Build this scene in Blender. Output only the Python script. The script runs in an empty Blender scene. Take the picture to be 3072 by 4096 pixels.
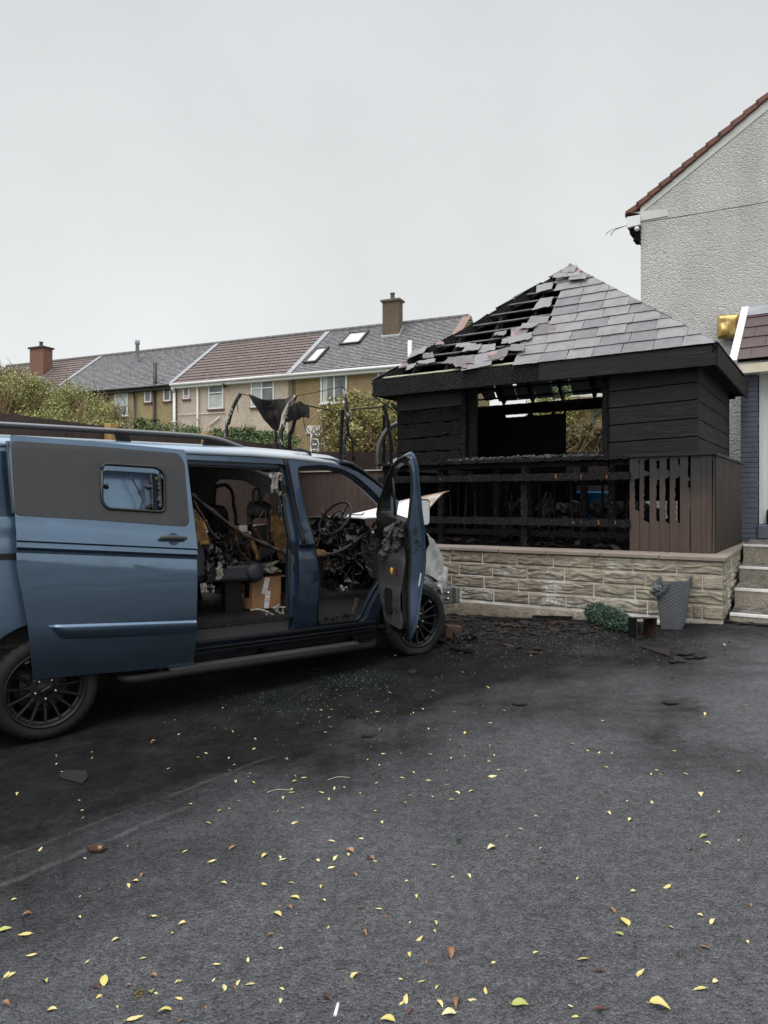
import bpy, bmesh, math, random
from mathutils import Vector, Matrix, noise
from mathutils.geometry import tessellate_polygon
random.seed(7)
R_ = math.radians
scene = bpy.context.scene
COL = scene.collection

# ------------------------------------------------------------------ camera
EYE = 1.5
cam_d = bpy.data.cameras.new('camera')
cam = bpy.data.objects.new('camera', cam_d); COL.objects.link(cam)
cam.location = (0, 0, EYE); cam.rotation_euler = (R_(90), 0, 0)
cam_d.sensor_fit = 'AUTO'; cam_d.sensor_width = 36; cam_d.lens = 710/1024*36
cam_d.shift_y = -11/1024
cam_d.clip_start = 0.05; cam_d.clip_end = 2000
scene.camera = cam

# ------------------------------------------------------------------ overcast sky
SUN_EL, SUN_AZ = 58, 215            # behind the camera, to the left
w = bpy.data.worlds.new('World'); scene.world = w; w.use_nodes = True
nt = w.node_tree; nt.nodes.clear()
def wn(t, **k):
    n = nt.nodes.new(t)
    for a, b in k.items(): setattr(n, a, b)
    return n
out = wn('ShaderNodeOutputWorld'); bg = wn('ShaderNodeBackground'); bg.inputs[1].default_value = 1.0
sky = wn('ShaderNodeTexSky', sky_type='NISHITA', sun_disc=False, sun_elevation=R_(SUN_EL), sun_rotation=R_(SUN_AZ))
skm = wn('ShaderNodeMix', data_type='RGBA', blend_type='MULTIPLY'); skm.inputs[0].default_value = 1
skm.inputs[7].default_value = (.1, .1, .1, 1)
nt.links.new(sky.outputs[0], skm.inputs[6])
tc = wn('ShaderNodeTexCoord'); sx = wn('ShaderNodeSeparateXYZ'); nt.links.new(tc.outputs['Generated'], sx.inputs[0])
ramp = wn('ShaderNodeValToRGB')
e = ramp.color_ramp.elements
e[0].position = 0.0; e[0].color = (.735, .75, .742, 1)
e[1].position = 1.0; e[1].color = (2.35, 2.38, 2.42, 1)
for p, c in ((.25, (.71, .728, .722, 1)), (.6, (.60, .622, .624, 1)), (.72, (.95, .97, .98, 1))):
    x = ramp.color_ramp.elements.new(p); x.color = c
nt.links.new(sx.outputs[2], ramp.inputs[0])
cn = wn('ShaderNodeTexNoise'); cn.inputs['Scale'].default_value = 2.6; cn.inputs['Detail'].default_value = 5
nt.links.new(tc.outputs['Generated'], cn.inputs['Vector'])
cm = wn('ShaderNodeMapRange'); cm.inputs[1].default_value = .3; cm.inputs[2].default_value = .7
cm.inputs[3].default_value = .925; cm.inputs[4].default_value = 1.055
nt.links.new(cn.outputs[0], cm.inputs[0])
mul = wn('ShaderNodeVectorMath', operation='SCALE')
nt.links.new(ramp.outputs[0], mul.inputs[0]); nt.links.new(cm.outputs[0], mul.inputs['Scale'])
mix = wn('ShaderNodeMix', data_type='RGBA'); mix.inputs[0].default_value = .93      # cloud cover over the clear sky
nt.links.new(skm.outputs[2], mix.inputs[6]); nt.links.new(mul.outputs[0], mix.inputs[7])
nt.links.new(mix.outputs[2], bg.inputs[0]); nt.links.new(bg.outputs[0], out.inputs[0])
sl = bpy.data.lights.new('sun', 'SUN'); sl.energy = 1.9; sl.angle = R_(60); sl.color = (1, .98, .95)
so = bpy.data.objects.new('sun', sl); COL.objects.link(so)
sv = Vector((math.sin(R_(SUN_AZ))*math.cos(R_(SUN_EL)), math.cos(R_(SUN_AZ))*math.cos(R_(SUN_EL)), math.sin(R_(SUN_EL))))
so.rotation_euler = sv.to_track_quat('Z', 'Y').to_euler(); so.location = sv*30
scene.view_settings.view_transform = 'Standard'; scene.view_settings.look = 'None'
scene.view_settings.exposure = 0.26; scene.view_settings.gamma = 1

# ------------------------------------------------------------------ measuring helpers (source photo pixels to places on real planes)
F, CX, HY = 2840.0, 1536.0, 2003.0
CAMP = Vector((0, 0, EYE))
def ray(px, py): return Vector(((px-CX)/F, 1, (HY-py)/F))
def hit(px, py, p0, n):
    r = ray(px, py); t = (Vector(p0)-CAMP).dot(n)/r.dot(n); return CAMP+r*t
def at(px, py, D): return CAMP+ray(px, py)*D
def proj(p): return CX+F*p[0]/p[1], HY-F*(p[2]-EYE)/p[1]
SLOPE = .067
def gz(x, y=0): return SLOPE*max(-14, min(9, x))
GN = Vector((-SLOPE, 0, 1)).normalized()
def ground(px, py): return hit(px, py, (0, 0, 0), GN)
def zf(ox, oy, k): return lambda u, v: (ox+u*k, oy+v*k)
Z1 = zf(0, 1680, .5789); Z2 = zf(740, 1740, .4068); Z3 = zf(1180, 1780, .4069); Z4 = zf(1480, 1020, .9596)
Z6 = zf(0, 1180, .6028); Z7 = zf(840, 1180, .6631); Z8 = zf(0, 1660, .6028); Z9 = zf(1540, 1760, .398)
ZB = zf(1900, 1440, .3617); ZC = zf(1520, 1840, .6269); ZR = zf(2840, 1180, .4612); ZH = zf(2400, 300, .4974)
ZG = zf(2560, 2080, .3086); ZW = zf(2400, 1400, .5424)

# ------------------------------------------------------------------ mesh helpers
class MB:
    def __init__(s): s.v = []; s.f = []; s.m = []; s.sm = []; s.uv = []
    def add(s, vs, fs, mi=0, smooth=False, uv=None):
        b = len(s.v); s.v += [tuple(x) for x in vs]
        for k, f in enumerate(fs):
            s.f.append([b+i for i in f]); s.m.append(mi); s.sm.append(smooth)
            s.uv.append(uv[k] if uv else None)
        return s
    def box(s, c, size, rot=None, mi=0, jit=0):
        c = Vector(c); hx, hy, hz = size[0]/2, size[1]/2, size[2]/2
        vs = []
        for x in (-hx, hx):
            for y in (-hy, hy):
                for z in (-hz, hz):
                    p = Vector((x, y, z))
                    if jit: p += Vector((random.uniform(-jit, jit), random.uniform(-jit, jit), random.uniform(-jit, jit)))
                    if rot is not None: p = rot @ p
                    vs.append(c+p)
        return s.hexa(vs, mi)
    def hexa(s, vs, mi=0):
        return s.add(vs, [(0, 1, 3, 2), (4, 6, 7, 5), (0, 4, 5, 1), (2, 3, 7, 6), (0, 2, 6, 4), (1, 5, 7, 3)], mi)
    def prism(s, poly, d, mi=0, smooth=False):
        d = Vector(d); n = len(poly); a = [Vector(p) for p in poly]
        s.add(a+[p+d for p in a], [tuple(range(n))[::-1], tuple(range(n, 2*n))]+[(i, (i+1) % n, n+(i+1) % n, n+i) for i in range(n)], mi, smooth)
        return s
    def tube(s, pts, r, n=8, mi=0, cap=True, smooth=True, jit=0):
        pts = [Vector(p) for p in pts]; m = len(pts)
        rs = r if isinstance(r, (list, tuple)) else [r]*m
        t0 = (pts[1]-pts[0]).normalized()
        a = t0.orthogonal().normalized(); vs = []
        for i, p in enumerate(pts):
            t = (pts[min(i+1, m-1)]-pts[max(i-1, 0)])
            t = t.normalized() if t.length > 1e-9 else t0
            a = (a-t*a.dot(t)); a = a.normalized() if a.length > 1e-6 else t.orthogonal().normalized()
            b = t.cross(a)
            for k in range(n):
                q = 2*math.pi*k/n; rr = rs[i]*(1+(random.uniform(-jit, jit) if jit else 0))
                vs.append(p+(a*math.cos(q)+b*math.sin(q))*rr)
        fs = [(i*n+k, i*n+(k+1) % n, (i+1)*n+(k+1) % n, (i+1)*n+k) for i in range(m-1) for k in range(n)]
        if cap: fs += [tuple(range(n))[::-1], tuple(range((m-1)*n, m*n))]
        return s.add(vs, fs, mi, smooth)
    def lathe(s, prof, n=32, o=(0, 0, 0), ax=None, mi=0, smooth=True, close=False):
        """prof: (radius, height); ax 3x3 matrix whose z column is the axis"""
        ax = ax or Matrix.Identity(3); o = Vector(o); m = len(prof)
        vs = [o+ax @ Vector((r*math.cos(2*math.pi*k/n), r*math.sin(2*math.pi*k/n), h)) for r, h in prof for k in range(n)]
        fs = [(i*n+k, i*n+(k+1) % n, (i+1)*n+(k+1) % n, (i+1)*n+k) for i in range(m-1) for k in range(n)]
        if close: fs += [((m-1)*n+k, (m-1)*n+(k+1) % n, (k+1) % n, k) for k in range(n)]
        return s.add(vs, fs, mi, smooth)
    def grid(s, f, nu, nv, mi=0, smooth=True):
        vs = [f(i/nu, j/nv) for j in range(nv+1) for i in range(nu+1)]
        fs = [(j*(nu+1)+i, j*(nu+1)+i+1, (j+1)*(nu+1)+i+1, (j+1)*(nu+1)+i) for j in range(nv) for i in range(nu)]
        uv = [[(i/nu, j/nv), ((i+1)/nu, j/nv), ((i+1)/nu, (j+1)/nv), (i/nu, (j+1)/nv)] for j in range(nv) for i in range(nu)]
        return s.add(vs, fs, mi, smooth, uv)
    def blob(s, c, r, sub=2, amp=.3, fr=3.0, mi=0, smooth=False, scale=(1, 1, 1)):
        bm = bmesh.new(); bmesh.ops.create_icosphere(bm, subdivisions=sub, radius=1)
        c = Vector(c); off = Vector((random.random()*50, random.random()*50, random.random()*50))
        vs = []
        for v in bm.verts:
            k = 1+amp*noise.noise(v.co*fr+off)*1.6
            vs.append(c+Vector((v.co.x*scale[0], v.co.y*scale[1], v.co.z*scale[2]))*r*k)
        fs = [[x.index for x in f.verts] for f in bm.faces]; bm.free()
        return s.add(vs, fs, mi, smooth)
    def bar(s, p0, p1, w, h, up=(0, 0, 1), seg=.05, jit=.004, mi=0, ends=.0):
        """a timber of rectangular section, corners knocked off, burnt uneven by jit"""
        p0, p1 = Vector(p0), Vector(p1); t = (p1-p0); L = t.length; t.normalize(); up = Vector(up)
        b = (up-t*up.dot(t)).normalized(); a = t.cross(b)
        n = max(1, int(L/seg)) if jit else 1
        c = min(w, h)*.12
        sec = [(-w/2+c, -h/2), (w/2-c, -h/2), (w/2, -h/2+c), (w/2, h/2-c), (w/2-c, h/2), (-w/2+c, h/2), (-w/2, h/2-c), (-w/2, -h/2+c)]
        vs = []
        for i in range(n+1):
            p = p0+t*(L*i/n)
            for (x, y) in sec:
                j = Vector((random.uniform(-jit, jit), random.uniform(-jit, jit), random.uniform(-jit, jit))) if jit else Vector()
                k = (1-ends*random.random()) if i in (0, n) else 1
                vs.append(p+a*x*k+b*y*k+j)
        fs = [(i*8+k, i*8+(k+1) % 8, (i+1)*8+(k+1) % 8, (i+1)*8+k) for i in range(n) for k in range(8)]
        fs += [tuple(range(8))[::-1], tuple(range(n*8, n*8+8))]
        return s.add(vs, fs, mi)

class BMB:           # a ready bmesh behaving as a source of geometry
    pass

def mesh_from(name, mb, mats):
    me = bpy.data.meshes.new(name)
    me.from_pydata(mb.v, [], mb.f)
    for m in (mats if isinstance(mats, (list, tuple)) else [mats]): me.materials.append(m)
    me.polygons.foreach_set('material_index', mb.m)
    me.polygons.foreach_set('use_smooth', mb.sm)
    if any(u is not None for u in mb.uv):
        l = me.uv_layers.new(name='UVMap')
        for p, u in zip(me.polygons, mb.uv):
            if u is None: continue
            for k, li in enumerate(p.loop_indices): l.data[li].uv = u[k]
    me.validate(); me.update()
    return me

WORLD_OF = {}
def thing(name, loc, label, cat, group=None, rot=None):
    o = bpy.data.objects.new(name, None); COL.objects.link(o); o.location = loc
    o.empty_display_size = .1
    if rot is not None: o.rotation_euler = rot
    WORLD_OF[o] = Vector(loc)
    return tag(o, label, cat, group)
def tag(o, label=None, cat=None, group=None, kind=None):
    if label: o['label'] = label
    if cat: o['category'] = cat
    if group: o['group'] = group
    if kind: o['kind'] = kind
    return o
def obj(name, mb, mats, parent=None, base=None, local=False, sharp=None, bevel=None, label=None):
    """link one mesh object; vertices are given in world space unless local"""
    org = Vector((0, 0, 0))
    if not local:
        if parent is not None: org = WORLD_OF[parent]
        elif base is not None: org = Vector(base)
        if org.length: mb.v = [(a-org.x, b-org.y, c-org.z) for a, b, c in mb.v]
    me = mesh_from(name, mb, mats)
    if sharp is not None:
        me.polygons.foreach_set('use_smooth', [True]*len(me.polygons)); me.set_sharp_from_angle(angle=R_(sharp))
    o = bpy.data.objects.new(name, me); COL.objects.link(o)
    if parent is not None: o.parent = parent; WORLD_OF[o] = org if not local else Vector((0, 0, 0))
    elif not local: o.location = org; WORLD_OF[o] = org
    if bevel:
        m = o.modifiers.new('bevel', 'BEVEL'); m.width = bevel; m.segments = 2; m.limit_method = 'ANGLE'; m.angle_limit = R_(40)
    if label: o['label'] = label
    return o

def sheet(outline, holes, mapf, cx=(), cz=(), thick=.004):
    """flat outline with holes, cut on a grid, bent by mapf(x,z) and given a thickness -> MB"""
    loops = [[Vector((x, z, 0)) for x, z in outline]]+[[Vector((x, z, 0)) for x, z in h] for h in holes]
    flat = [p for l in loops for p in l]
    bm = bmesh.new(); vs = [bm.verts.new(p) for p in flat]
    for t in tessellate_polygon(loops):
        try: bm.faces.new([vs[i] for i in t])
        except ValueError: pass
    for q in cx:
        bmesh.ops.bisect_plane(bm, geom=bm.verts[:]+bm.edges[:]+bm.faces[:], dist=1e-6, plane_co=(q, 0, 0), plane_no=(1, 0, 0))
    for q in cz:
        bmesh.ops.bisect_plane(bm, geom=bm.verts[:]+bm.edges[:]+bm.faces[:], dist=1e-6, plane_co=(0, q, 0), plane_no=(0, 1, 0))
    bmesh.ops.recalc_face_normals(bm, faces=bm.faces[:])
    co = {v: (v.co.x, v.co.y) for v in bm.verts}
    for v in bm.verts: v.co = Vector(mapf(*co[v]))
    if thick:
        bmesh.ops.solidify(bm, geom=bm.faces[:], thickness=thick)
        bmesh.ops.recalc_face_normals(bm, faces=bm.faces[:])
    mb = MB(); bm.verts.index_update()
    mb.add([v.co for v in bm.verts], [[v.index for v in f.verts] for f in bm.faces], 0, True); bm.free()
    return mb
def frange(a, b, d):
    r = []; x = a
    while x < b-1e-6: r.append(x); x += d
    return r
def rounded(pts, r, n=4):
    """round the corners of a 2-D polygon"""
    o = []; m = len(pts)
    for i in range(m):
        p = Vector(pts[i]).to_2d(); a = Vector(pts[i-1]).to_2d()-p; b = Vector(pts[(i+1) % m]).to_2d()-p
        k = min(r, a.length*.45, b.length*.45); A = p+a.normalized()*k; B = p+b.normalized()*k
        for j in range(n+1):
            t = j/n; q = A*(1-t)**2+p*2*t*(1-t)+B*t*t; o.append((q.x, q.y))
    return o
def interp(tab, x):
    if x <= tab[0][0]: return tab[0][1]
    for (a, b), (c, d) in zip(tab, tab[1:]):
        if x <= c: return b+(d-b)*(x-a)/(c-a)
    return tab[-1][1]
def smooth01(t): t = max(0, min(1, t)); return t*t*(3-2*t)
def spline(pts, n=8):
    pts = [Vector(p) for p in pts]; o = []
    for i in range(len(pts)-1):
        a, b, c, d = pts[max(i-1, 0)], pts[i], pts[i+1], pts[min(i+2, len(pts)-1)]
        for k in range(n):
            t = k/n; o.append(.5*((2*b)+(c-a)*t+(2*a-5*b+4*c-d)*t*t+(3*b-a-3*c+d)*t**3))
    return o+[pts[-1]]

# ------------------------------------------------------------------ materials
class NB:
    """small node builder"""
    def __init__(s, name):
        s.mat = bpy.data.materials.new(name); s.mat.use_nodes = True; s.t = s.mat.node_tree
        s.b = s.t.nodes['Principled BSDF']; s.tc = None
    def n(s, t, **k):
        x = s.t.nodes.new(t)
        for a, b in k.items():
            if isinstance(a, str) and a.startswith('i_'): x.inputs[a[2:].replace('_', ' ')].default_value = b
            else: setattr(x, a, b)
        return x
    def l(s, a, b): s.t.links.new(a, b)
    def coord(s, sc=(1, 1, 1), src='Object', rot=(0, 0, 0)):
        if not s.tc: s.tc = s.n('ShaderNodeTexCoord')
        m = s.n('ShaderNodeMapping'); m.inputs['Scale'].default_value = sc; m.inputs['Rotation'].default_value = rot
        s.l(s.tc.outputs[src], m.inputs[0]); return m.outputs[0]
    def noise(s, scale, detail=4, rough=.6, vec=None, sc=(1, 1, 1)):
        x = s.n('ShaderNodeTexNoise'); x.inputs['Scale'].default_value = scale; x.inputs['Detail'].default_value = detail
        x.inputs['Roughness'].default_value = rough
        s.l(vec or s.coord(sc), x.inputs['Vector']); return x.outputs[0]
    def voro(s, scale, feature='F1', vec=None, sc=(1, 1, 1), out=0, rnd=1):
        x = s.n('ShaderNodeTexVoronoi', feature=feature); x.inputs['Scale'].default_value = scale; x.inputs['Randomness'].default_value = rnd
        s.l(vec or s.coord(sc), x.inputs['Vector']); return x.outputs[out]
    def rng(s, v, a, b, c=0, d=1):
        x = s.n('ShaderNodeMapRange'); s.l(v, x.inputs[0])
        for i, q in enumerate((a, b, c, d)): x.inputs[i+1].default_value = q
        return x.outputs[0]
    def math(s, op, a, b=None):
        x = s.n('ShaderNodeMath', operation=op)
        for i, q in enumerate((a, b)):
            if q is None: continue
            if isinstance(q, (int, float)): x.inputs[i].default_value = q
            else: s.l(q, x.inputs[i])
        return x.outputs[0]
    def mix(s, f, a, b, mode='MIX'):
        x = s.n('ShaderNodeMix', data_type='RGBA', blend_type=mode)
        for i, q in ((0, f), (6, a), (7, b)):
            if isinstance(q, (int, float)): x.inputs[i].default_value = q
            elif isinstance(q, (tuple, list)): x.inputs[i].default_value = (*q[:3], 1)
            else: s.l(q, x.inputs[i])
        return x.outputs[2]
    def bump(s, h, strength=.5, dist=.01, prev=None):
        x = s.n('ShaderNodeBump'); x.inputs['Strength'].default_value = strength; x.inputs['Distance'].default_value = dist
        s.l(h, x.inputs['Height'])
        if prev is not None: s.l(prev, x.inputs['Normal'])
        return x.outputs[0]
    def set(s, col=None, rough=None, metal=None, nrm=None, **k):
        for nm, q in (('Base Color', col), ('Roughness', rough), ('Metallic', metal), ('Normal', nrm)):
            if q is None: continue
            if isinstance(q, (int, float)): s.b.inputs[nm].default_value = q
            elif isinstance(q, (tuple, list)): s.b.inputs[nm].default_value = (*q[:3], 1)
            else: s.l(q, s.b.inputs[nm])
        for a, q in k.items(): s.b.inputs[a.replace('_', ' ')].default_value = q
        return s.mat
def basic(name, c, c2=None, rough=.6, metal=0, nscale=8, bs=60, bstr=.15, bd=.004, sc=(1, 1, 1), **k):
    b = NB(name); c2 = c2 or tuple(x*.72 for x in c)
    f = b.rng(b.noise(nscale, 6, .65, sc=sc), .32, .68)
    r = b.rng(b.noise(nscale*2.3, 4), .3, .7, max(.02, rough-.08), min(1, rough+.08))
    return b.set(b.mix(f, c, c2), r, metal, b.bump(b.noise(bs, 4, sc=sc), bstr, bd), **k)

M = {}
# tarmac
b = NB('tarmac')
st = b.voro(95, 'F1'); st2 = b.voro(230, 'F1'); big = b.noise(.55, 6, .6); med = b.noise(2.6, 5, .65)
stone = b.rng(b.voro(95, 'F1', out=1), .0, 1.0)       # per-stone tone
hgt = b.math('ADD', b.math('MULTIPLY', b.rng(st, 0, .75, 1, 0), .8), b.math('MULTIPLY', b.rng(st2, 0, .8, 1, 0), .3))
hgt = b.math('MULTIPLY', hgt, b.rng(b.noise(14, 4), .3, .7, .45, 1.1))
c0 = b.mix(b.rng(big, .38, .62), (.046, .048, .053), (.072, .075, .082))
edge_ = b.voro(125, 'DISTANCE_TO_EDGE'); edg2 = b.voro(150, 'DISTANCE_TO_EDGE')
pit = b.math('MULTIPLY', b.rng(edge_, .0, .13, .38, 1), b.rng(edg2, .0, .10, .6, 1))
blot = b.math('MULTIPLY', b.rng(b.noise(24, 4, .6), .34, .56, .62, 1), b.rng(b.noise(3.0, 4, .6), .32, .6, .86, 1))
c1 = b.mix(b.math('MULTIPLY', stone, .75), c0, (.185, .19, .205))
c1 = b.mix(b.math('SUBTRACT', 1, b.math('MULTIPLY', pit, blot)), c1, (.016, .016, .0175))
# soot washed out from under the van: a stain with its own ragged edge
g = b.coord(); sp = b.n('ShaderNodeSeparateXYZ'); b.l(g, sp.inputs[0])
lx = b.math('ADD', b.math('MULTIPLY', sp.outputs[0], .808), b.math('MULTIPLY', sp.outputs[1], .589))
ly = b.math('ADD', b.math('MULTIPLY', sp.outputs[0], -.589), b.math('MULTIPLY', sp.outputs[1], .808))
dist = b.math('ADD', ly, b.math('MULTIPLY', b.math('SUBTRACT', b.noise(.9, 6, .6), .5), 3.6))
soot = b.rng(dist, 2.5, 4.0)
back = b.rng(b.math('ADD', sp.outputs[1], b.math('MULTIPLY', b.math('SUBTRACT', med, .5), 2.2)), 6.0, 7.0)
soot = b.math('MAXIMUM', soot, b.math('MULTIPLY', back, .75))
spk = b.math('MULTIPLY', b.rng(b.voro(60, 'F1'), .07, .04), b.rng(b.noise(1.3, 4), .5, .62))
c2 = b.mix(b.math('MULTIPLY', soot, b.rng(b.noise(3.2, 6, .7), .3, .62, .72, .96)), c1, (.009, .0085, .0085))
# pale dried run-off line across the drive
def streak(p, q, wd):
    ux, uy = q[0]-p[0], q[1]-p[1]; l_ = math.hypot(ux, uy); ux /= l_; uy /= l_
    dd = b.math('ADD', b.math('MULTIPLY', sp.outputs[0], -uy), b.math('MULTIPLY', sp.outputs[1], ux))
    dd = b.math('SUBTRACT', dd, -p[0]*uy+p[1]*ux); dd = b.math('ADD', dd, b.math('MULTIPLY', b.math('SUBTRACT', b.noise(3.5, 4, .6), .5), .10))
    al = b.math('ADD', b.math('MULTIPLY', sp.outputs[0], ux), b.math('MULTIPLY', sp.outputs[1], uy)); al = b.math('SUBTRACT', al, p[0]*ux+p[1]*uy)
    return b.math('MULTIPLY', b.rng(b.math('ABSOLUTE', dd), wd, wd*.2), b.math('MULTIPLY', b.rng(al, l_, l_*.75), b.rng(b.noise(9, 4, .7), .35, .55)))
stk = b.math('MAXIMUM', streak((-1.62, 2.95), (-.95, 3.72), .034), b.math('MULTIPLY', streak((-1.2, 3.75), (-.62, 4.35), .022), .5))
c2 = b.mix(b.math('MULTIPLY', stk, .55), c2, (.12, .12, .125))
damp = b.math('MULTIPLY', b.rng(b.noise(.85, 5, .6), .52, .66), b.rng(sp.outputs[1], 3.0, 4.2))
c2 = b.mix(b.math('MULTIPLY', damp, .75), c2, (.012, .011, .011))
c3 = b.mix(b.math('MULTIPLY', spk, .5), c2, (.22, .22, .21))
wet = b.rng(b.math('ADD', b.math('MULTIPLY', med, .6), b.math('MULTIPLY', big, .5)), .42, .62)
ro = b.math('ADD', b.rng(wet, 0, 1, .34, .52), b.math('MULTIPLY', stone, .1))
ro = b.math('ADD', ro, b.math('MULTIPLY', soot, .12))
M['tarmac'] = b.set(c3, ro, 0, b.bump(hgt, 1.0, .014, b.bump(b.noise(38, 4, .7), .55, .02, b.bump(b.noise(2.2, 3), .25, .03))))
b.l(b.rng(b.math('MAXIMUM', soot, b.math('MULTIPLY', damp, .8)), 0, 1, .55, .06), b.b.inputs['Specular IOR Level'])

# charred timber with alligator cracks
def char(name, sc, base=(.0022, .0022, .0024), hi=(.027, .027, .029), str_=.9, rough=.48, brown=None):
    b = NB(name); co = b.coord(sc)
    wob = b.n('ShaderNodeVectorMath', operation='ADD'); nz = b.n('ShaderNodeTexNoise'); nz.inputs['Scale'].default_value = 1.4
    b.l(co, nz.inputs['Vector']); b.l(co, wob.inputs[0])
    sc_ = b.n('ShaderNodeVectorMath', operation='SCALE'); b.l(nz.outputs[1], sc_.inputs[0]); sc_.inputs['Scale'].default_value = .7
    b.l(sc_.outputs[0], wob.inputs[1])
    d = b.voro(1, 'DISTANCE_TO_EDGE', wob.outputs[0]); d2 = b.voro(2.3, 'DISTANCE_TO_EDGE', wob.outputs[0])
    crack = b.rng(d, .03, .22); cr2 = b.rng(d2, 0, .14)
    h = b.math('ADD', b.math('MULTIPLY', crack, .8), b.math('MULTIPLY', cr2, .35))
    f = b.math('MULTIPLY', crack, b.rng(b.noise(3, 5), .25, .75))
    c = b.mix(f, base, hi)
    if brown: c = b.mix(b.rng(b.noise(1.7, 4), .55, .7), c, brown)
    return b.set(c, b.rng(b.noise(9, 4), .3, .7, rough-.14, rough+.16), 0, b.bump(h, str_, .02), Specular_IOR_Level=.2)
M['char'] = char('charred_timber', (26, 26, 44))
M['char_small'] = char('charred_plank_crazed', (24, 24, 38), str_=.9)
M['char_deep'] = char('charred_post_deep', (20, 20, 30), hi=(.024, .024, .026), str_=1.0, rough=.42)
def plank(name, c, c2, rough=.5, axis=(2, 2, 26), bstr=.35):
    b = NB(name); nz = b.noise(1.2, 6, .7, sc=axis); n2 = b.noise(3, 5, .6, sc=tuple(a*2.5 for a in axis))
    big = b.noise(1.5, 4)
    c_ = b.mix(b.rng(nz, .3, .7), c, c2); c_ = b.mix(b.math('MULTIPLY', b.rng(big, .4, .7), .5), c_, tuple(x*.55 for x in c)); c_ = b.mix(b.math('MULTIPLY', b.math('MULTIPLY', b.rng(b.noise(2.3, 6, .7, sc=tuple(min(a, 7) for a in axis)), .52, .68), b.rng(nz, .35, .6)), .8), c_, tuple(min(1, x*1.9) for x in c2)); n4 = b.noise(1.0, 3, .5, sc=tuple(a*1.6 for a in axis)); c_ = b.mix(b.math('MULTIPLY', b.rng(n4, .36, .30), .8), c_, tuple(x*.2 for x in c))
    return b.set(c_, b.rng(nz, .3, .7, rough-.1, rough+.14), 0, b.bump(b.math('ADD', nz, b.math('MULTIPLY', n2, .5)), bstr, .006), Specular_IOR_Level=.25)
M['plank_black'] = plank('blackened_plank', (.0045, .0047, .0054), (.0165, .017, .019), .5, (1.2, 1.2, 34), .7)
M['plank_side'] = plank('sooty_brown_plank', (.010, .009, .0088), (.020, .0175, .0165), .65, (1.5, 1.5, 30), .5)
M['fence_brown'] = plank('brown_stained_board', (.088, .062, .054), (.060, .044, .039), .62, axis=(26, 26, 1.6))
M['fence_dark'] = plank('dark_stained_board', (.048, .034, .029), (.027, .020, .018), .66, axis=(26, 26, 1.6))
b = NB('scorched_brown_board')
nz = b.noise(1.2, 6, .7, sc=(24, 24, 1.5)); sp = b.n('ShaderNodeSeparateXYZ'); b.l(b.coord(), sp.inputs[0])
sc0 = b.rng(b.math('ADD', sp.outputs[2], b.math('MULTIPLY', b.math('SUBTRACT', b.noise(5, 5, .65), .5), .55)), .60, .92)
c = b.mix(b.rng(nz, .3, .7), (.072, .046, .036), (.046, .030, .024)); c = b.mix(sc0, c, (.013, .0125, .013))
M['scorched'] = b.set(c, .55, 0, b.bump(nz, .4, .006))
M['black_wood'] = basic('sooted_wood', (.0045, .0045, .005), (.010, .0095, .0095), .9, bs=40, bstr=.4, Specular_IOR_Level=.1)
M['pale_batten'] = basic('pale_batten', (.42, .42, .30), (.25, .26, .17), .6, nscale=5, bs=40)
M['grey_batten'] = basic('scorched_batten', (.10, .10, .11), (.04, .04, .042), .6, nscale=9)
M['post_new'] = plank('new_softwood', (.50, .33, .13), (.36, .22, .08), .6, axis=(16, 16, 1.5))
M['ember_orange'] = basic('scorched_orange_wood', (.24, .085, .03), (.10, .035, .015), .7, nscale=30)

def slate(name, c, c2, pink=None, rough=.42, spec=.5):
    b = NB(name); oi = b.n('ShaderNodeObjectInfo')
    v = b.voro(3.1, 'F1', out=1); n1 = b.noise(7, 6, .65); n2 = b.noise(22, 4, .6, sc=(1, 1, 1))
    col = b.mix(b.rng(n1, .3, .7), c, c2)
    if pink: col = b.mix(b.math('MULTIPLY', b.rng(b.noise(4.5, 4), .5, .62), .9), col, pink)
    return b.set(col, b.rng(n1, .3, .7, rough-.1, rough+.12), 0, b.bump(n2, .5, .006), Specular_IOR_Level=spec)
M['slate'] = slate('grey_slate', (.205, .202, .212), (.145, .143, .151))
M['slate_dark'] = slate('grey_slate_dark', (.14, .138, .147), (.10, .098, .106))
M['slate_pink'] = slate('scorched_pink_slate', (.15, .135, .14), (.10, .095, .1), (.36, .215, .195), .6)
M['slate_debris'] = slate('debris_slate', (.028, .024, .023), (.018, .016, .016), None, .6, .15)
M['slate_debris_red'] = slate('debris_slate_reddish', (.065, .038, .028), (.035, .024, .02), None, .65, .15)
M['porch_slate'] = slate('porch_slate', (.105, .070, .072), (.080, .056, .058), None, .4)

# stone blocks
b = NB('rock_faced_block')
n1 = b.noise(3.0, 6, .7); n2 = b.noise(70, 3, .7); n3 = b.noise(11, 6, .7, sc=(1, 1, 3.5)); 
c = b.mix(b.rng(n1, .3, .7), (.36, .315, .24), (.235, .205, .158))
c = b.mix(b.math('MULTIPLY', b.rng(n2, .45, .75), .5), c, (.42, .38, .31))
c = b.mix(b.math('MULTIPLY', b.rng(n3, .48, .68), .75), c, (.065, .057, .046)); n5 = b.noise(5, 6, .75, sc=(1, 1, 9)); c = b.mix(b.math('MULTIPLY', b.rng(n5, .52, .66), .75), c, (.045, .04, .034))
sp = b.n('ShaderNodeSeparateXYZ'); b.l(b.coord(), sp.inputs[0])
lime = b.math('MULTIPLY', b.rng(b.noise(1.7, 6, .7, sc=(1, 1, 1.3)), .50, .66), b.rng(b.noise(28, 5, .75), .35, .6))
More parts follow.
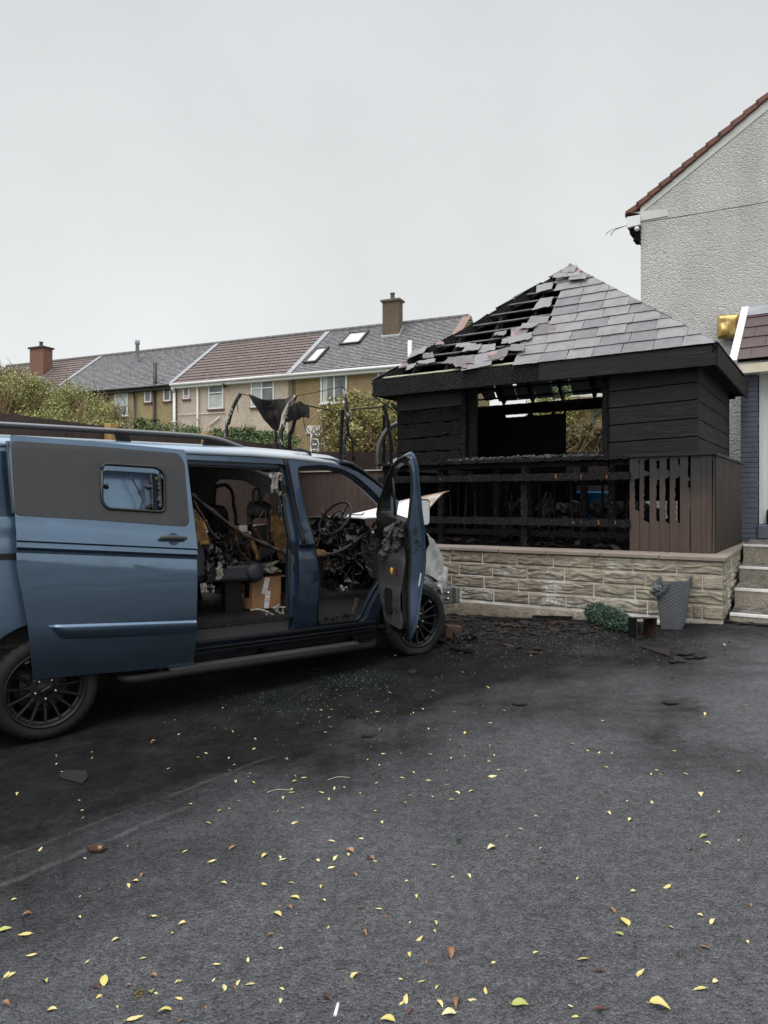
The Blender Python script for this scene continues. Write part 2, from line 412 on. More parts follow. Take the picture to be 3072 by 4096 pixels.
c = b.mix(b.math('MULTIPLY', b.rng(b.math('ADD', b.math('MULTIPLY', sp.outputs[0], -1), b.math('MULTIPLY', b.math('SUBTRACT', b.noise(1.6, 6, .7), .5), 3.4)), .9, 2.9), .62), c, (.085, .062, .044))
c = b.mix(b.math('MULTIPLY', lime, .75), c, (.66, .66, .63))
M['block'] = b.set(c, .85, 0, b.bump(n2, .5, .006, b.bump(n3, .5, .012)))
b = NB('pale_mortar'); n1 = b.noise(2.2, 5, .7); n2 = b.noise(40, 4)
c = b.mix(b.rng(n1, .35, .65), (.50, .43, .35), (.34, .29, .23)); c = b.mix(b.rng(b.noise(1.1, 5), .46, .62), c, (.76, .74, .70))
M['mortar'] = b.set(c, .9, 0, b.bump(n2, .4, .004))
M['coping'] = basic('coping_stone', (.26, .215, .18), (.185, .155, .133), .75, nscale=3, bs=90, bstr=.3)
b = NB('exposed_aggregate'); v = b.voro(140, 'F1', out=1); n1 = b.noise(2.5, 5, .7)
g_ = b.n('ShaderNodeSeparateColor'); b.l(v, g_.inputs[0])
c = b.mix(g_.outputs[0], (.13, .115, .09), (.40, .36, .29)); c = b.mix(b.math('MULTIPLY', b.rng(n1, .5, .7), .7), c, (.05, .048, .045))
M['aggregate'] = b.set(c, .8, 0, b.bump(b.voro(140, 'F1'), .5, .004))
b = NB('step_tread'); n1 = b.noise(9, 6, .75, sc=(1, 1, 1)); c = b.mix(b.rng(n1, .42, .58), (.03, .029, .028), (.21, .195, .165))
M['tread'] = b.set(c, .7, 0, b.bump(n1, .4, .01))
M['nosing'] = basic('white_nosing_paint', (.78, .78, .75), (.55, .54, .5), .6, nscale=14)

def dash(name, c, c2, scale=55, bstr=.9, bd=.02, sh=(.35)):
    b = NB(name); v = b.voro(scale, 'F1'); n1 = b.noise(1.0, 6, .65); n2 = b.noise(scale*.7, 5, .75)
    vc = b.n('ShaderNodeSeparateColor'); b.l(b.voro(scale, 'F1', out=1), vc.inputs[0])
    c_ = b.mix(b.rng(n1, .3, .7), c, c2); c_ = b.mix(b.math('MULTIPLY', b.rng(b.noise(1.5, 5, .65, sc=(1, 1, .14)), .5, .68), .38), c_, tuple(x*.6 for x in c)); c_ = b.mix(b.math('MULTIPLY', vc.outputs[0], sh), c_, tuple(x*.35 for x in c))
    return b.set(c_, .85, 0, b.bump(b.math('ADD', b.math('MULTIPLY', v, -1), n2), bstr, bd))
M['dash_grey'] = dash('pale_grey_roughcast', (.60, .595, .575), (.50, .495, .475), 42, .8, .022, .34)
M['dash_dark'] = dash('dark_pebbledash', (.18, .135, .085), (.12, .09, .06), 22, .6, .03, .6)
M['dash_brown'] = dash('brown_pebbledash', (.37, .275, .15), (.27, .195, .105), 22, .6, .03, .6)
M['dash_ochre'] = dash('ochre_pebbledash', (.46, .36, .20), (.36, .28, .155), 22, .6, .03, .6)
M['dash_pink'] = dash('pinkish_pebbledash', (.60, .50, .41), (.50, .42, .345), 22, .5, .03, .45)
M['render_smooth'] = basic('smooth_render', (.60, .60, .575), (.5, .5, .48), .8, nscale=3, bs=120)
def tiles(name, c, c2, moss=None, w_=.25, h_=.34, str_=.6, mort=.35):
    b = NB(name); t = b.n('ShaderNodeTexBrick'); uv = b.coord((1, 1, 1), 'UV'); b.l(uv, t.inputs['Vector'])
    t.inputs['Scale'].default_value = 1; t.inputs['Brick Width'].default_value = w_; t.inputs['Row Height'].default_value = h_
    t.inputs['Mortar Size'].default_value = .018; t.inputs['Mortar Smooth'].default_value = .4; t.inputs['Bias'].default_value = 0
    t.inputs['Color1'].default_value = (*c, 1); t.inputs['Color2'].default_value = (*c2, 1)
    t.inputs['Mortar'].default_value = (*[x*mort for x in c], 1)
    n1 = b.noise(.55, 6, .7); c_ = b.mix(b.math('MULTIPLY', b.rng(n1, .45, .7), .55), t.outputs[0], tuple(x*.55 for x in c))
    n3 = b.noise(6, 5, .7, sc=(1, 1, .5)); c_ = b.mix(b.math('MULTIPLY', b.rng(n3, .45, .7), .45), c_, tuple(min(1, x*1.7) for x in c))
    if moss: c_ = b.mix(b.math('MULTIPLY', b.rng(b.noise(.23, 3, .6), .60, .72), .75), c_, moss)
    wv = b.n('ShaderNodeTexWave'); b.l(uv, wv.inputs['Vector']); wv.inputs['Scale'].default_value = .314/w_
    return b.set(c_, .62, 0, b.bump(b.math('SUBTRACT', b.math('MULTIPLY', wv.outputs[0], .6), t.outputs[1]), str_, .03))
M['tile_brown'] = tiles('brown_roof_tiles', (.165, .122, .112), (.120, .090, .084), (.34, .18, .15), .22, .34, .9)
M['tile_grey'] = tiles('grey_roof_slates', (.29, .287, .297), (.19, .187, .20), None, .3, .17, .5, .2)
M['ridge'] = basic('ridge_tile', (.17, .165, .165), (.11, .105, .1), .7)
M['lead'] = basic('lead_flashing', (.33, .35, .37), (.22, .235, .25), .5, nscale=6, bs=20)
M['verge_red'] = basic('red_brown_tile', (.165, .060, .040), (.10, .042, .032), .65, nscale=7, bs=40)
M['brick_red'] = basic('chimney_brick', (.22, .105, .075), (.15, .075, .055), .8, nscale=9, bs=20, bstr=.4)
b = NB('painted_brick'); n1 = b.noise(4, 5, .7); n2 = b.noise(60, 4)
M['brick_blue'] = b.set(b.mix(b.rng(n1, .35, .65), (.122, .135, .175), (.092, .102, .138)), .5, 0, b.bump(n2, .35, .004))
M['upvc'] = basic('white_upvc', (.74, .745, .75), (.66, .67, .675), .4, nscale=2, bs=30, bstr=.03)
M['sill_red'] = basic('painted_sill', (.16, .05, .04), None, .6)
M['pipe_black'] = basic('black_downpipe', (.022, .02, .02), None, .45)
M['pipe_green'] = basic('green_downpipe', (.05, .13, .115), None, .5)
b = NB('house_glass'); n1 = b.noise(1.3, 3)
M['glass_house'] = b.set(b.mix(b.rng(n1, .35, .65), (.05, .058, .066), (.16, .175, .18)), .06, 0, Specular_IOR_Level=.9)
M['glass_sky'] = basic('skylight_glass', (.55, .57, .58), (.5, .52, .53), .08, bs=3, bstr=.02)
M['curtain'] = basic('pale_blind', (.50, .55, .54), (.38, .42, .41), .8, nscale=3)

# van
b = NB('metallic_blue_paint'); fl = b.noise(900, 1); n1 = b.noise(1.6, 5, .6); dr = b.voro(70, 'F1')
drop = b.math('MULTIPLY', b.rng(dr, .16, .05), b.rng(b.noise(7, 4), .46, .6))
c = b.mix(b.rng(n1, .3, .7), (.128, .198, .288), (.108, .172, .258))
c = b.mix(b.math('MULTIPLY', drop, .55), c, (.03, .05, .08)); dirt = b.math('MULTIPLY', b.rng(b.noise(1.1, 6, .7, sc=(4, 4, 1.2)), .5, .74), .28); c = b.mix(dirt, c, (.05, .06, .07))
M['blue'] = b.set(c, b.math('ADD', b.rng(n1, .3, .7, .15, .26), b.math('MULTIPLY', dirt, .4)), .88, b.bump(drop, .12, .003, b.bump(b.noise(1.0, 2, .4, sc=(1.6, 1.6, 9)), .10, .02)), Coat_Weight=1.0, Coat_Roughness=.05)
b = NB('paling_blue_paint'); n1 = b.noise(2.2, 6, .7); sp = b.n('ShaderNodeSeparateXYZ'); b.l(b.coord(), sp.inputs[0])
c = b.mix(b.rng(b.math('ADD', sp.outputs[0], b.math('MULTIPLY', b.math('SUBTRACT', n1, .5), 1.2)), .7, 1.9), (.20, .28, .37), (.43, .46, .49))  # blue turns grey-white towards the front with an uneven edge
M['blue_roof'] = b.set(c, b.rng(n1, .3, .7, .25, .5), .55, None, Coat_Weight=.8, Coat_Roughness=.1)
b = NB('shaded_sooted_blue_paint'); n1 = b.noise(1.6, 5, .6); n2 = b.noise(4, 6, .7); sp = b.n('ShaderNodeSeparateXYZ'); b.l(b.coord(), sp.inputs[0])
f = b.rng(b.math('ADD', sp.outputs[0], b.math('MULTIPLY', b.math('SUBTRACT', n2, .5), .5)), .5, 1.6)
c = b.mix(f, (.135, .215, .318), (.030, .055, .096)); c = b.mix(b.math('MULTIPLY', b.math('MULTIPLY', f, b.rng(n2, .5, .66)), .7), c, (.012, .015, .02))  # navy towards the front paints in dark reflections; blotches over it are soot
M['blue_shade_soot'] = b.set(c, b.rng(n2, .3, .7, .26, .42), .7, None, Coat_Weight=.8, Coat_Roughness=.08)
M['blue_edge'] = basic('blue_door_edge_paint', (.085, .135, .20), (.05, .085, .135), .34, .6, nscale=5, bs=30, bstr=.05, Coat_Weight=.6, Coat_Roughness=.15)
M['quarter_glass'] = basic('tinted_quarter_glass', (.018, .038, .065), (.012, .027, .048), .12, .2, nscale=2, bs=60, bstr=.03)
M['blue_dark'] = basic('blue_inner_paint', (.020, .043, .082), (.012, .026, .050), .38, .35, nscale=3, bs=30, bstr=.05, Coat_Weight=.4, Coat_Roughness=.2)
b = NB('sooty_grey_panel'); dr = b.voro(120, 'F1'); n1 = b.noise(2.0, 6, .65, sc=(1, 1, .6)); n2 = b.noise(300, 3)
drop = b.math('MULTIPLY', b.rng(dr, .25, .08), b.rng(b.noise(5, 5), .4, .55))
c = b.mix(b.rng(n1, .35, .65), (.042, .043, .046), (.030, .030, .032)); c = b.mix(b.math('MULTIPLY', drop, .7), c, (.02, .02, .02))
M['wrap'] = b.set(c, b.math('ADD', b.rng(n1, .3, .7, .28, .42), b.math('MULTIPLY', drop, -.3)), 0, b.bump(drop, .6, .004))
M['black_plastic'] = basic('black_plastic', (.006, .006, .007), (.011, .011, .012), .55, nscale=20, Specular_IOR_Level=.2)
M['trim_grey'] = basic('dark_grey_trim', (.042, .042, .044), (.030, .030, .032), .62, nscale=3, bs=200, bstr=.15)
M['seal'] = basic('rubber_seal', (.008, .008, .009), None, .45)
M['rubber'] = basic('tyre_rubber', (.010, .010, .011), (.017, .017, .017), .75, nscale=6, bs=50, Specular_IOR_Level=.3)
M['rim'] = basic('black_alloy', (.007, .007, .0075), (.010, .010, .011), .42, .0, nscale=5, Specular_IOR_Level=.3)
M['chrome'] = basic('wheel_bolt_steel', (.55, .53, .49), None, .25, 1)
M['cap_mark'] = basic('silver_mark', (.55, .55, .52), None, .4, .5)
M['sooty'] = basic('burnt_interior', (.005, .005, .006), (.014, .013, .013), .6, nscale=7, bs=35, bstr=.7, bd=.015, Specular_IOR_Level=.3)
M['melt'] = basic('melted_plastic', (.005, .005, .006), (.011, .011, .012), .22, nscale=9, bs=40, bstr=.8, bd=.015, Specular_IOR_Level=.7)
M['ash'] = basic('pale_ash', (.33, .31, .26), (.12, .11, .095), .9, nscale=14, bs=60, bstr=.7, bd=.01)
M['foil'] = basic('crumpled_foil', (.5, .5, .48), None, .3, .8, bs=30, bstr=.8, bd=.01)
M['leather'] = basic('dark_grey_leather', (.022, .024, .029), (.014, .015, .019), .5, nscale=4, bs=160, bstr=.25)
M['foam'] = basic('scorched_foam', (.25, .135, .042), (.035, .018, .010), .9, nscale=13, bs=50, bstr=.8, bd=.012)
M['copper'] = basic('burnt_copper_wire', (.12, .05, .033), (.04, .02, .016), .5, .4, nscale=20)
M['harness'] = basic('burnt_harness', (.018, .013, .012), (.05, .028, .022), .6, nscale=30, bs=80, bstr=.8, bd=.01)
b = NB('bare_burnt_steel'); n1 = b.noise(3.2, 6, .7); n2 = b.noise(14, 5, .7)
c = b.mix(b.rng(n1, .35, .65), (.60, .61, .60), (.40, .41, .41)); c = b.mix(b.math('MULTIPLY', b.rng(n2, .5, .7), .5), c, (.72, .72, .70))
M['bare'] = b.set(c, .55, .25, b.bump(n1, .3, .02))
b = NB('bare_burnt_bonnet'); n1 = b.noise(3.2, 6, .7); uvn = b.coord((1, 1, 1), 'UV'); sp = b.n('ShaderNodeSeparateXYZ'); b.l(uvn, sp.inputs[0])
rs = b.math('MULTIPLY', b.rng(b.math('ADD', sp.outputs[0], b.math('MULTIPLY', b.math('SUBTRACT', n1, .5), .5)), .66, .9), b.rng(b.math('ADD', sp.outputs[1], b.math('MULTIPLY', n1, .3)), .75, .35))
c = b.mix(b.rng(n1, .35, .65), (.80, .80, .79), (.60, .60, .59)); c = b.mix(rs, c, (.20, .125, .07))
M['bonnet'] = b.set(c, .5, .15, b.bump(n1, .2, .02))
M['alloy'] = basic('cast_alloy', (.30, .30, .30), (.18, .18, .18), .4, .8, nscale=10)
M['silver_rail'] = basic('satin_rail', (.20, .205, .21), (.16, .165, .17), .35, .7, nscale=2)
M['mirror_shell'] = basic('mirror_shell', (.58, .58, .585), None, .35, nscale=3)
M['white'] = basic('white_plastic', (.78, .78, .77), None, .5)
M['red_lens'] = basic('red_reflector', (.10, .008, .012), None, .25)
M['yellow'] = basic('yellow_scrap', (.65, .42, .05), None, .6)
M['tape_red'] = basic('red_print', (.40, .02, .03), None, .6)
b = NB('cardboard'); n1 = b.noise(2.5, 6, .65); c = b.mix(b.rng(n1, .35, .7), (.32, .175, .085), (.19, .095, .042))
M['card'] = b.set(c, .8, 0, b.bump(b.noise(3, 4, sc=(1, 1, 40)), .1, .003))

# plants, bits and bobs
def leafmat(name, cols, rough=.5):
    b = NB(name); g = b.n('ShaderNodeNewGeometry'); r = b.n('ShaderNodeValToRGB'); b.l(g.outputs['Random Per Island'], r.inputs[0])
    e = r.color_ramp.elements; e[0].color = (*cols[0], 1); e[1].color = (*cols[-1], 1)
    for i, q in enumerate(cols[1:-1]):
        x = e.new((i+1)/(len(cols)-1)); x.color = (*q, 1)
    m = b.set(r.outputs[0], rough, 0, Subsurface_Weight=0)
    b.b.inputs['Transmission Weight'].default_value = 0
    return m
M['bush'] = leafmat('bush_leaves', [(.25, .27, .09), (.31, .33, .12), (.28, .30, .10), (.36, .36, .15), (.21, .23, .07)])
M['willow'] = leafmat('yellowing_leaves', [(.23, .22, .07), (.31, .29, .10), (.26, .26, .08), (.21, .18, .06), (.35, .33, .13)])
M['hedge'] = leafmat('hedge_leaves', [(.04, .085, .025), (.08, .14, .04), (.05, .10, .03), (.12, .17, .06), (.16, .20, .09)])
M['hedge_brown'] = leafmat('scorched_hedge_leaves', [(.05, .05, .02), (.13, .10, .035), (.08, .08, .03), (.22, .17, .08), (.03, .03, .015)])
M['twig'] = basic('twig_bark', (.22, .15, .07), (.13, .09, .045), .8)
M['topiary'] = leafmat('plastic_box_leaves', [(.018, .040, .026), (.045, .085, .055), (.03, .06, .04), (.11, .16, .12)], .45)
def fall(name, c, c2, spot):
    b = NB(name); oi = b.n('ShaderNodeObjectInfo'); n1 = b.noise(40, 4, .6); n2 = b.noise(160, 3)
    c_ = b.mix(oi.outputs['Random'], c, c2); c_ = b.mix(b.math('MULTIPLY', b.rng(n1, .56, .66), .8), c_, spot)
    return b.set(c_, .5, 0, b.bump(n2, .2, .002))
M['leaf_yellow'] = fall('yellow_leaf', (.50, .42, .13), (.60, .53, .30), (.26, .14, .05))
M['leaf_green'] = fall('yellow_green_leaf', (.38, .38, .10), (.25, .29, .08), (.2, .15, .04))
M['leaf_brown'] = fall('brown_leaf', (.30, .155, .065), (.21, .10, .045), (.10, .04, .02))
M['leaf_dark'] = fall('dark_leaf', (.07, .028, .02), (.05, .022, .018), (.02, .012, .01))
M['planter'] = basic('grey_planter_plastic', (.125, .132, .145), (.105, .112, .124), .45, nscale=3, bs=200, bstr=.05)
b = NB('rusty_pot'); n1 = b.noise(6, 6, .7); n2 = b.noise(26, 5, .75)
c = b.mix(b.rng(n1, .35, .65), (.020, .014, .011), (.065, .034, .02)); c = b.mix(b.rng(n2, .62, .68), c, (.30, .27, .22))
M['rust_pot'] = b.set(c, .7, 0, b.bump(n2, .4, .005))
b = NB('melted_gold_plastic'); n1 = b.noise(5, 4)
M['gold'] = b.set(b.mix(b.rng(n1, .35, .65), (.60, .46, .18), (.36, .22, .06)), .28, .5, b.bump(n1, .8, .03))
M['pole_char'] = b_ = char('charred_pole_foam', (30, 30, 18), (.008, .008, .009), (.026, .026, .028), .9, .45)
b = NB('peeling_pole'); n1 = b.noise(11, 5, .7, sc=(1, 1, .5)); c = b.mix(b.rng(n1, .54, .6), (.012, .012, .013), (.42, .42, .41))
M['peel'] = b.set(c, .5, 0, b.bump(n1, .7, .012))
b = NB('net_mesh'); n1 = b.noise(3, 5, .6); b.set((.008, .008, .009), .8)
tr = b.n('ShaderNodeBsdfTransparent'); ms = b.n('ShaderNodeMixShader'); b.l(b.rng(n1, .45, .7, .97, .62), ms.inputs[0])
b.l(tr.outputs[0], ms.inputs[1]); b.l(b.b.outputs[0], ms.inputs[2]); b.l(ms.outputs[0], b.t.nodes['Material Output'].inputs[0]); M['net'] = b.mat
M['tube_grey'] = basic('grey_tube', (.10, .10, .105), (.06, .06, .062), .45, .3)
M['grass'] = basic('rough_grass', (.06, .085, .03), (.09, .085, .04), .9, nscale=1.2, bs=40, bstr=.8, bd=.05)
M['blue_tub'] = basic('blue_plastic', (.04, .33, .78), None, .4)
M['shed_white'] = basic('white_boards', (.66, .67, .66), (.55, .56, .55), .6)
M['shed_roof'] = basic('felt_roof', (.30, .315, .32), (.24, .25, .25), .8)
M['cream'] = basic('pale_concrete', (.46, .42, .36), (.36, .33, .28), .8, nscale=4)
M['boot'] = basic('black_leather', (.009, .009, .01), None, .35)
M['glassbits'] = basic('glass_bits', (.24, .25, .245), (.12, .13, .13), .2, nscale=50)
M['green_bits'] = basic('green_glass_bits', (.018, .038, .032), (.008, .018, .016), .3, nscale=30)
M['door_white'] = basic('painted_white_door', (.72, .73, .73), (.66, .67, .67), .45, nscale=3)

# ================================================================== ground
mb = MB()
def gpt(u, v):
    x = -14+u*25; y = -8+v*22; return (x, y, gz(x)+.004*noise.noise(Vector((x*.8, y*.8, 0))))
mb.grid(gpt, 60, 50)
o = obj('driveway', mb, M['tarmac']); tag(o, kind='structure')
def terr(x, y):
    near = gz(x)-.12
    t = smooth01((y-13.2)/12); z = near*(1-t)+2.35*t
    if x > 3: z = max(z, near)
    return z
mb = MB(); mb.grid(lambda u, v: ((u-.5)*500, -60+v*400, terr((u-.5)*500, -60+v*400)), 140, 110)
tag(obj('terrain', mb, M['grass']), kind='structure')

# ================================================================== stone retaining wall
C0 = Vector((3.49, 7.30, 0)); WU = Vector((-.838, .545, 0)); WV = Vector((.507, .862, 0))
UN = Vector((-.545, -.838, 0)); VN = Vector((.862, -.507, 0))      # outward normals of the front and side faces
ZC_ = EYE-.581                                                      # top of the coping
wall = thing('stone_wall', (C0.x, C0.y, gz(C0.x)), 'low rock-faced block wall with flat coping under the burnt gazebo', 'wall')
BH, BL = .1545, .452
ztop = ZC_-.045
mb = MB()
def face_block(mb, o, du, nrm, L, H, seed, rough=True):
    nu, nv = max(4, int(L/.016)), 26
    off = Vector((seed*7.3, seed*1.7, 0))
    def f(a, b_):
        edge = min(min(a, 1-a)*L, min(b_, 1-b_)*H)
        k = smooth01(edge/.018)
        q = Vector((a*L*4.2, b_*H*31+1.7*noise.noise(Vector((a*L*5.5, b_*1.2, seed))), seed*3.1))+off
        r = (1.1*noise.noise(q)+.35*noise.noise(q*2.1)) if rough else .12*noise.noise(q*2)
        d = k*(.012+.0125*max(-.55, r)+.004*noise.noise(q*7) if rough else .016+.01*r)
        return o+du*(a*L)+Vector((0, 0, 1))*(b_*H)+nrm*d
    mb.grid(f, nu, nv)
rnd = random.Random(3)
for course in range(5):
    zt = ztop-course*BH; H = BH-.015
    if course == 4: zt = ztop-4*BH; H = .18
    if course == 4:       # footing course, rendered
        def f(a, b_): return C0+WU*(a*4.4)+UN*(.022+.006*noise.noise(Vector((a*40, b_*4, 1)))-.01*abs(b_-.5))+Vector((0, 0, zt-.02-H+b_*H))
        mb.grid(f, 150, 4); mb.grid(lambda a, b_: C0+WV*(a*3)+VN*.015+Vector((0, 0, zt-.02-H+b_*H)), 10, 3); continue
    x = 0; first = True
    pat = [BL, BL] if course % 2 == 0 else [.21, .10 if course == 3 else .12, BL]
    if course == 2: pat = [BL*.95]
    k = 0
    while x < 4.35:
        L = pat[k] if k < len(pat) else BL
        if k == 0 and course % 2 == 1: L = .2
        face_block(mb, C0+WU*(x+.006)+Vector((0, 0, zt-H)), WU, UN, L-.012, H, course*31+k+1, rough=not (k < 2 and course % 2 == 1))
        x += L; k += 1
    x = 0; k = 0
    while x < 3.1:
        L = BL if (k or course % 2) else .23
        L = min(L, 3.12-x)
        if L > .05: face_block(mb, C0+WV*(x+.006)+Vector((0, 0, zt-H)), WV, VN, L-.012, H, course*17+k+300)
        x += L; k += 1
obj('blocks', mb, M['block'], wall)
mb = MB()
zb = gz(C0.x)-.35
q0 = C0-UN*.004-VN*.004
mb.prism([q0+Vector((0, 0, zb)), q0+WU*4.4+Vector((0, 0, zb)), q0+WU*4.4-UN*.3+Vector((0, 0, zb)), q0+WU*.3-UN*.3+Vector((0, 0, zb)),
          q0+WV*3.1-VN*.2+Vector((0, 0, zb)), q0+WV*3.1+Vector((0, 0, zb))][::-1], (0, 0, ztop-zb-.001))
obj('mortar_core', mb, M['mortar'], wall)
cm_ = MB(); x = 0; rnd = random.Random(5)
for k in range(7):          # coping stones along the front
    L = .62+rnd.uniform(-.02, .02); a = C0+WU*(x+.004)+UN*.035; e_ = C0+WU*(x+L-.004)+UN*.035
    z = ZC_-.042+rnd.uniform(-.003, .003)
    inn = -UN*.50
    p = [a, e_, e_+inn, a+inn]
    if k == 0: p = [a+VN*.03, e_, e_+inn, a+inn+WU*.15]
    cm_.prism([v+Vector((0, 0, z)) for v in p], (0, 0, .042))
    x += L
x = 0
for k in range(5):
    L = .62; a = C0+WV*(x+.004)+VN*.03+UN*(.035 if k == 0 else 0); e_ = C0+WV*(x+L-.004)+VN*.03
    p = [a, a-VN*.19+(WV*.46 if k == 0 else Vector()), e_-VN*.19, e_]
    cm_.prism([v+Vector((0, 0, ZC_-.0415)) for v in p], (0, 0, .042)); x += L
obj('coping', cm_, M['coping'], wall, bevel=.006)

# ================================================================== concrete steps
S0 = C0+VN*.05
st = thing('concrete_steps', (S0.x+.6, S0.y+.6, gz(4)), 'exposed aggregate steps with white painted nosings beside the stone wall', 'steps')
lev = [(.12, EYE-1.165), (.74, EYE-.972), (1.42, EYE-.782), (2.12, EYE-.556)]
for i, (t, z) in enumerate(lev):
    a = S0+WV*t; wd = -WU
    back = 1.0 if i < 3 else 6.0
    zb = gz(S0.x)-.3
    m1 = MB(); L = 2.6
    m1.prism([a+Vector((0, 0, zb)), a+wd*L+Vector((0, 0, zb)), a+wd*L+WV*back+Vector((0, 0, zb)), a+WV*back+Vector((0, 0, zb))], (0, 0, z-zb-.012))
    s_ = obj('step', m1, M['aggregate'], st)
    m2 = MB(); m2.prism([a+UN*0+WV*.055+Vector((0, 0, z-.0115)), a+wd*L+WV*.055+Vector((0, 0, z-.0115)), a+wd*L+WV*back+Vector((0, 0, z-.0115)), a+WV*back+Vector((0, 0, z-.0115))], (0, 0, .0115))
    obj('tread', m2, M['tread'], s_)
    m3 = MB(); m3.prism([a+UN*.008+Vector((0, 0, z-.024)), a+wd*L+UN*.008+Vector((0, 0, z-.024)), a+wd*L+WV*.052+Vector((0, 0, z-.024)), a+WV*.052+Vector((0, 0, z-.024))], (0, 0, .026))
    obj('nosing', m3, M['nosing'], s_)

# ================================================================== burnt gazebo
GR = Vector((3.64, 7.85, 0)); GU = Vector((-.838, .545, 0)); GV = Vector((.545, .838, 0)); UP = Vector((0, 0, 1))
def G(s, v, z): return GR+GU*s+GV*v+UP*(z+EYE)          # z measured from eye level
GFN = -GV
def gs(px, py, v=0):
    """photo point on the plane v = const of the gazebo -> (s, z)"""
    p = hit(px, py, G(0, v, 0), GV)-G(0, v, 0); return p.dot(GU), p.z
DECK = -.60
gaz = thing('burnt_gazebo', G(2.1, 1.4, DECK), 'burnt black timber gazebo with half its slate roof gone', 'gazebo')
mb = MB(); mb.prism([G(-.05, .0, DECK-.06), G(4.4, .0, DECK-.06), G(4.4, 2.9, DECK-.06), G(-.05, 2.9, DECK-.06)][::-1], (0, 0, .06))
obj('deck', mb, M['black_wood'], gaz)
# railing: cap, posts, rails
CAPZ = .535
mb = MB(); mb.bar(G(.9, -.005, CAPZ-.02), G(4.42, -.005, CAPZ-.02), .14, .045, seg=.05, jit=.007, ends=.3)
mb.bar(G(.9, .0, CAPZ-.075), G(4.36, .0, CAPZ-.075), .05, .07, seg=.05, jit=.007)
obj('rail_cap', mb, M['char'], gaz)
mb = MB(); mb.bar(G(-.03, -.005, CAPZ-.015), G(.93, -.005, CAPZ-.015), .13, .03, jit=0)
mb.bar(G(0, -.05, CAPZ-.015), G(.0, 2.5, CAPZ-.015), .09, .03, jit=0)
obj('rail_cap', mb, M['plank_black'], gaz, bevel=.003)
for s, v in ((.55, .55), (1.55, .35), (2.72, .28), (2.2, 0), (3.43, .05), (4.31, .03), (4.05, 1.3), (4.3, 2.5), (.1, 2.5), (1.15, .16)):
    mb = MB(); w_ = .088 if v < .1 else .075
    mb.bar(G(s, v, DECK), G(s, v, CAPZ-.04), w_, w_, up=GU, seg=.035, jit=.007)
    obj('post', mb, M['char_deep'], gaz)
for z, s0, s1, v in ((.295, .88, 4.40, -.012), (-.262, .88, 3.75, -.012), (-.415, .88, 3.8, .12), (.28, .9, 3.0, 2.5), (-.3, .9, 3.9, 2.5)):
    mb = MB(); mb.bar(G(s0, v-.05, z), G(s1, v-.05, z+.005), .04, .092 if v < .1 else .075, seg=.04, jit=.006, ends=.15)
    obj('rail', mb, M['char'], gaz)
ROTU = Matrix.Rotation(math.atan2(GU.y, GU.x), 3, 'Z')
def stub(s, z, w_, h_):
    m_ = MB(); m_.box(G(s, -.086, z), (w_, .007, h_), ROTU, jit=.007); obj('burnt_stub', m_, M['ember_orange'], gaz)
for z in (.295, -.262):
    for k in range(9):
        s = .93+k*.105+random.uniform(-.01, .01)
        if random.random() < .32: stub(s, z+random.uniform(-.014, .014), random.uniform(.008, .022), random.uniform(.02, .06))
    for s in (1.9, 2.02, 2.7, 3.3, 3.38):
        if random.random() < .25: stub(s, z, .011, .035)
mb = MB()       # thin charred balusters left standing
for s, v, z0, z1 in ((1.36, .5, -.3, .25), (1.95, .4, -.3, .24), (2.98, .4, -.3, .25), (3.08, .42, -.3, .1), (2.45, .9, -.3, -.08), (2.75, 1.4, -.3, .25), (1.0, .9, -.3, .2), (3.3, .3, -.3, .26)):
    mb = MB(); mb.bar(G(s, v, DECK), G(s, v, z1), .035, .025, up=GU, seg=.05, jit=.003); obj('baluster', mb, M['black_wood'], gaz)
mb = MB(); mb.bar(G(2.9, 2.0, DECK), G(2.9, 2.0, 0), .035, .025, up=GU, seg=.05, jit=.003)
obj('baluster', mb, M['black_wood'], gaz)
rr = random.Random(44)
for i in range(16):
    s = .98+i*.165+rr.uniform(-.04, .04); v = rr.choice((.12, .2, .9, 1.6)); z1 = rr.choice((-.05, .1, .24, .24)); mb = MB(); mb.bar(G(s, v, DECK), G(s+rr.uniform(-.05, .05), v, z1), rr.uniform(.022, .045), .022, up=GU, seg=.05, jit=.004, ends=.5); obj('baluster', mb, M['char'] if v < .3 else M['black_wood'], gaz)
# remaining scorched boards at the right corner of the front
bz0 = -.60; wid = .1105
xs = [zx for zx in range(8)]
def board_hole(k):
    """notches burnt into the left or right edge of board k: list of (z0,z1,depth)"""
    return {0: [(.43, .47, .02), (-.12, .26, .05)], 1: [(.33, .48, .055), (-.25, .29, .06)], 2: [(.36, .47, .03), (.16, .25, .03), (-.24, .18, .035)],
            3: [(.34, .49, .03), (-.26, .27, .045)], 4: [(.40, .48, .02), (-.25, .27, .05)], 5: [(.25, .52, .025), (.13, .23, .022), (-.55, -.1, .007)], 6: [], 7: []}[k]
for k in range(8):
    s_l = .888-k*wid; s_r = s_l-wid+.003      # left edge has the larger s
    edge = []
    for z0, z1, d in board_hole(k):
        edge.append((z0, z1, d))
    pr = []; z = bz0; n = 70
    rr = random.Random(k)
    for i in range(n+1):
        z = bz0+(CAPZ-.03-bz0)*i/n; dd = 0
        for z0, z1, d in edge:
            if z0 < z < z1: dd = max(dd, d*min(1, (min((z-z0)*3, (z1-z)*10))/.06)*(1+rr.uniform(-.14, .14)))
        pr.append((s_r+dd, z))
    poly = [(s_l, CAPZ-.03), (s_l, bz0)]+pr
    mb = MB(); rk = rr.uniform(-.006, .006)
    mb.prism([G(s, -.045+rk, z) for s, z in poly], GV*.018)
    obj('railing_board', mb, M['scorched'], gaz)
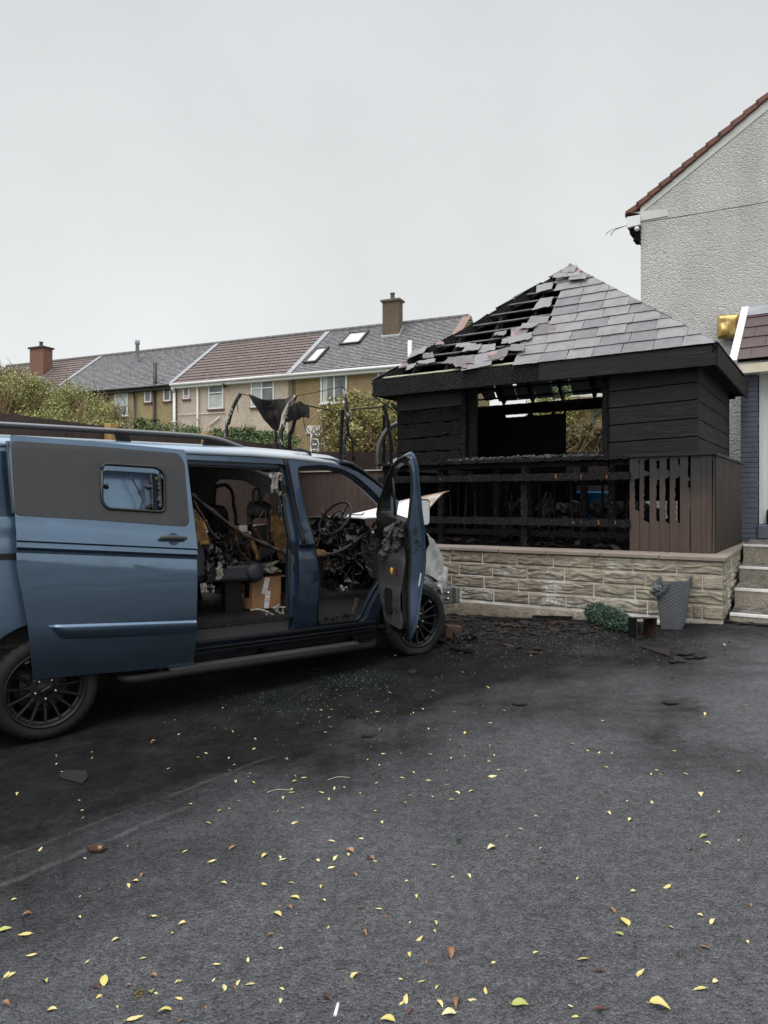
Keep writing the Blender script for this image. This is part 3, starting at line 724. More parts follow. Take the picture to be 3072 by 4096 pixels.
mb = MB(); mb.bar(G(.035, -.04, bz0), G(.03, -.035, CAPZ-.03), .03, .05, up=GU, jit=0)
mb.prism([G(-.02, -.035, bz0), G(-.02, -.035, CAPZ-.03), G(-.005, -.035, CAPZ-.03), G(.005, -.035, bz0)], GV*.02)
obj('corner_batten', mb, M['scorched'], gaz)
mb = MB(); nb = 17
for k in range(nb):
    a, b_ = .0+k*2.36/nb, .0+(k+1)*2.36/nb-.002
    mb.prism([G(-.022-random.uniform(0, .004), a, bz0), G(-.022, b_, bz0), G(-.022, b_, CAPZ-.03), G(-.022, a, CAPZ-.03)], GU*.018)
obj('side_boarding', mb, M['fence_dark'], gaz)
mb = MB(); mb.prism([G(-.03, -.005, bz0), G(-.03, .035, bz0), G(-.03, .035, CAPZ-.03), G(-.03, -.005, CAPZ-.03)], GU*.03)
obj('corner_batten', mb, M['fence_dark'], gaz)
# back and left skirt: dark slats, the light shows between them
mb = MB()
for k in list(range(26))+list(range(46, 56)):
    s = 4.3-k*.075
    mb.prism([G(s, 2.56, bz0), G(s-.066, 2.56, bz0), G(s-.066, 2.56, .4+random.uniform(-.1, .1)), G(s, 2.56, .42)], GV*.015)
obj('burnt_slats', mb, M['black_wood'], gaz); mb = MB()
for k in range(14):
    v = .2+k*.175
    if k % 5 != 3: mb.prism([G(4.33, v, bz0), G(4.33, v+.168, bz0), G(4.33, v+.168, .45), G(4.33, v, .45)], GU*.015)
obj('burnt_slats', mb, M['black_wood'], gaz)

# cabin walls of wide horizontal boards
CV = .19                        # front plane of the cabin
def tilt(s): return 0
def boards(s0, s1, zs, v, mat, name='wall_board', jit=0, drop=0, seg=.03):
    for (za, zb_) in zip(zs[:-1], zs[1:]):
        mb = MB(); n = max(1, int((s0-s1)/seg)) if jit else 1
        def f(a, b_):
            s = s0+(s1-s0)*a; z = za+(zb_-za)*b_
            dz = 0
            if jit and b_ in (0, 1): dz = (-1 if b_ else 1)*max(0, jit*noise.noise(Vector((s*6, za*9, 2)))*1.8)+(-1 if b_ else 1)*.004
            elif not jit: dz = (-1 if b_ else 1)*.007
            return G(s, v-.002*b_+(jit*.5*noise.noise(Vector((s*9, z*14, 4))) if jit else 0), z+dz+drop*(a-.5))
        nu = max(1, int(abs(s0-s1)/.03)) if jit else 2
        mb.grid(f, nu, 6 if jit else 1, smooth=False)
        o = obj(name, mb, mat, gaz); m = o.modifiers.new('thick', 'SOLIDIFY'); m.thickness = .03; m.offset = 0
zr = [.50, .725, .935, 1.145, 1.345, 1.60]
s_l2, _ = gs(2435, 1650, CV); s_r2, _ = gs(2796, 1650, CV)
boards(s_l2, s_r2, [z+.0 for z in zr], CV, M['plank_black'], drop=.03)
sl_l, _ = gs(1590, 1700, CV); sl_r, _ = gs(1851, 1700, CV)
zl = [.51, .70, .905, 1.105, 1.30, 1.60]
boards(sl_l, sl_r, zl[:-1], CV, M['char_small'], jit=.022, drop=.02)
boards(sl_l, sl_r, zl[-2:], CV, M['plank_black'], drop=.02)
for s, w_, m in ((s_l2+.035, .07, 'char'), (sl_r-.03, .07, 'char_deep'), (sl_r-.13, .12, 'char')):
    mb = MB(); vv = CV-.02 if m != 'char' or s < 2 else CV+.05
    mb.bar(G(s, vv, .48), G(s, vv, 1.54), w_, .07, up=GV, seg=.04, jit=.004); obj('window_post', mb, M[m], gaz)
for k, (za, zb_) in enumerate(zip(zr[:-1], zr[1:])):        # right side wall
    mb = MB(); mb.prism([G(s_r2, CV+.0, za+.006), G(s_r2, 2.72, za+.006), G(s_r2, 2.72, zb_-.006), G(s_r2, CV+.0, zb_-.006)], GU*.03)
    obj('wall_board', mb, M['plank_side'], gaz)
for za, zb_ in zip(zl[:-1], zl[1:]):
    mb = MB(); mb.prism([G(sl_l-.03, CV+.02, za+.003), G(sl_l-.03, 2.72, za+.003), G(sl_l-.03, 2.72, zb_-.003), G(sl_l-.03, CV+.02, zb_-.003)], GU*.03)
    obj('wall_board', mb, M['black_wood'], gaz)
for a_, b_ in ((s_l2, s_r2), (sl_l, sl_r)):
    mb = MB(); mb.prism([G(a_, CV+.05, .5), G(b_, CV+.05, .5), G(b_, CV+.05, 1.6), G(a_, CV+.05, 1.6)], GV*.01); obj('wall_lining', mb, M['black_wood'], gaz)
# back wall, burnt through at the right; gap under the eave beam
BV = 2.66
def bs(px): return gs(px, 1700, BV)[0]
s_gap = bs(2262); zlo = -.28
mb = MB(); nn = 40
top = []
for i in range(nn+1):
    s = sl_l+(s_gap-sl_l)*i/nn
    z = 1.43+.006*noise.noise(Vector((s*30, 0, 0)))+(-.014 if .35 < i/nn < .98 else .08)
    if .62 < i/nn < .67 or .86 < i/nn < .90: z += .06
    top.append(G(s, BV, z))
mb.prism([G(s_gap, BV, zlo), G(sl_l, BV, zlo)]+top, GV*.03)
obj('back_wall', mb, M['black_wood'], gaz)
mb = MB(); mb.prism([G(sl_l, BV, DECK), G(1.9, BV, DECK), G(1.9, BV, zlo-.002), G(sl_l, BV, zlo-.002)], GV*.03)
obj('back_wall', mb, M['black_wood'], gaz)
mb = MB(); mb.bar(G(4.35, BV+.03, 1.535), G(.1, BV+.03, 1.535), .06, .15, jit=.004); obj('eave_beam', mb, M['char'], gaz)
mb = MB(); mb.bar(G(bs(2440), BV, .5), G(bs(2440), BV, 1.5), .07, .07, up=GV, jit=.004); obj('post', mb, M['char'], gaz)
mb = MB(); mb.prism([G(bs(2440)-.03, BV, .0), G(s_r2, BV, .0), G(s_r2, BV, 1.5), G(bs(2440)-.03, BV, 1.5)], GV*.03); obj('back_wall', mb, M['black_wood'], gaz)
# fascia
EZ0, EZ1 = 1.505, 1.735
mb = MB(); mb.bar(G(4.52, -.012, (EZ0+EZ1)/2), G(2.0, -.012, (EZ0+EZ1)/2), .035, EZ1-EZ0, seg=.03, jit=.004, ends=.1); obj('fascia', mb, M['char_small'], gaz)
mb = MB(); mb.bar(G(2.0, -.014, (EZ0+EZ1)/2), G(-.03, -.014, (EZ0+EZ1)/2-.01), .033, EZ1-EZ0, jit=0); obj('fascia', mb, M['plank_black'], gaz, bevel=.003)
mb = MB(); mb.bar(G(-.035, -.0, (EZ0+EZ1)/2-.012), G(-.035, 2.87, (EZ0+EZ1)/2-.03), .03, EZ1-EZ0, jit=0); obj('fascia', mb, M['plank_side'], gaz, bevel=.003)
mb = MB(); mb.bar(G(4.52, 0.02, (EZ0+EZ1)/2), G(4.52, 2.87, (EZ0+EZ1)/2), .03, EZ1-EZ0-.03, jit=.004); obj('fascia', mb, M['char'], gaz)
mb = MB(); mb.bar(G(4.52, 2.87, 1.59), G(-.03, 2.87, 1.59), .03, .15, jit=.004); obj('fascia', mb, M['char'], gaz)
mb = MB()
for (a, b_, c, d) in ((( 4.5, 0), (-.0, 0), (s_r2, CV), (sl_l, CV)), ((0, 0), (0, 2.86), (s_r2, 2.7), (s_r2, CV)), ((4.5, 2.86), (4.5, 0), (sl_l, CV), (sl_l, 2.7))):
    mb.prism([G(*a, EZ0+.025), G(*b_, EZ0+.025), G(*c, EZ0+.03), G(*d, EZ0+.03)], UP*.012)
obj('soffit', mb, M['black_wood'], gaz)
# roof frame: a pyramid
AP = (2.09, 1.43, 3.37)
HIPS = {'front': ((-.02, -.02), (4.52, -.02)), 'right': ((-.02, 2.88), (-.02, -.02)), 'back': ((4.52, 2.88), (-.02, 2.88)), 'left': ((4.52, -.02), (4.52, 2.88))}
RZ = 1.745
apex = G(*AP)
for nm, (a, b_) in HIPS.items():
    mb = MB(); mb.bar(G(a[0], a[1], RZ-.09), apex-UP*.09, .05, .12, jit=.004); obj('hip_rafter', mb, M['char'], gaz)
def face(nm):
    a, b_ = HIPS[nm]; A = G(a[0], a[1], RZ); B = G(b_[0], b_[1], RZ); e = (B-A); L = e.length; e.normalize()
    foot = A+e*((apex-A).dot(e)); up = apex-foot; H = up.length; up.normalize()
    n = e.cross(up).normalized()
    if n.z < 0: n = -n
    return A, e, L, up, H, n, (apex-A).dot(e)
mb_r = {}
for nm in HIPS:
    A, e, L, up, H, n, mid = face(nm)
    k = 0; x = .3
    while x < L-.2:
        h = H*(x/mid if x < mid else (L-x)/(L-mid))
        mb = MB(); mb.bar(A+e*x-n*.09, A+e*x+up*h-n*.09, .045, .1, up=n, seg=.06, jit=.004); obj('rafter', mb, M['char'], gaz); x += .52
    NR = 11; rh = H/NR
    for r in range(NR):
        h = (r+.35)*rh; f0 = h/H*mid+.03; f1 = L-h/H*(L-mid)-.03
        mb = MB(); mt = 'grey_batten'
        if nm == 'front' and r == 0: mt = 'pale_batten'
        if nm == 'right': f0 += .1
        if nm == 'back' and r > 0 and r % 3 == 1: f1 = f0+(f1-f0)*.7
        mb.bar(A+e*f0+up*h-n*.028, A+e*f1+up*h-n*.028, .028, .022, up=n, seg=.08, jit=.002)
        obj('batten', mb, M[mt] if nm == 'front' else M['char'], gaz)
# roof slates
edgeL = [Z4(*p) for p in ((770, 60), (765, 95), (752, 128), (702, 150), (782, 168), (722, 192), (745, 240), (690, 290), (617, 330), (613, 352), (640, 385), (650, 445), (655, 470))]
def left_limit(py):
    for (x0, y0), (x1, y1) in zip(edgeL, edgeL[1:]):
        if min(y0, y1) <= py <= max(y0, y1) and y0 != y1: return x0+(x1-x0)*(py-y0)/(y1-y0)
    return edgeL[0][0] if py < edgeL[0][1] else edgeL[-1][0]
def slate_poly(L, Hh, rr, broken):
    """outline in (x along, y up) of one slate, chipped edges"""
    pts = []
    def edge(p, q, n, j):
        for i in range(n):
            t = i/n; pts.append((p[0]+(q[0]-p[0])*t+rr.uniform(-j, j), p[1]+(q[1]-p[1])*t+rr.uniform(-j, j)))
    j = .0035
    c = [(0, 0), (L, 0), (L, Hh), (0, Hh)]
    if broken:
        c = [(rr.uniform(0, .3)*L, rr.uniform(0, .3)*Hh), (L*rr.uniform(.7, 1), rr.uniform(0, .35)*Hh), (L*rr.uniform(.75, 1.05), Hh*rr.uniform(.7, 1)), (L*rr.uniform(.0, .35), Hh*rr.uniform(.7, 1.05))]
        j = .014
    edge(c[0], c[1], 6, j); edge(c[1], c[2], 4, j*.6); edge(c[2], c[3], 4, j); edge(c[3], c[0], 4, j*.6)
    return pts
def put_slate(mb, o, e, up, n, poly, th, lift, tilt_, rot=0):
    """lift: height of the lower edge off the battens; tilt_: slope of the slate back to the roof"""
    cr, sr = math.cos(rot), math.sin(rot)
    P = []
    for x, y in poly:
        x2, y2 = x*cr-y*sr, x*sr+y*cr
        P.append(o+e*x2+up*y2+n*(lift-tilt_*y2))
    mb.prism(P, n*th)
SE = .2
for nm in HIPS:
    A, e, L, up, H, n, mid = face(nm)
    groups = {'slate': MB(), 'slate_dark': MB(), 'slate_pink': MB()}
    rr = random.Random({'front': 1, 'right': 2, 'back': 3, 'left': 4}[nm])
    rows = 11; rh = H/rows
    for r in range(rows):
        h = r*rh-.03; f0 = max(0, h)/H*mid; f1 = L-max(0, h)/H*(L-mid)
        x = (f0-.35)+(.165 if r % 2 else 0)+rr.uniform(-.02, .02)
        while x < f1:
            W_ = .335+rr.uniform(-.03, .03); x0, x1 = max(x, f0-.02), min(x+W_-.006, f1+.02)
            ok = x1-x0 > .06
            cpt = A+e*((x0+x1)/2)+up*(h+rh*.5); px, py = proj(cpt)
            brk = False
            if nm == 'front':
                dl = px-left_limit(py)
                if dl < -10: ok = False
                elif dl < 40: brk = rr.random() < .55
            elif nm == 'left': ok = ok and rr.random() < .8
            elif nm == 'back':
                f = (x0-f0)/max(.1, f1-f0)
                sb_ = 4.52-(x0+x1)/2
                if r == 0 and (1.35 < sb_ < 1.95 or 2.05 < sb_ < 2.3 or rr.random() < .12): ok = False
                elif r == 1 and rr.random() < .15: ok = False
                elif r > 1 and rr.random() < .04: ok = False
                brk = rr.random() < .3
            if ok:
                hh = min(rh*1.55, H-h)
                # trim to the hips
                pl = slate_poly(x1-x0, hh, rr, brk)
                q = []
                for (a, b_) in pl:
                    hx = min(max(h+b_, 0), H); l0, l1 = hx/H*mid-.015, L-hx/H*(L-mid)+.015
                    q.append((min(max(x0+a, l0), max(l0, l1))-x0, b_))
                k = 'slate' if rr.random() < .68 else 'slate_dark'
                if nm == 'front' and px-left_limit(py) < 150 and rr.random() < .25: k = 'slate_pink'
                if nm == 'front' and r >= 9 and rr.random() < .3: k = 'slate_pink'
                put_slate(groups[k], A+e*x0+up*h, e, up, n, q, .006, .014+rr.uniform(0, .006), .014/ (rh*1.2), rr.uniform(-.012, .012))
            x += W_
    if nm == 'front':
        for (u, v, w_, h_, k) in ((215, 408, .3, .2, 'slate'), (258, 418, .22, .2, 'slate_pink'), (292, 378, .2, .1, 'slate_pink'), (148, 465, .2, .12, 'slate_pink'), (182, 470, .2, .16, 'slate'), (232, 454, .28, .12, 'slate'), (268, 448, .14, .1, 'slate'),
                                  (345, 442, .34, .22, 'slate_pink'), (395, 388, .36, .14, 'slate'), (402, 436, .36, .3, 'slate_pink'), (372, 470, .28, .2, 'slate_pink'), (460, 440, .42, .3, 'slate'), (498, 392, .34, .24, 'slate'), (545, 335, .22, .14, 'slate_dark'),
                                  (552, 410, .32, .22, 'slate_pink'), (596, 358, .3, .16, 'slate'), (620, 400, .3, .2, 'slate_dark'), (520, 432, .3, .18, 'slate_pink'), (430, 400, .3, .2, 'slate'), (640, 345, .34, .22, 'slate'), (655, 310, .3, .2, 'slate')):
            p = hit(*Z4(u, v), A, n); q = slate_poly(w_, h_, rr, h_ < .28 or rr.random() < .4)
            ms1 = MB(); put_slate(ms1, p-e*w_/2-up*h_/2, e, up, n, q, .009, .02+rr.uniform(0, .03), .05*rr.random(), rr.uniform(-.3, .2)); obj('loose_slate', ms1, M[k], gaz)
    for k, g_ in groups.items():
        if g_.v: obj('roof_slates', g_, M[k], gaz)
for nm in ('left', 'back'):      # scorched sarking felt under the slopes at the back
    A, e, L, up, H, n, mid = face(nm); h0 = .05 if nm == 'left' else .42
    mb = MB(); f0, f1 = h0/H*mid, L-h0/H*(L-mid)
    mb.prism([A+e*f0+up*h0-n*.012, A+e*f1+up*h0-n*.012, A+e*mid+up*H-n*.012], n*.004); obj('sarking', mb, M['black_wood'], gaz)
# top cap slates and twisted flashing at the apex
mb = MB(); A, e, L, up, H, n, mid = face('front'); rr = random.Random(9)
for (u, v, w_, h_, ro) in ((850, 97, .42, .2, .05), (800, 95, .28, .2, -.1), (870, 110, .34, .16, .18), (835, 75, .3, .2, .0)):
    p = hit(*Z4(u, v), A, n); put_slate(mb, p-e*w_/2-up*h_/2, e, up, n, slate_poly(w_, h_, rr, True), .009, .06, .05, ro)
obj('ridge_slates', mb, M['slate'], gaz)
mb = MB(); p = apex+UP*.03
p = apex+UP*.0; mb.prism([p-GU*.14-UP*.06, p-GU*.12-UP*.075, p+UP*.03+GU*.03, p+UP*.045], GV*.006)
obj('ridge_flashing', mb, M['lead'], gaz)
# sill charcoal heaped on the rail cap below the opening
mb = MB(); rr = random.Random(12)
for i in range(900):
    s = rr.uniform(1.25, 3.3); v = CV-.05+rr.uniform(-.18, .12)
    hgt_ = .05*smooth01((3.4-s)/.5)*smooth01((s-1.1)/.3)*(.4+.8*abs(noise.noise(Vector((s*3, 1, 0)))))+.012
    mb.box(G(s, v, CAPZ+rr.uniform(0, hgt_)), (rr.uniform(.008, .03),)*3, Matrix.Rotation(rr.random()*3, 3, (rr.random(), rr.random(), 1)), jit=.005)
obj('charcoal_heap', mb, [basic('grey_charcoal', (.06, .06, .06), (.02, .02, .02), .6)], gaz)
tag(bpy.data.objects['charcoal_heap'], kind='stuff')
# leaning sheet inside the opening
mb = MB(); p = [hit(*Z4(u, v), G(0, .75, 0), GV) for u, v in ((418, 655), (447, 652), (425, 780), (410, 785))]
mb.prism(p, GV*.02); obj('loose_panel', mb, M['trim_grey'], gaz)
# ruined contents seen below the rail: charred seat shells
for (s, v, r) in ((1.2, 1.2, .28), (1.45, 1.5, .3), (2.6, 1.6, .35), (3.1, 1.7, .3), (2.2, 1.9, .3)):
    pass
mb = MB(); rr = random.Random(21)
for i in range(26): mb.blob(G(rr.uniform(.95, 3.3), rr.uniform(1.1, 2.2), rr.uniform(-.5, -.1)), rr.uniform(.08, .2), 2, .5, 2.5, scale=(1, 1, .8))
for i in range(10):
    a = G(rr.uniform(1, 3.2), rr.uniform(.7, 2), -.55); b_ = a+GU*rr.uniform(-.5, .5)+UP*rr.uniform(.2, .7)
    mb.bar(a, b_, .03, .03, up=GV, jit=.004)
tag(obj('burnt_debris', mb, M['sooty']), 'charred heap of wrecked seating on the gazebo deck', 'debris', kind='stuff')

# ================================================================== roughcast house on the right
HP = Vector((5.8, 11.5, 0))
def hw(px, py, d=0):
    """photo point on the gable plane (d metres in front of it)"""
    return hit(px, py, HP-GV*d, GV)
hs = thing('roughcast_house', (6.5, 11.6, 1.0), 'pale grey roughcast house gable with red-brown verge tiles', 'house')
gl = hw(2563, 1000)                      # left corner of the gable
z0, ze = .2, EYE+4.93
def HS(s, d, z): return Vector((gl.x, gl.y, 0))-GU*s-GV*d+UP*z     # s to the right along the gable, d towards us
pv1, pv2 = hw(2528, 848), hw(3072, 388)
def sof(p): return (p-gl).dot(-GU)
s1, s2 = sof(pv1), sof(pv2); slope_ = (pv2.z-pv1.z)/(s2-s1)
def zr_(s): return pv1.z+(s-s1)*slope_
RS = 4.2                                  # ridge position
mb = MB()
mb.prism([HS(0, 0, z0), HS(2*RS, 0, z0), HS(2*RS, 0, zr_(0)), HS(RS, 0, zr_(RS)), HS(0, 0, zr_(0))], GV*7)
obj('gable_wall', mb, M['dash_grey'], hs)
mb = MB()
mb.prism([HS(-.02, .012, zr_(0)-.17), HS(.0, .012, zr_(0)-.06), HS(RS, .012, zr_(RS)-.02), HS(RS, .012, zr_(RS)-.25)], GV*.02)
obj('verge_board', mb, M['render_smooth'], hs)
mb = MB()
pa = [hw(*ZH(u, v), .013) for u, v in ((245, 1105), (540, 1075), (545, 1130), (330, 1170), (325, 1178), (325, 1110))]
mb.prism(pa, GV*.012); obj('render_patch', mb, M['render_smooth'], hs)
mb = MB()                                   # verge tiles: overlapping courses
n = 24; Ls = RS-(-.25)
for k in range(n):
    a, b_ = -.25+Ls*k/n, -.25+Ls*(k+1.25)/n
    za, zb_ = zr_(a)+.055, zr_(b_)+.02
    mb.prism([HS(a, .06, za-.075), HS(b_, .06, zb_-.06), HS(b_, .06, zb_+.02), HS(a, .06, za+.025)], GV*7.0)
obj('roof_tiles', mb, M['verge_red'], hs)
mb = MB(); q = [hw(*ZH(u, v), .10) for u, v in ((213, 1140), (322, 1120), (322, 1200), (215, 1228))]
mb.prism(q, GV*.5); obj('soffit_box', mb, M['upvc'], hs, bevel=.006)
mb = MB(); q = [hw(*ZH(u, v), .07) for u, v in ((200, 1118), (245, 1098), (240, 1140), (215, 1142), (208, 1150))]
mb.prism(q, GV*.3)
q = [hw(*ZH(u, v), .03) for u, v in ((215, 1225), (325, 1195), (325, 1370), (312, 1340), (300, 1328), (265, 1330), (272, 1310), (277, 1290), (268, 1265), (255, 1292), (240, 1280), (236, 1250))]
mb.prism(q, GV*.25); obj('burnt_soffit', mb, M['black_wood'], hs)
mb = MB(); mb.lathe([(0, 0), (.035, 0), (.045, .03), (.03, .06), (0, .06)], 14, hw(*ZH(293, 1238), .06), Matrix.Rotation(R_(100), 3, 'X'))
obj('sensor', mb, M['white'], hs)
mb = MB()
ca = [hw(*ZH(u, v), .08) for u, v in ((1600, 960), (1350, 1018), (1000, 1078), (700, 1128), (480, 1162), (330, 1183), (210, 1210), (120, 1245), (85, 1290))]
mb.tube(spline(ca, 4), .006, 5); mb.tube(spline([hw(*ZH(u, v), .08) for u, v in ((210, 1210), (130, 1232), (70, 1258), (45, 1285))], 4), .005, 5)
cable = obj('overhead_cable', mb, M['black_plastic'], None, base=hw(3072, 780)); tag(cable, 'thin dark cable slung across the pale gable', 'cable')
# porch: lean-to slate roof, verge trim, fascia, brick pillar, white door
PZ = EYE-.53
PV = 3.12           # plane of the porch front, gazebo v
def PF(s, d, z): return G(s, PV+d, z)       # s is gazebo s (negative to the right)
eave = [hit(*ZR(u, v), G(0, PV-.32, 0), GV) for u, v in ((235, 578), (503, 545))]
zev = (eave[0].z+eave[1].z)/2
sL = (eave[0]-GR).dot(GU)
top_y = hw(*ZR(300, 135)).z
mb = MB()
rowsP = 5; depth = 4.24-(PV-.32)
def proof(s, t): return G(s, PV-.32+depth*t, 0)+UP*(zev-EYE+ (top_y-zev)*t) if False else GR+GU*s+GV*(PV-.32+depth*t)+UP*(zev+(top_y-zev)*t)
nP = GU.cross(proof(0, 1)-proof(0, 0)).normalized()
if nP.z < 0: nP = -nP
rr = random.Random(4)
for r in range(rowsP):
    t0, t1 = r/rowsP, min(1, (r+1.35)/rowsP)
    x = (.0 if r % 2 else -.16)
    while x < 3:
        a, b_ = max(0, x), x+.325
        mb.prism([proof(sL-a, t0)+nP*.028, proof(sL-b_, t0)+nP*.028, proof(sL-b_, t1)+nP*.006, proof(sL-a, t1)+nP*.006], nP*.008)
        x += .33
porch_roof = obj('porch_roof', mb, M['porch_slate'], hs)
mb = MB(); mb.prism([proof(sL-.0, 0), proof(sL-3, 0), proof(sL-3, 1), proof(sL, 1)], -nP*.02); obj('roof_lining', mb, M['black_wood'], porch_roof)
mb = MB(); mb.prism([proof(sL-.0, .83)+nP*.04, proof(sL-3, .83)+nP*.04, proof(sL-3, 1.02)+nP*.04, proof(sL, 1.02)+nP*.04], nP*.006); obj('lead_flashing', mb, M['lead'], porch_roof)
mb = MB(); mb.prism([proof(sL+.10, -.03)-nP*.05, proof(sL-.005, -.03)-nP*.05, proof(sL-.005, 1.04)-nP*.05, proof(sL+.10, 1.04)-nP*.05], nP*.105); obj('verge_trim', mb, M['upvc'], porch_roof, bevel=.004)
mb = MB(); mb.prism([GR+GU*(sL)+GV*(PV-.30)+UP*(zev-.175), GR+GU*(sL-3)+GV*(PV-.30)+UP*(zev-.175), GR+GU*(sL-3)+GV*(PV-.30)+UP*(zev-.04), GR+GU*(sL)+GV*(PV-.30)+UP*(zev-.04)], GV*.03)
obj('fascia', mb, basic('bare_wood_fascia', (.58, .47, .30), (.66, .62, .54), .6, nscale=2), porch_roof, bevel=.003)
mb = MB(); mb.prism([GR+GU*(sL)+GV*(PV-.27)+UP*(zev-.16), GR+GU*(sL-3)+GV*(PV-.27)+UP*(zev-.16), GR+GU*(sL-3)+GV*4.24+UP*(zev-.16), GR+GU*(sL)+GV*4.24+UP*(zev-.16)], UP*.015)
obj('soffit', mb, M['upvc'], porch_roof)
pl, pr = [hit(*ZR(u, 1500), G(0, PV, 0), GV) for u in (266, 411)]
sA, sB = (pl-GR).dot(GU), (pr-GR).dot(GU)
mb = MB(); rr = random.Random(8); z = PZ-.02; k = 0; cz_ = .0745
while z < zev-.17:
    zt = min(z+cz_-.009, zev-.165)
    segs = [(0, 1)] if k % 2 else [(0, .48), (.5, 1)]
    for a, b_ in segs:
        j = rr.uniform(0, .005)
        sa, sb = sA+(sB-sA)*a, sA+(sB-sA)*b_
        mb.prism([GR+GU*sa+GV*(PV-j)+UP*z, GR+GU*sb+GV*(PV-j)+UP*z, GR+GU*sb+GV*(PV-j)+UP*zt, GR+GU*sa+GV*(PV-j)+UP*zt], GV*.1)
    for q in (range(2) if k % 2 else range(1)):      # return face
        y0_, y1_ = (.105, .2) if (k % 2 and q) else (.003, .1) if k % 2 else (.003, .21)
        j = rr.uniform(0, .004)
        mb.prism([GR+GU*(sB-j)+GV*(PV+y0_)+UP*z, GR+GU*(sB-j)+GV*(PV+y1_)+UP*z, GR+GU*(sB-j)+GV*(PV+y1_)+UP*zt, GR+GU*(sB-j)+GV*(PV+y0_)+UP*zt], GU*.06)
    z += cz_; k += 1
pil = obj('brick_pillar', mb, M['brick_blue'], hs, bevel=.004)
mb = MB(); mb.prism([GR+GU*(sA-.004)+GV*(PV+.006)+UP*(PZ-.05), GR+GU*(sB+.006)+GV*(PV+.006)+UP*(PZ-.05), GR+GU*(sB+.006)+GV*(PV+.21)+UP*(PZ-.05), GR+GU*(sA-.004)+GV*(PV+.21)+UP*(PZ-.05)][::-1], UP*(zev-.17-PZ+.05))
obj('mortar_core', mb, M['brick_blue'], pil)
mb = MB(); mb.prism([GR+GU*(sB-.02)+GV*(PV+.12)+UP*(PZ+.20), GR+GU*(sB-2.5)+GV*(PV+.12)+UP*(PZ+.20), GR+GU*(sB-2.5)+GV*(PV+.12)+UP*(zev-.16), GR+GU*(sB-.02)+GV*(PV+.12)+UP*(zev-.16)], GV*.05)
dr_ = obj('door', mb, M['door_white'], hs)
mb = MB(); mb.prism([GR+GU*(sB-.015)+GV*(PV+.08)+UP*(PZ+.19), GR+GU*(sB-.075)+GV*(PV+.08)+UP*(PZ+.19), GR+GU*(sB-.075)+GV*(PV+.08)+UP*(zev-.16), GR+GU*(sB-.015)+GV*(PV+.08)+UP*(zev-.16)], GV*.06)
obj('door_frame', mb, M['upvc'], dr_, bevel=.004)
mb = MB(); mb.prism([GR+GU*(sB-.005)+GV*(PV-.06)+UP*(PZ-.02), GR+GU*(sB-2.5)+GV*(PV-.06)+UP*(PZ-.02), GR+GU*(sB-2.5)+GV*(PV+.3)+UP*(PZ-.02), GR+GU*(sB-.005)+GV*(PV+.3)+UP*(PZ-.02)], UP*.205)
obj('doorstep', mb, M['brick_blue'], hs, bevel=.015)
# half melted floodlight on the gable
c = hw(*ZR(160, 272), .12)
mb = MB()
def fl_(a, b_):
    x, y = (a-.5), (b_-.5); e = max(abs(x), abs(y))*2
    w_ = .30; h_ = .37
    return c-GU*(x*w_*(1+.05*noise.noise(Vector((y*5, 1, 3)))))+UP*(-y*h_-.05*x*h_)-GV*(.05*(1-e**6)+.03*noise.noise(Vector((x*4, y*3, 7)))*(1-e**3))
mb.grid(fl_, 22, 24)
fl_o = thing('melted_lamp', c, 'half-melted gold coloured wall lamp on the roughcast gable', 'lamp')
o = obj('lamp_face', mb, M['gold'], fl_o); m = o.modifiers.new('t', 'SOLIDIFY'); m.thickness = .012
mb = MB(); mb.box(c+GV*.06, (.25, .1, .3), Matrix.Rotation(math.atan2(GU.y, GU.x), 3, 'Z')); obj('lamp_housing', mb, M['gold'], fl_o, bevel=.02)
# boot on the doorstep, cut by the frame
c = hit(*ZR(490, 1985), G(0, PV-.02, 0), GV)
bt = thing('black_boot', c, 'black boot standing on the blue doorstep by the white door', 'boot')
mb = MB(); x_ = -GU
prof = [(-.10, .0), (.16, .0), (.18, .03), (.15, .07), (.05, .10), (.02, .2), (-.10, .21), (-.11, .08)]
mb.prism([c+x_*(a+.1)+UP*(b_+.012) for a, b_ in rounded(prof, .04, 3)], GV*.1); obj('upper', mb, M['boot'], bt, bevel=.02)
mb = MB(); mb.prism([c+x_*(a+.1)-GV*.005+UP*b_ for a, b_ in ((-.11, 0), (.19, 0), (.19, .025), (-.11, .025))], GV*.11); obj('sole', mb, M['seal'], bt)

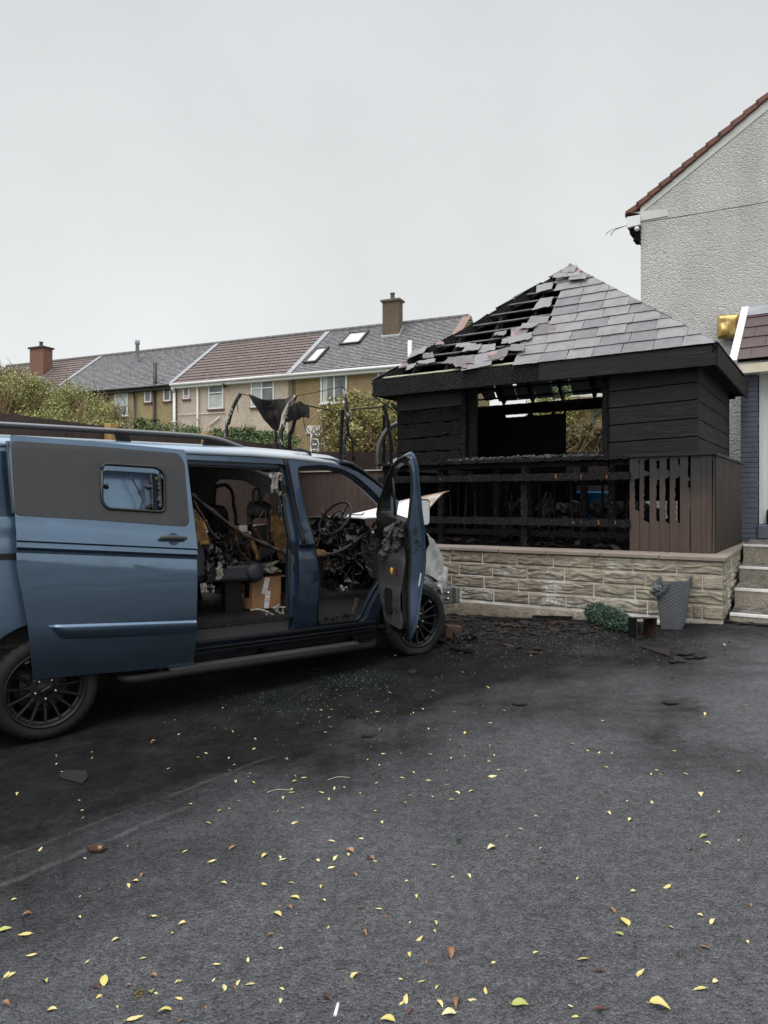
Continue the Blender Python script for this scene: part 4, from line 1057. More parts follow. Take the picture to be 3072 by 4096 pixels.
# ================================================================== terraced houses beyond the garden
HU = Vector((-.915, .404, 0)); HN = Vector((.404, .915, 0)); H0 = Vector((-3.3, 33, 0))
EZ, RZh, DP = EYE+5.97, EYE+8.86, 4.0
def TH(s, d, z): return H0+HU*s+HN*d+UP*z
def tw(px, py, d=.3):
    p = hit(px, py, H0+HN*d, HN)-H0; return p.dot(HU), p.z
rn = (HN*DP+UP*(RZh-EZ)).cross(HU).normalized()
if rn.z < 0: rn = -rn
def troof(px, py):
    p = hit(px, py, TH(0, 0, EZ), rn)-H0; return p.dot(HU), p.dot(HN)
RL = math.hypot(DP, RZh-EZ)
def rp(s, d, lift=0): return TH(s, d, EZ+(RZh-EZ)*d/DP)+rn*lift
GZH = EYE+.4
def house(label, sl, sr, wallm, tilem, rowh, gable=False):
    h = thing('terraced_house', TH((sl+sr)/2, 2, GZH), label, 'house', 'terraced houses on the rise')
    mb = MB(); mb.prism([TH(sl-.001, .3, GZH-1), TH(sr+.001, .3, GZH-1), TH(sr+.001, .3, EZ+.12), TH(sl-.001, .3, EZ+.12)], HN*.25)
    mb.prism([TH(sr, .3, GZH-1), TH(sr, 7.7, GZH-1), TH(sr, 7.7, EZ+.15), TH(sr, 4, RZh-.06), TH(sr, .3, EZ+.15)], HU*.2)
    mb.prism([TH(sl, .3, GZH-1), TH(sl, 7.7, GZH-1), TH(sl, 7.7, EZ+.15), TH(sl, 4, RZh-.06), TH(sl, .3, EZ+.15)], -HU*.2)
    mb.prism([TH(sl, 7.7, GZH-1), TH(sr, 7.7, GZH-1), TH(sr, 7.7, EZ+.12), TH(sl, 7.7, EZ+.12)], -HN*.2)
    obj('wall', mb, wallm, h)
    mb = MB(); nr = int(RL/rowh); W_ = sl-sr; so = -.12 if gable else 0
    for side in (0, 1):
        for k in range(nr):
            d0, d1 = DP*k/nr, DP*min(1, (k+1.06)/nr)
            l0, l1 = .045, .008
            a = [rp(sl, d0, l0), rp(sr+so, d0, l0), rp(sr+so, d1, l1), rp(sl, d1, l1)]
            bt_ = [rp(sl, d0, .0), rp(sr+so, d0, .0)]
            if side:
                mir = lambda p: p+HN*(2*(DP-(p-H0).dot(HN)))
                a = [mir(p) for p in a][::-1]; bt_ = [mir(p) for p in bt_]
            v0, v1 = k*rowh, (k+1)*rowh; U = W_
            uv = [(0, v0), (U, v0), (U, v1), (0, v1)]
            if side: uv = uv[::-1]
            mb.add(a, [(0, 1, 2, 3)], 0, False, [uv])
            if not side: mb.add([a[0], a[1], bt_[1], bt_[0]], [(0, 1, 2, 3)], 0, False, [[(0, v0), (U, v0), (U, v0+.01), (0, v0+.01)]])
    rf = obj('roof', mb, tilem, h)
    mb = MB(); n = int(W_/.45)
    for k in range(n):
        a, b_ = sl-W_*k/n, sl-W_*(k+1)/n+.015
        mb.tube([TH(a, DP, RZh+.02), TH(b_, DP, RZh+.02)], .12, 8)
    obj('ridge_tiles', mb, M['ridge'], rf)
    return h, rf
def window(h, a, b_, panes, sill=None, blind=None):
    (s0, zt), (s1, zb_) = a, b_
    if s0 < s1: s0, s1 = s1, s0
    mb = MB(); f = .07
    for (x0, x1, y0, y1) in ((s0, s1, zt-f, zt), (s0, s1, zb_, zb_+f), (s0, s0-f, zb_+f, zt-f), (s1+f, s1, zb_+f, zt-f)):
        mb.prism([TH(x0, .24, y0), TH(x1, .24, y0), TH(x1, .24, y1), TH(x0, .24, y1)], HN*.09)
    for k in panes:
        if k[0] == 'v': x = s0+(s1-s0)*k[1]; q = (x+.035, x-.035, zb_+f, zt-f)
        else: y = zb_+(zt-zb_)*k[1]; q = (s0-f, s1+f, y-.03, y+.03)
        mb.prism([TH(q[0], .25, q[2]), TH(q[1], .25, q[2]), TH(q[1], .25, q[3]), TH(q[0], .25, q[3])], HN*.07)
    w_ = obj('window', mb, M['upvc'], h)
    mb = MB(); mb.prism([TH(s0-.02, .288, zb_+.02), TH(s1+.02, .288, zb_+.02), TH(s1+.02, .288, zt-.02), TH(s0-.02, .288, zt-.02)], HN*.008); obj('pane', mb, M['glass_house'], w_)
    if blind:
        x0, x1, y0, y1 = blind
        mb = MB(); W_, Hh = s1-s0, zt-zb_
        mb.prism([TH(s0+W_*x0, .283, zb_+Hh*y0), TH(s0+W_*x1, .283, zb_+Hh*y0), TH(s0+W_*x1, .283, zb_+Hh*y1), TH(s0+W_*x0, .283, zb_+Hh*y1)], HN*.004); obj('blind', mb, M['curtain'], w_)
    mb = MB(); mb.prism([TH(s0+.06, .2, zb_-.07), TH(s1-.06, .2, zb_-.07), TH(s1-.06, .2, zb_-.005), TH(s0+.06, .2, zb_-.005)], HN*.12); obj('sill', mb, sill or M['upvc'], w_)
def pipe(h, a, b_, m, r=.055):
    mb = MB(); mb.tube([TH(a[0], .18, a[1]), TH(a[0], .18, a[1]-(a[1]-b_)*.5), TH(a[0], .18, b_)], r, 8); mb.tube([TH(a[0], .02, a[1]+.25), TH(a[0], .06, a[1]+.16), TH(a[0], .18, a[1])], r, 8)
    mb.box(TH(a[0], .16, a[1]-1.5), (r*3, r*3, .06)); obj('downpipe', mb, m, h)
def gutter(h, sl, sr, m, d=0):
    mb = MB(); mb.tube([TH(sl, -.04, EZ-.03), TH(sr, -.04, EZ-.03)], .07, 8); mb.prism([TH(sl, .03, EZ-.22), TH(sr, .03, EZ-.22), TH(sr, .03, EZ-.02), TH(sl, .03, EZ-.02)], HN*.03)
    mb.prism([TH(sl, .03, EZ-.22), TH(sr, .03, EZ-.22), TH(sr, .32, EZ-.22), TH(sl, .32, EZ-.22)], UP*.02); obj('gutter', mb, m, h)
B1, B2, B3, B4, B5 = 25.4, 17.05, 8.35, 1.32, -6.3
h1, r1 = house('brown-tiled terraced house with a tall red brick chimney', B1, B2, M['dash_pink'], M['tile_brown'], .34)
h2, r2 = house('grey-slated terraced house with ochre walls and black pipes', B2, B3, M['dash_ochre'], M['tile_grey'], .17)
h3, r3 = house('pinkish terraced house with brown tiles and white downpipes', B3, B4, M['dash_pink'], M['tile_brown'], .34)
h4, r4 = house('brown pebbledashed end terrace with two skylights in its slates', B4, B5, M['dash_brown'], M['tile_grey'], .17, True)
for h, rf, s in ((h2, r2, B2), (h3, r3, B3), (h4, r4, B4)):
    mb = MB(); mb.prism([rp(s+.14, 0, .05), rp(s-.14, 0, .05), rp(s-.14, DP, .05), rp(s+.14, DP, .05)], rn*.02); obj('party_flashing', mb, M['lead'], rf)
mb = MB(); nr = 16
for k in range(nr):
    d0, d1 = DP*k/nr, DP*(k+1)/nr-.01
    if k > 8: mb.prism([rp(B5+.28, d0, .055), rp(B5-.14, d0, .055), rp(B5-.14, d1, .055), rp(B5+.28, d1, .055)], rn*.012)
obj('verge_tiles', mb, basic('orange_verge_tile', (.27, .165, .14), (.21, .15, .14), .7), r4)
gutter(h2, B2, B3, M['pipe_black']); gutter(h3, B3, B4, M['upvc']); gutter(h4, B4, B5, M['upvc']); gutter(h1, B1, B2, M['pipe_black'])
W6 = lambda u, v: tw(*Z6(u, v)); W7 = lambda u, v: tw(*Z7(u, v))
window(h2, W6(765, 650), W6(852, 797), [], None, (.08, .92, .42, .95))
window(h2, W6(963, 632), W6(1008, 710), [], M['sill_red']); window(h2, W6(1089, 622), W6(1136, 702), [], M['sill_red'])
window(h3, W6(1219, 612), W6(1262, 688), [('h', .25)], M['sill_red']); window(h3, W6(1387, 600), W6(1486, 752), [('h', .68)], M['sill_red'], (.08, .92, .06, .6))
window(h3, W7(250, 522), W7(389, 670), [('v', .47), ('h', .72)], M['sill_red'], (.06, .46, .05, .95))
window(h4, W7(670, 482), W7(828, 645), [('v', .52)], None, (.07, .25, .06, .94)); window(h4, W7(1014, 458), W7(1130, 600), [('v', .5)])
window(h4, W7(610, 838), W7(698, 960), [('v', .5), ('h', .5), ('h', .25), ('h', .75)])
mb = MB(); a, b_ = W7(583, 788), W7(712, 832); mb.prism([TH(a[0], .24, b_[1]), TH(b_[0], .24, b_[1]), TH(b_[0], .24, a[1]), TH(a[0], .24, a[1])], HN*.06); obj('lintel', mb, M['render_smooth'], h4)
pipe(h2, (W6(904, 640)[0], EZ-.4), EYE+1, M['pipe_black'], .05); pipe(h2, (W6(1033, 640)[0], EZ-.25), EYE+1, M['pipe_black'], .07)
pipe(h3, (W6(1168, 640)[0], EZ-.4), EYE+1, M['upvc'], .08); pipe(h3, (W6(1321, 640)[0], EZ-.3), EYE+1, M['upvc'], .05)
for h, u, v in ((h2, 722, 690), (h3, 1500, 596)):
    mb = MB(); s, z = W6(u, v); mb.tube([TH(s, .3, z), TH(s, .1, z), TH(s-.12, .02, z-.1)], .09, 8); obj('vent_cowl', mb, M['pipe_black'], h)
mb = MB(); s, z = W7(62, 735); s2_, z2 = W7(0, 790); mb.tube([TH(s, .22, z), TH(s2_, .22, z2)], .04, 6); mb.tube([TH(W6(1185, 0)[0], .25, W6(1185, 795)[1]), TH(W6(1500, 0)[0], .25, W6(1500, 780)[1])], .02, 5); obj('waste_pipe', mb, M['upvc'], h3)
mb = MB(); mb.tube([TH(W6(780, 0)[0], .26, W6(780, 838)[1]), TH(W6(1060, 0)[0], .26, W6(1060, 825)[1]), TH(W6(1062, 0)[0], .26, EYE+1)], .02, 5); obj('waste_pipe', mb, M['pipe_black'], h2)
def stack(h, rf, zfun, uL, uR, vT, vB, mat, cap, pot, d, mortarband=None):
    s0 = hit(*zfun(uL, vB), TH(0, d, 0), HN)-H0; s1_ = hit(*zfun(uR, vB), TH(0, d, 0), HN)-H0; zt = hit(*zfun((uL+uR)/2, vT), TH(0, d, 0), HN).z
    sa, sb = s0.dot(HU), s1_.dot(HU); k = .62; w_ = (sa-sb)*k; dep = (sa-sb)*.6
    zb_ = EZ+(RZh-EZ)*d/DP-.3
    mb = MB(); mb.prism([TH(sa, d, zb_), TH(sb+.0, d, zb_), TH(sb, d+dep, zb_), TH(sa, d+dep, zb_)], UP*(zt-zb_)); c_ = obj('chimney', mb, mat, rf)
    mb = MB(); mb.prism([TH(sa+.08, d-.08, zt), TH(sb-.08, d-.08, zt), TH(sb-.08, d+dep+.08, zt), TH(sa+.08, d+dep+.08, zt)], UP*.1); obj('chimney_cap', mb, cap, c_)
    mb = MB(); mb.lathe([(.11, 0), (.1, .3), (.13, .32), (.13, .36), (0, .36)], 12, TH((sa+sb)/2, d+dep/2, zt+.1)); obj('chimney_pot', mb, pot, c_)
    mb = MB(); mb.prism([TH(sa+.06, d-.06, zb_+.15), TH(sb-.06, d-.06, zb_+.15), TH(sb-.06, d+dep, zb_+.75), TH(sa+.06, d+dep, zb_+.75)], UP*.22); obj('flashing', mb, M['lead'], c_)
stack(h1, r1, Z6, 198, 287, 352, 520, M['brick_red'], M['pipe_black'], M['ridge'], 2.0)
stack(h4, r4, Z7, 1040, 1138, 36, 262, M['dash_dark'], M['dash_dark'], M['ridge'], 2.7)
mb = MB(); s, d = troof(*Z6(912, 450)); mb.lathe([(.12, -.3), (.1, 1.05), (.14, 1.06), (.14, 1.3), (0, 1.3)], 12, rp(s, d)); obj('flue', mb, M['lead'], r2)
mb = MB(); s, d = troof(*Z6(1030, 592)); mb.lathe([(.1, -.3), (.1, 1.1), (0, 1.1)], 10, rp(s, d)); obj('flue', mb, M['pipe_black'], r2)
mb = MB(); s, d = troof(*Z7(1205, 375)); mb.lathe([(.1, -.2), (.1, .75), (0, .75)], 10, rp(s, d)); obj('flue', mb, M['upvc'], r4)
for q in (((572, 418), (650, 412), (716, 322), (640, 330)), ((790, 306), (908, 298), (958, 225), (836, 238))):
    c4 = [troof(*Z7(*p)) for p in q]
    sL_, sR_ = (c4[0][0]+c4[3][0])/2, (c4[1][0]+c4[2][0])/2; d0, d1 = (c4[0][1]+c4[1][1])/2, (c4[2][1]+c4[3][1])/2
    mb = MB()
    for a, b_, c_, e_ in ((sL_, sR_, d0, d0+.1), (sL_, sR_, d1-.1, d1), (sL_, sL_-.1, d0, d1), (sR_+.1, sR_, d0, d1)):
        mb.prism([rp(a, c_, .04), rp(b_, c_, .04), rp(b_, e_, .04), rp(a, e_, .04)], rn*.09)
    k_ = obj('skylight', mb, M['pipe_black'], r4)
    mb = MB(); mb.prism([rp(sL_-.05, d0+.05, .06), rp(sR_+.05, d0+.05, .06), rp(sR_+.05, d1-.05, .06), rp(sL_-.05, d1-.05, .06)], rn*.03); obj('pane', mb, M['glass_sky'], k_)

# ================================================================== fences
F0 = Vector((-3.1, 7.9, 0)); FD = Vector((.385, .923, 0)).normalized()
fb = thing('board_fence', (F0.x, F0.y, gz(-3)), 'dark close-boarded fence with fresh pale posts behind the van', 'fence')
FN = Vector((FD.y, -FD.x, 0))
def ft(t): return EYE+.83+.055*smooth01((t-0)/2)-.03*smooth01((t-2)/3)
mb = MB(); t = -6.0; k = 0; rr = random.Random(2)
while t < 5.05:
    j = rr.uniform(0, .012); zt = ft(t)+rr.uniform(-.004, .004)+(-.045 if t < -.04 and False else 0)
    a = F0+FD*t; b_ = F0+FD*(t+.104)
    mb.prism([a+FN*(.0+j)+UP*(EYE-.36), b_+FN*(.008+j)+UP*(EYE-.36), b_+FN*(.008+j)+UP*zt, a+FN*j+UP*zt], -FN*.014); t += .1
obj('boarding', mb, M['fence_brown'], fb)
mb = MB()
for z in (EYE-.2, EYE+.25, EYE+.68): mb.prism([F0+FD*-6-FN*.02+UP*z, F0+FD*5-FN*.02+UP*z, F0+FD*5-FN*.02+UP*(z+.07), F0+FD*-6-FN*.02+UP*(z+.07)], -FN*.04)
obj('fence_rail', mb, M['fence_dark'], fb)
for t in (0.02, 1.74, 3.5):
    mb = MB(); c = F0+FD*t+FN*.055; zt = ft(t)+.03
    R3 = Matrix.Rotation(math.atan2(FD.y, FD.x), 3, 'Z')
    mb.box(c+UP*((zt+EYE-.36)/2), (.095, .095, zt-EYE+.36), R3); obj('fence_post', mb, M['post_new'] if t < 2 else M['fence_dark'], fb, bevel=.004)
mb = MB(); a = F0+FD*-6+FN*.10; b_ = F0+FD*5+FN*.10
mb.prism([a+UP*(EYE-.44), b_+UP*(EYE-.44), b_+UP*(EYE-.36), a+UP*(EYE-.36)], -FN*.3)
mb.prism([a+UP*-1, b_+UP*-1, b_+UP*(EYE-.442), a+UP*(EYE-.442)], -FN*.22)
obj('retaining_kerb', mb, M['cream'], fb)
c0 = F0+FD*5
fc = thing('rear_fence', (c0.x, c0.y, EYE-1.2), 'tall brown panel fence at the foot of the bushes', 'fence')
mb = MB(); cd = Vector((1, -.02, 0)).normalized(); x = 0
while x < 9:
    mb.prism([c0+cd*x+UP*(EYE-1.2), c0+cd*(x+.118)+UP*(EYE-1.2), c0+cd*(x+.118)+UP*(EYE+.86+.01*noise.noise(Vector((x, 0, 0)))), c0+cd*x+UP*(EYE+.86)], Vector((0, .016, 0))); x += .12
obj('boarding', mb, M['fence_dark'], fc)
A0, A1 = Vector((-1.46, 11.75, 0)), Vector((.10, 10.93, 0)); AD = (A1-A0).normalized(); AN = Vector((AD.y, -AD.x, 0)); AL = (A1-A0).length
fa = thing('garden_fence', (A0.x, A0.y, EYE-1.4), 'low brown board fence with a pale capping beside the gazebo', 'fence')
mb = MB(); x = 0; zt = EYE+.47
while x < AL:
    mb.prism([A0+AD*x+AN*random.uniform(0, .006)+UP*(EYE-1.4), A0+AD*(x+.119)+AN*.004+UP*(EYE-1.4), A0+AD*(x+.119)+AN*.004+UP*zt, A0+AD*x+UP*zt], -AN*.018); x += .12
obj('boarding', mb, M['fence_brown'], fa)
mb = MB(); mb.prism([A0+AN*.04+UP*zt, A1+AN*.04+UP*zt, A1-AN*.06+UP*zt, A0-AN*.06+UP*zt][::-1], UP*.018); obj('capping', mb, M['cream'], fa)

# little white shed between the fences
sh = thing('garden_shed', (.2, 11.9, EYE-.8), 'small white boarded shed with grey felt roof behind the gazebo', 'shed')
zz = EYE+.52
mb = MB(); q = [Vector((.02, 11.6, 0)), Vector((.42, 11.6, 0)), Vector((.42, 12.35, 0)), Vector((.02, 12.35, 0))]
for k in range(11):
    zb_ = zz-.12*(k+1); mb.prism([p+UP*zb_+Vector((0, -.004*(k % 2), 0)) for p in q], UP*.117)
obj('wall', mb, M['shed_white'], sh)
mb = MB(); mb.prism([Vector((-.06, 11.55, zz)), Vector((.47, 11.55, zz)), Vector((.47, 12.4, zz+.02)), Vector((-.06, 12.4, zz+.02))], UP*.02)
mb.prism([Vector((-.06, 11.55, zz+.02)), Vector((.47, 11.55, zz+.02)), Vector((.47, 11.95, zz+.27)), Vector((.33, 11.95, zz+.27))], Vector((0, .03, .01)))
obj('roof', mb, M['shed_roof'], sh)

# ================================================================== burnt trampoline
tp = thing('burnt_trampoline', (-1.2, 11.5, gz(-1.2)), 'burnt trampoline frame with bent poles and torn black netting', 'trampoline')
def pole(D, pts, r, mat, name='pole'):
    Ds = D if isinstance(D, (list, tuple)) else [D]*len(pts)
    P = [at(*Z7(u, v), d) for (u, v), d in zip(pts, Ds)]
    g0 = P[0].copy(); g0.z = gz(g0.x)
    mb = MB(); S_ = spline([g0]+P, 9)
    mb.tube(S_, [r*(1+.12*noise.noise(Vector((i*.9, r*99, D if not isinstance(D, list) else 1)))) for i in range(len(S_))], 10, jit=.04); return obj(name, mb, M[mat], tp), P[-1]
tops = []
for D, pts, r, mat in ((11.1, ((97, 870), (112, 770), (140, 675), (185, 592)), .029, 'peel'), (10.9, ((427, 930), (440, 800), (470, 700), (516, 608)), .033, 'peel'),
                       (11.5, ((478, 935), (495, 820), (512, 752), (520, 700)), .031, 'pole_char'), (12.1, ((788, 985), (792, 840), (802, 690)), .034, 'pole_char'),
                       (11.9, ((808, 985), (826, 815), (824, 660), (798, 552)), .028, 'peel'), (11.4, ((1092, 1005), (1088, 880), (1068, 740), (1046, 665)), .033, 'pole_char'),
                       (12.2, ((1048, 960), (1050, 722)), .028, 'black_wood'), (12.2, ((1140, 760), (1120, 690), (1098, 650)), .026, 'pole_char')):
    _, t_ = pole(D, pts, r, mat); tops.append(t_)
mb = MB()
mb.tube(spline([at(*Z7(u, v), 11.8) for u, v in ((824, 760), (838, 840), (858, 880), (866, 1000))], 6), .022, 7, jit=.5); obj('hanging_strip', mb, M['pole_char'], tp)
mb = MB(); mb.tube(spline([at(*Z7(u, v), 11.55) for u, v in ((1017, 1060), (1014, 960), (1030, 880), (1068, 815), (1130, 775), (1200, 772))], 8), .042, 10); obj('hoop', mb, M['tube_grey'], tp)
mb = MB()
def wire(pts, Ds, r=.006): mb.tube(spline([at(*Z7(u, v), d) for (u, v), d in zip(pts, Ds)], 6), r, 5)
wire(((185, 594), (240, 606), (380, 640), (516, 608)), (11.1, 11.1, 11, 10.9)); wire(((516, 608), (640, 585), (798, 550)), (10.9, 11.4, 11.9)); wire(((798, 552), (860, 600), (930, 632), (1010, 620)), (11.9, 12, 12.1, 12.2))
wire(((160, 650), (166, 670), (168, 705)), (11.1,)*3); wire(((560, 655), (570, 790), (600, 850)), (11.3, 11.3, 11.3)); wire(((390, 820), (400, 850), (396, 890)), (11.1,)*3, .02)
wire(((980, 600), (1010, 625), (1100, 690)), (12.2, 12.2, 12.2), .012)
obj('wire', mb, M['black_plastic'], tp)
mb = MB()
mb.tube(spline([at(*Z7(u, v), d) for (u, v), d in zip(((560, 658), (640, 675), (740, 695), (802, 692)), (11.3, 11.6, 11.9, 12.1))], 6), .016, 6, jit=.4)
mb.tube(spline([at(*Z7(u, v), d) for (u, v), d in zip(((840, 690), (920, 680), (1046, 668)), (12.1, 11.8, 11.4))], 6), .02, 6, jit=.4)
obj('net_rope', mb, basic('straw_rope', (.20, .16, .06), (.03, .03, .02), .8, nscale=20), tp)
def net(outline, D, fold, name='netting'):
    P = [at(*Z7(u, v), D) for u, v in outline]
    o2 = [(p.x, p.z) for p in P]
    xs_ = [p[0] for p in o2]; zs_ = [p[1] for p in o2]
    mp = lambda x, z: (x, D+.14*math.sin(x*fold+z*5)+.2*noise.noise(Vector((x*2.6, z*2.2, D))), z)
    m = sheet(o2, [], mp, frange(min(xs_), max(xs_), .05), frange(min(zs_), max(zs_), .05), thick=.002)
    o = obj(name, m, M['net'], tp)
net(((245, 608), (270, 610), (300, 620), (340, 622), (400, 635), (440, 628), (472, 618), (466, 650), (455, 690), (440, 730), (425, 770), (400, 808), (385, 814), (360, 795), (340, 770), (318, 745), (300, 712), (282, 680), (262, 645)), 11.0, 14)
net(((470, 690), (500, 655), (555, 650), (575, 668), (600, 668), (608, 710), (606, 755), (590, 748), (560, 742), (530, 752), (505, 748), (480, 775), (466, 768)), 11.3, 18)

# ================================================================== bushes and hedges
def foliage(mb, cen, rad, n, size, rr, lean=(0, 0, .3), shell=.55, clumps=14):
    """n small leaf faces gathered in clumps through an ellipsoid with gaps between them"""
    cs = []
    for k in range(clumps):
        d = Vector((rr.gauss(0, 1), rr.gauss(0, 1), rr.gauss(0, 1))).normalized(); q = rr.random()**.4*.85
        cs.append((d*q, rr.uniform(.18, .42)))
    cen = Vector(cen)
    for i in range(n):
        c, r = cs[rr.randrange(clumps)]
        p = c+Vector((rr.gauss(0, 1), rr.gauss(0, 1), rr.gauss(0, 1)))*r*.55
        if p.length > 1.12: continue
        w = cen+Vector((p.x*rad[0], p.y*rad[1], p.z*rad[2]))
        d = Vector((rr.gauss(0, 1)+lean[0], rr.gauss(0, 1)+lean[1], rr.gauss(0, 1)*.6+lean[2])).normalized()
        s = d.cross(Vector((rr.gauss(0, 1), rr.gauss(0, 1), rr.gauss(0, 1)))).normalized()
        L = size*rr.uniform(.6, 1.4); W_ = L*.26
        mb.add([w, w+d*L*.5+s*W_, w+d*L, w+d*L*.5-s*W_], [(0, 1, 2, 3)])
def stems(mb, base, top_c, rad, n, rr, r=.012, bend=.3):
    for i in range(n):
        a = Vector(base)+Vector((rr.gauss(0, .25)*rad[0], rr.gauss(0, .25)*rad[1], 0))
        b_ = Vector(top_c)+Vector((rr.uniform(-1, 1)*rad[0], rr.uniform(-1, 1)*rad[1], rr.uniform(-.5, 1)*rad[2]))
        m = (a+b_)/2+Vector((rr.gauss(0, bend), rr.gauss(0, bend), rr.gauss(0, bend*.3)))
        mb.tube(spline([a, m, b_], 4), [r*(1-.75*j/8) for j in range(9)], 4)
def bush(name, label, cat, parts, size, mat, seed, stem_n=40, group=None, lean=(0, 0, .3), twig='twig', rs=.014):
    rr = random.Random(seed); c = Vector(parts[0][0])
    t = thing(name, (c.x, c.y, terr(c.x, c.y)), label, cat, group)
    mb = MB(); ms_ = MB()
    for cen, rad, n in parts:
        foliage(mb, cen, rad, n, size, rr, lean)
        if stem_n: stems(ms_, (cen[0], cen[1], cen[2]-rad[2]*1.3), cen, rad, stem_n, rr, rs)
    obj('foliage', mb, M[mat], t)
    if stem_n: obj('stems', ms_, M[twig], t)
def bat(px, py, D): p = at(px, py, D); return (p.x, p.y, p.z)
bush('large_shrub', 'tall yellow-green shrub spreading at the far left behind the fence', 'shrub',
     [(bat(60, 1640, 15), (.9, .8, .80), 9500), (bat(200, 1610, 15.5), (.8, .8, .65), 7500), (bat(330, 1650, 15), (.75, .7, .62), 7500), (bat(420, 1690, 14.5), (.55, .6, .40), 3000),
      (bat(-60, 1620, 15), (.9, .8, .9), 3000), (bat(20, 1530, 16), (.6, .6, .45), 2500), (bat(250, 1720, 14), (1.4, .5, .4), 4000), (bat(60, 1740, 14), (.9, .5, .35), 3500)], .048, 'bush', 11, 120, lean=(0, 0, .7))
bush('yellowing_shrub', 'loose yellowing willow-like shrub beside the gazebo', 'shrub',
     [(bat(1420, 1690, 17), (.85, .7, .72), 4200), (bat(1370, 1760, 16.5), (.7, .6, .45), 2400), (bat(1500, 1730, 17), (.8, .7, .6), 3600), (bat(1465, 1625, 17.5), (.45, .5, .42), 1500), (bat(1570, 1700, 17), (.55, .6, .7), 2600), (bat(1330, 1690, 17), (.35, .4, .4), 900)],
     .075, 'willow', 12, 90, lean=(0, 0, .6))
for k, (px, py, D, rx, rz, n) in enumerate(((580, 1725, 15.5, .5, .28, 2600), (720, 1738, 16, .7, .3, 3600), (860, 1750, 16, .65, .32, 3600), (1010, 1755, 16, .7, .34, 3800), (1130, 1770, 16, .55, .32, 2800))):
    bush('hedge_shrub', ['small-leaved green bush right of the first pale fence post', 'green hedge bush under the small house windows', 'green hedge bush below the white downpipes', 'green hedge bush behind the left trampoline pole', 'green hedge bush below the torn netting'][k], 'hedge',
         [(bat(px, py, D), (rx, .5, rz), n), (bat(px-20, py+40, D-.3), (rx*1.1, .5, rz), n)], .05, 'hedge', 30+k, 10, 'hedge bushes along the garden end')
bush('garden_hedge', 'scorched brown hedge seen through the gap in the gazebo', 'hedge',
     [(bat(2290, 1760, 19), (.6, .6, .42), 4200), (bat(2390, 1750, 19), (.6, .6, .40), 4200), (bat(2190, 1770, 19), (.8, .6, .4), 2500), (bat(2480, 1760, 19), (.7, .6, .4), 2500)], .07, 'hedge_brown', 41, 40, lean=(0, 0, .9))
bush('back_shrub', 'pale yellow-green shrub seen through the gazebo behind the hedge', 'shrub', [(bat(2285, 1660, 24), (.55, .6, .75), 4500), (bat(2200, 1650, 24), (.9, .7, .9), 3500)], .08, 'willow', 43, 20)
bush('distant_tree', 'dark green treetop glimpsed through the burnt roof', 'tree', [(bat(2210, 1570, 30), (1.1, .9, .55), 5000)], .12, 'hedge', 44, 20)
# flat-roofed outhouse seen through the gazebo
D = 27; a = at(2345, 1640, D); ou = thing('outhouse', (a.x+1.5, a.y+2, EYE+.5), 'low brown rendered outhouse with white flat roof and green downpipe', 'outbuilding')
mb = MB(); mb.box((a.x+2.4, a.y+2, a.z-1.5), (4.8, 4, 3.6)); obj('wall', mb, M['dash_brown'], ou)
mb = MB(); mb.box((a.x+2.2, a.y+1.9, a.z+.42), (5.7, 4.6, .2)); mb.box((a.x+2.4, a.y+2, a.z+.62), (5, 4, .2)); obj('flat_roof', mb, M['render_smooth'], ou)
mb = MB(); mb.box((a.x+2.2, a.y-.42, a.z+.34), (5.72, .06, .22)); obj('fascia', mb, M['dash_brown'], ou)
mb = MB(); mb.tube([(a.x+.55, a.y-.3, a.z+.25), (a.x+.5, a.y-.15, a.z-.05), (a.x+.22, a.y-.08, a.z-.25), (a.x+.22, a.y-.08, a.z-3)], .06, 8); obj('downpipe', mb, M['pipe_green'], ou)
D = 45; a = at(2400, 1620, D)
fh = thing('distant_house', (a.x+3, a.y+4, EYE+1), 'distant house with reddish tiles glimpsed through the gazebo', 'house')
mb = MB(); mb.box((a.x+3, a.y+5, a.z-2.5), (9, 7, 5)); obj('wall', mb, M['dash_pink'], fh)
mb = MB(); mb.prism([(a.x-2, a.y+1, a.z), (a.x+8, a.y+1, a.z), (a.x+8, a.y+5, a.z+3), (a.x-2, a.y+5, a.z+3)], (0, 0, .15)); obj('roof', mb, M['verge_red'], fh)
# blue tub behind the gazebo
mb = MB(); c = at(*ZC(1306, 236), 12.2)
mb.lathe([(.0, -.35), (.30, -.35), (.36, .06), (.39, .06), (.39, .09), (.33, .09), (.28, -.3), (0, -.3)], 28, c+Vector((.06, 0, 0)))
tag(obj('plastic_tub', mb, M['blue_tub'], None, base=c), 'bright blue plastic tub glimpsed through the burnt railing', 'tub')

# ================================================================== burnt van
VO = Vector((-2.333, 4.905, 0)); VD = Vector((.808, .589, 0)).normalized(); VNn = Vector((-VD.y, VD.x, 0))
VZ = gz(VO.x); ZV = EYE-VZ
van = thing('burnt_van', (VO.x, VO.y, VZ), 'blue panel van with burnt-out cabin, slid-back side door and open front door', 'van', rot=(0, 0, math.atan2(VD.y, VD.x)))
def T(px, py, inset=0.0):
    """photo point on the plane inset metres inside the near flank -> (X forward, Z from eye level)"""
    p = hit(px, py, VO+VNn*inset, VNn)-VO; return p.dot(VD), p.z-EYE
def L(X, Y, Z): return Vector((X, Y, Z+ZV))
def T3(px, py, inset): X, Z = T(px, py, inset); return L(X, inset, Z)
def prof(Z, zc):
    return interp([(-1.26, .105), (-1.19, .078), (-1.05, .040), (-.85, .014), (-.6, .002), (zc-.13, .004), (zc-.055, .014), (zc-.022, .006), (zc-.006, -.011), (zc, -.014), (zc+.05, .002), (zc+.15, .042), (zc+.30, .070), (.25, .112), (.36, .135), (.44, .160)], Z)
def crease(X): return -.275-.085*X
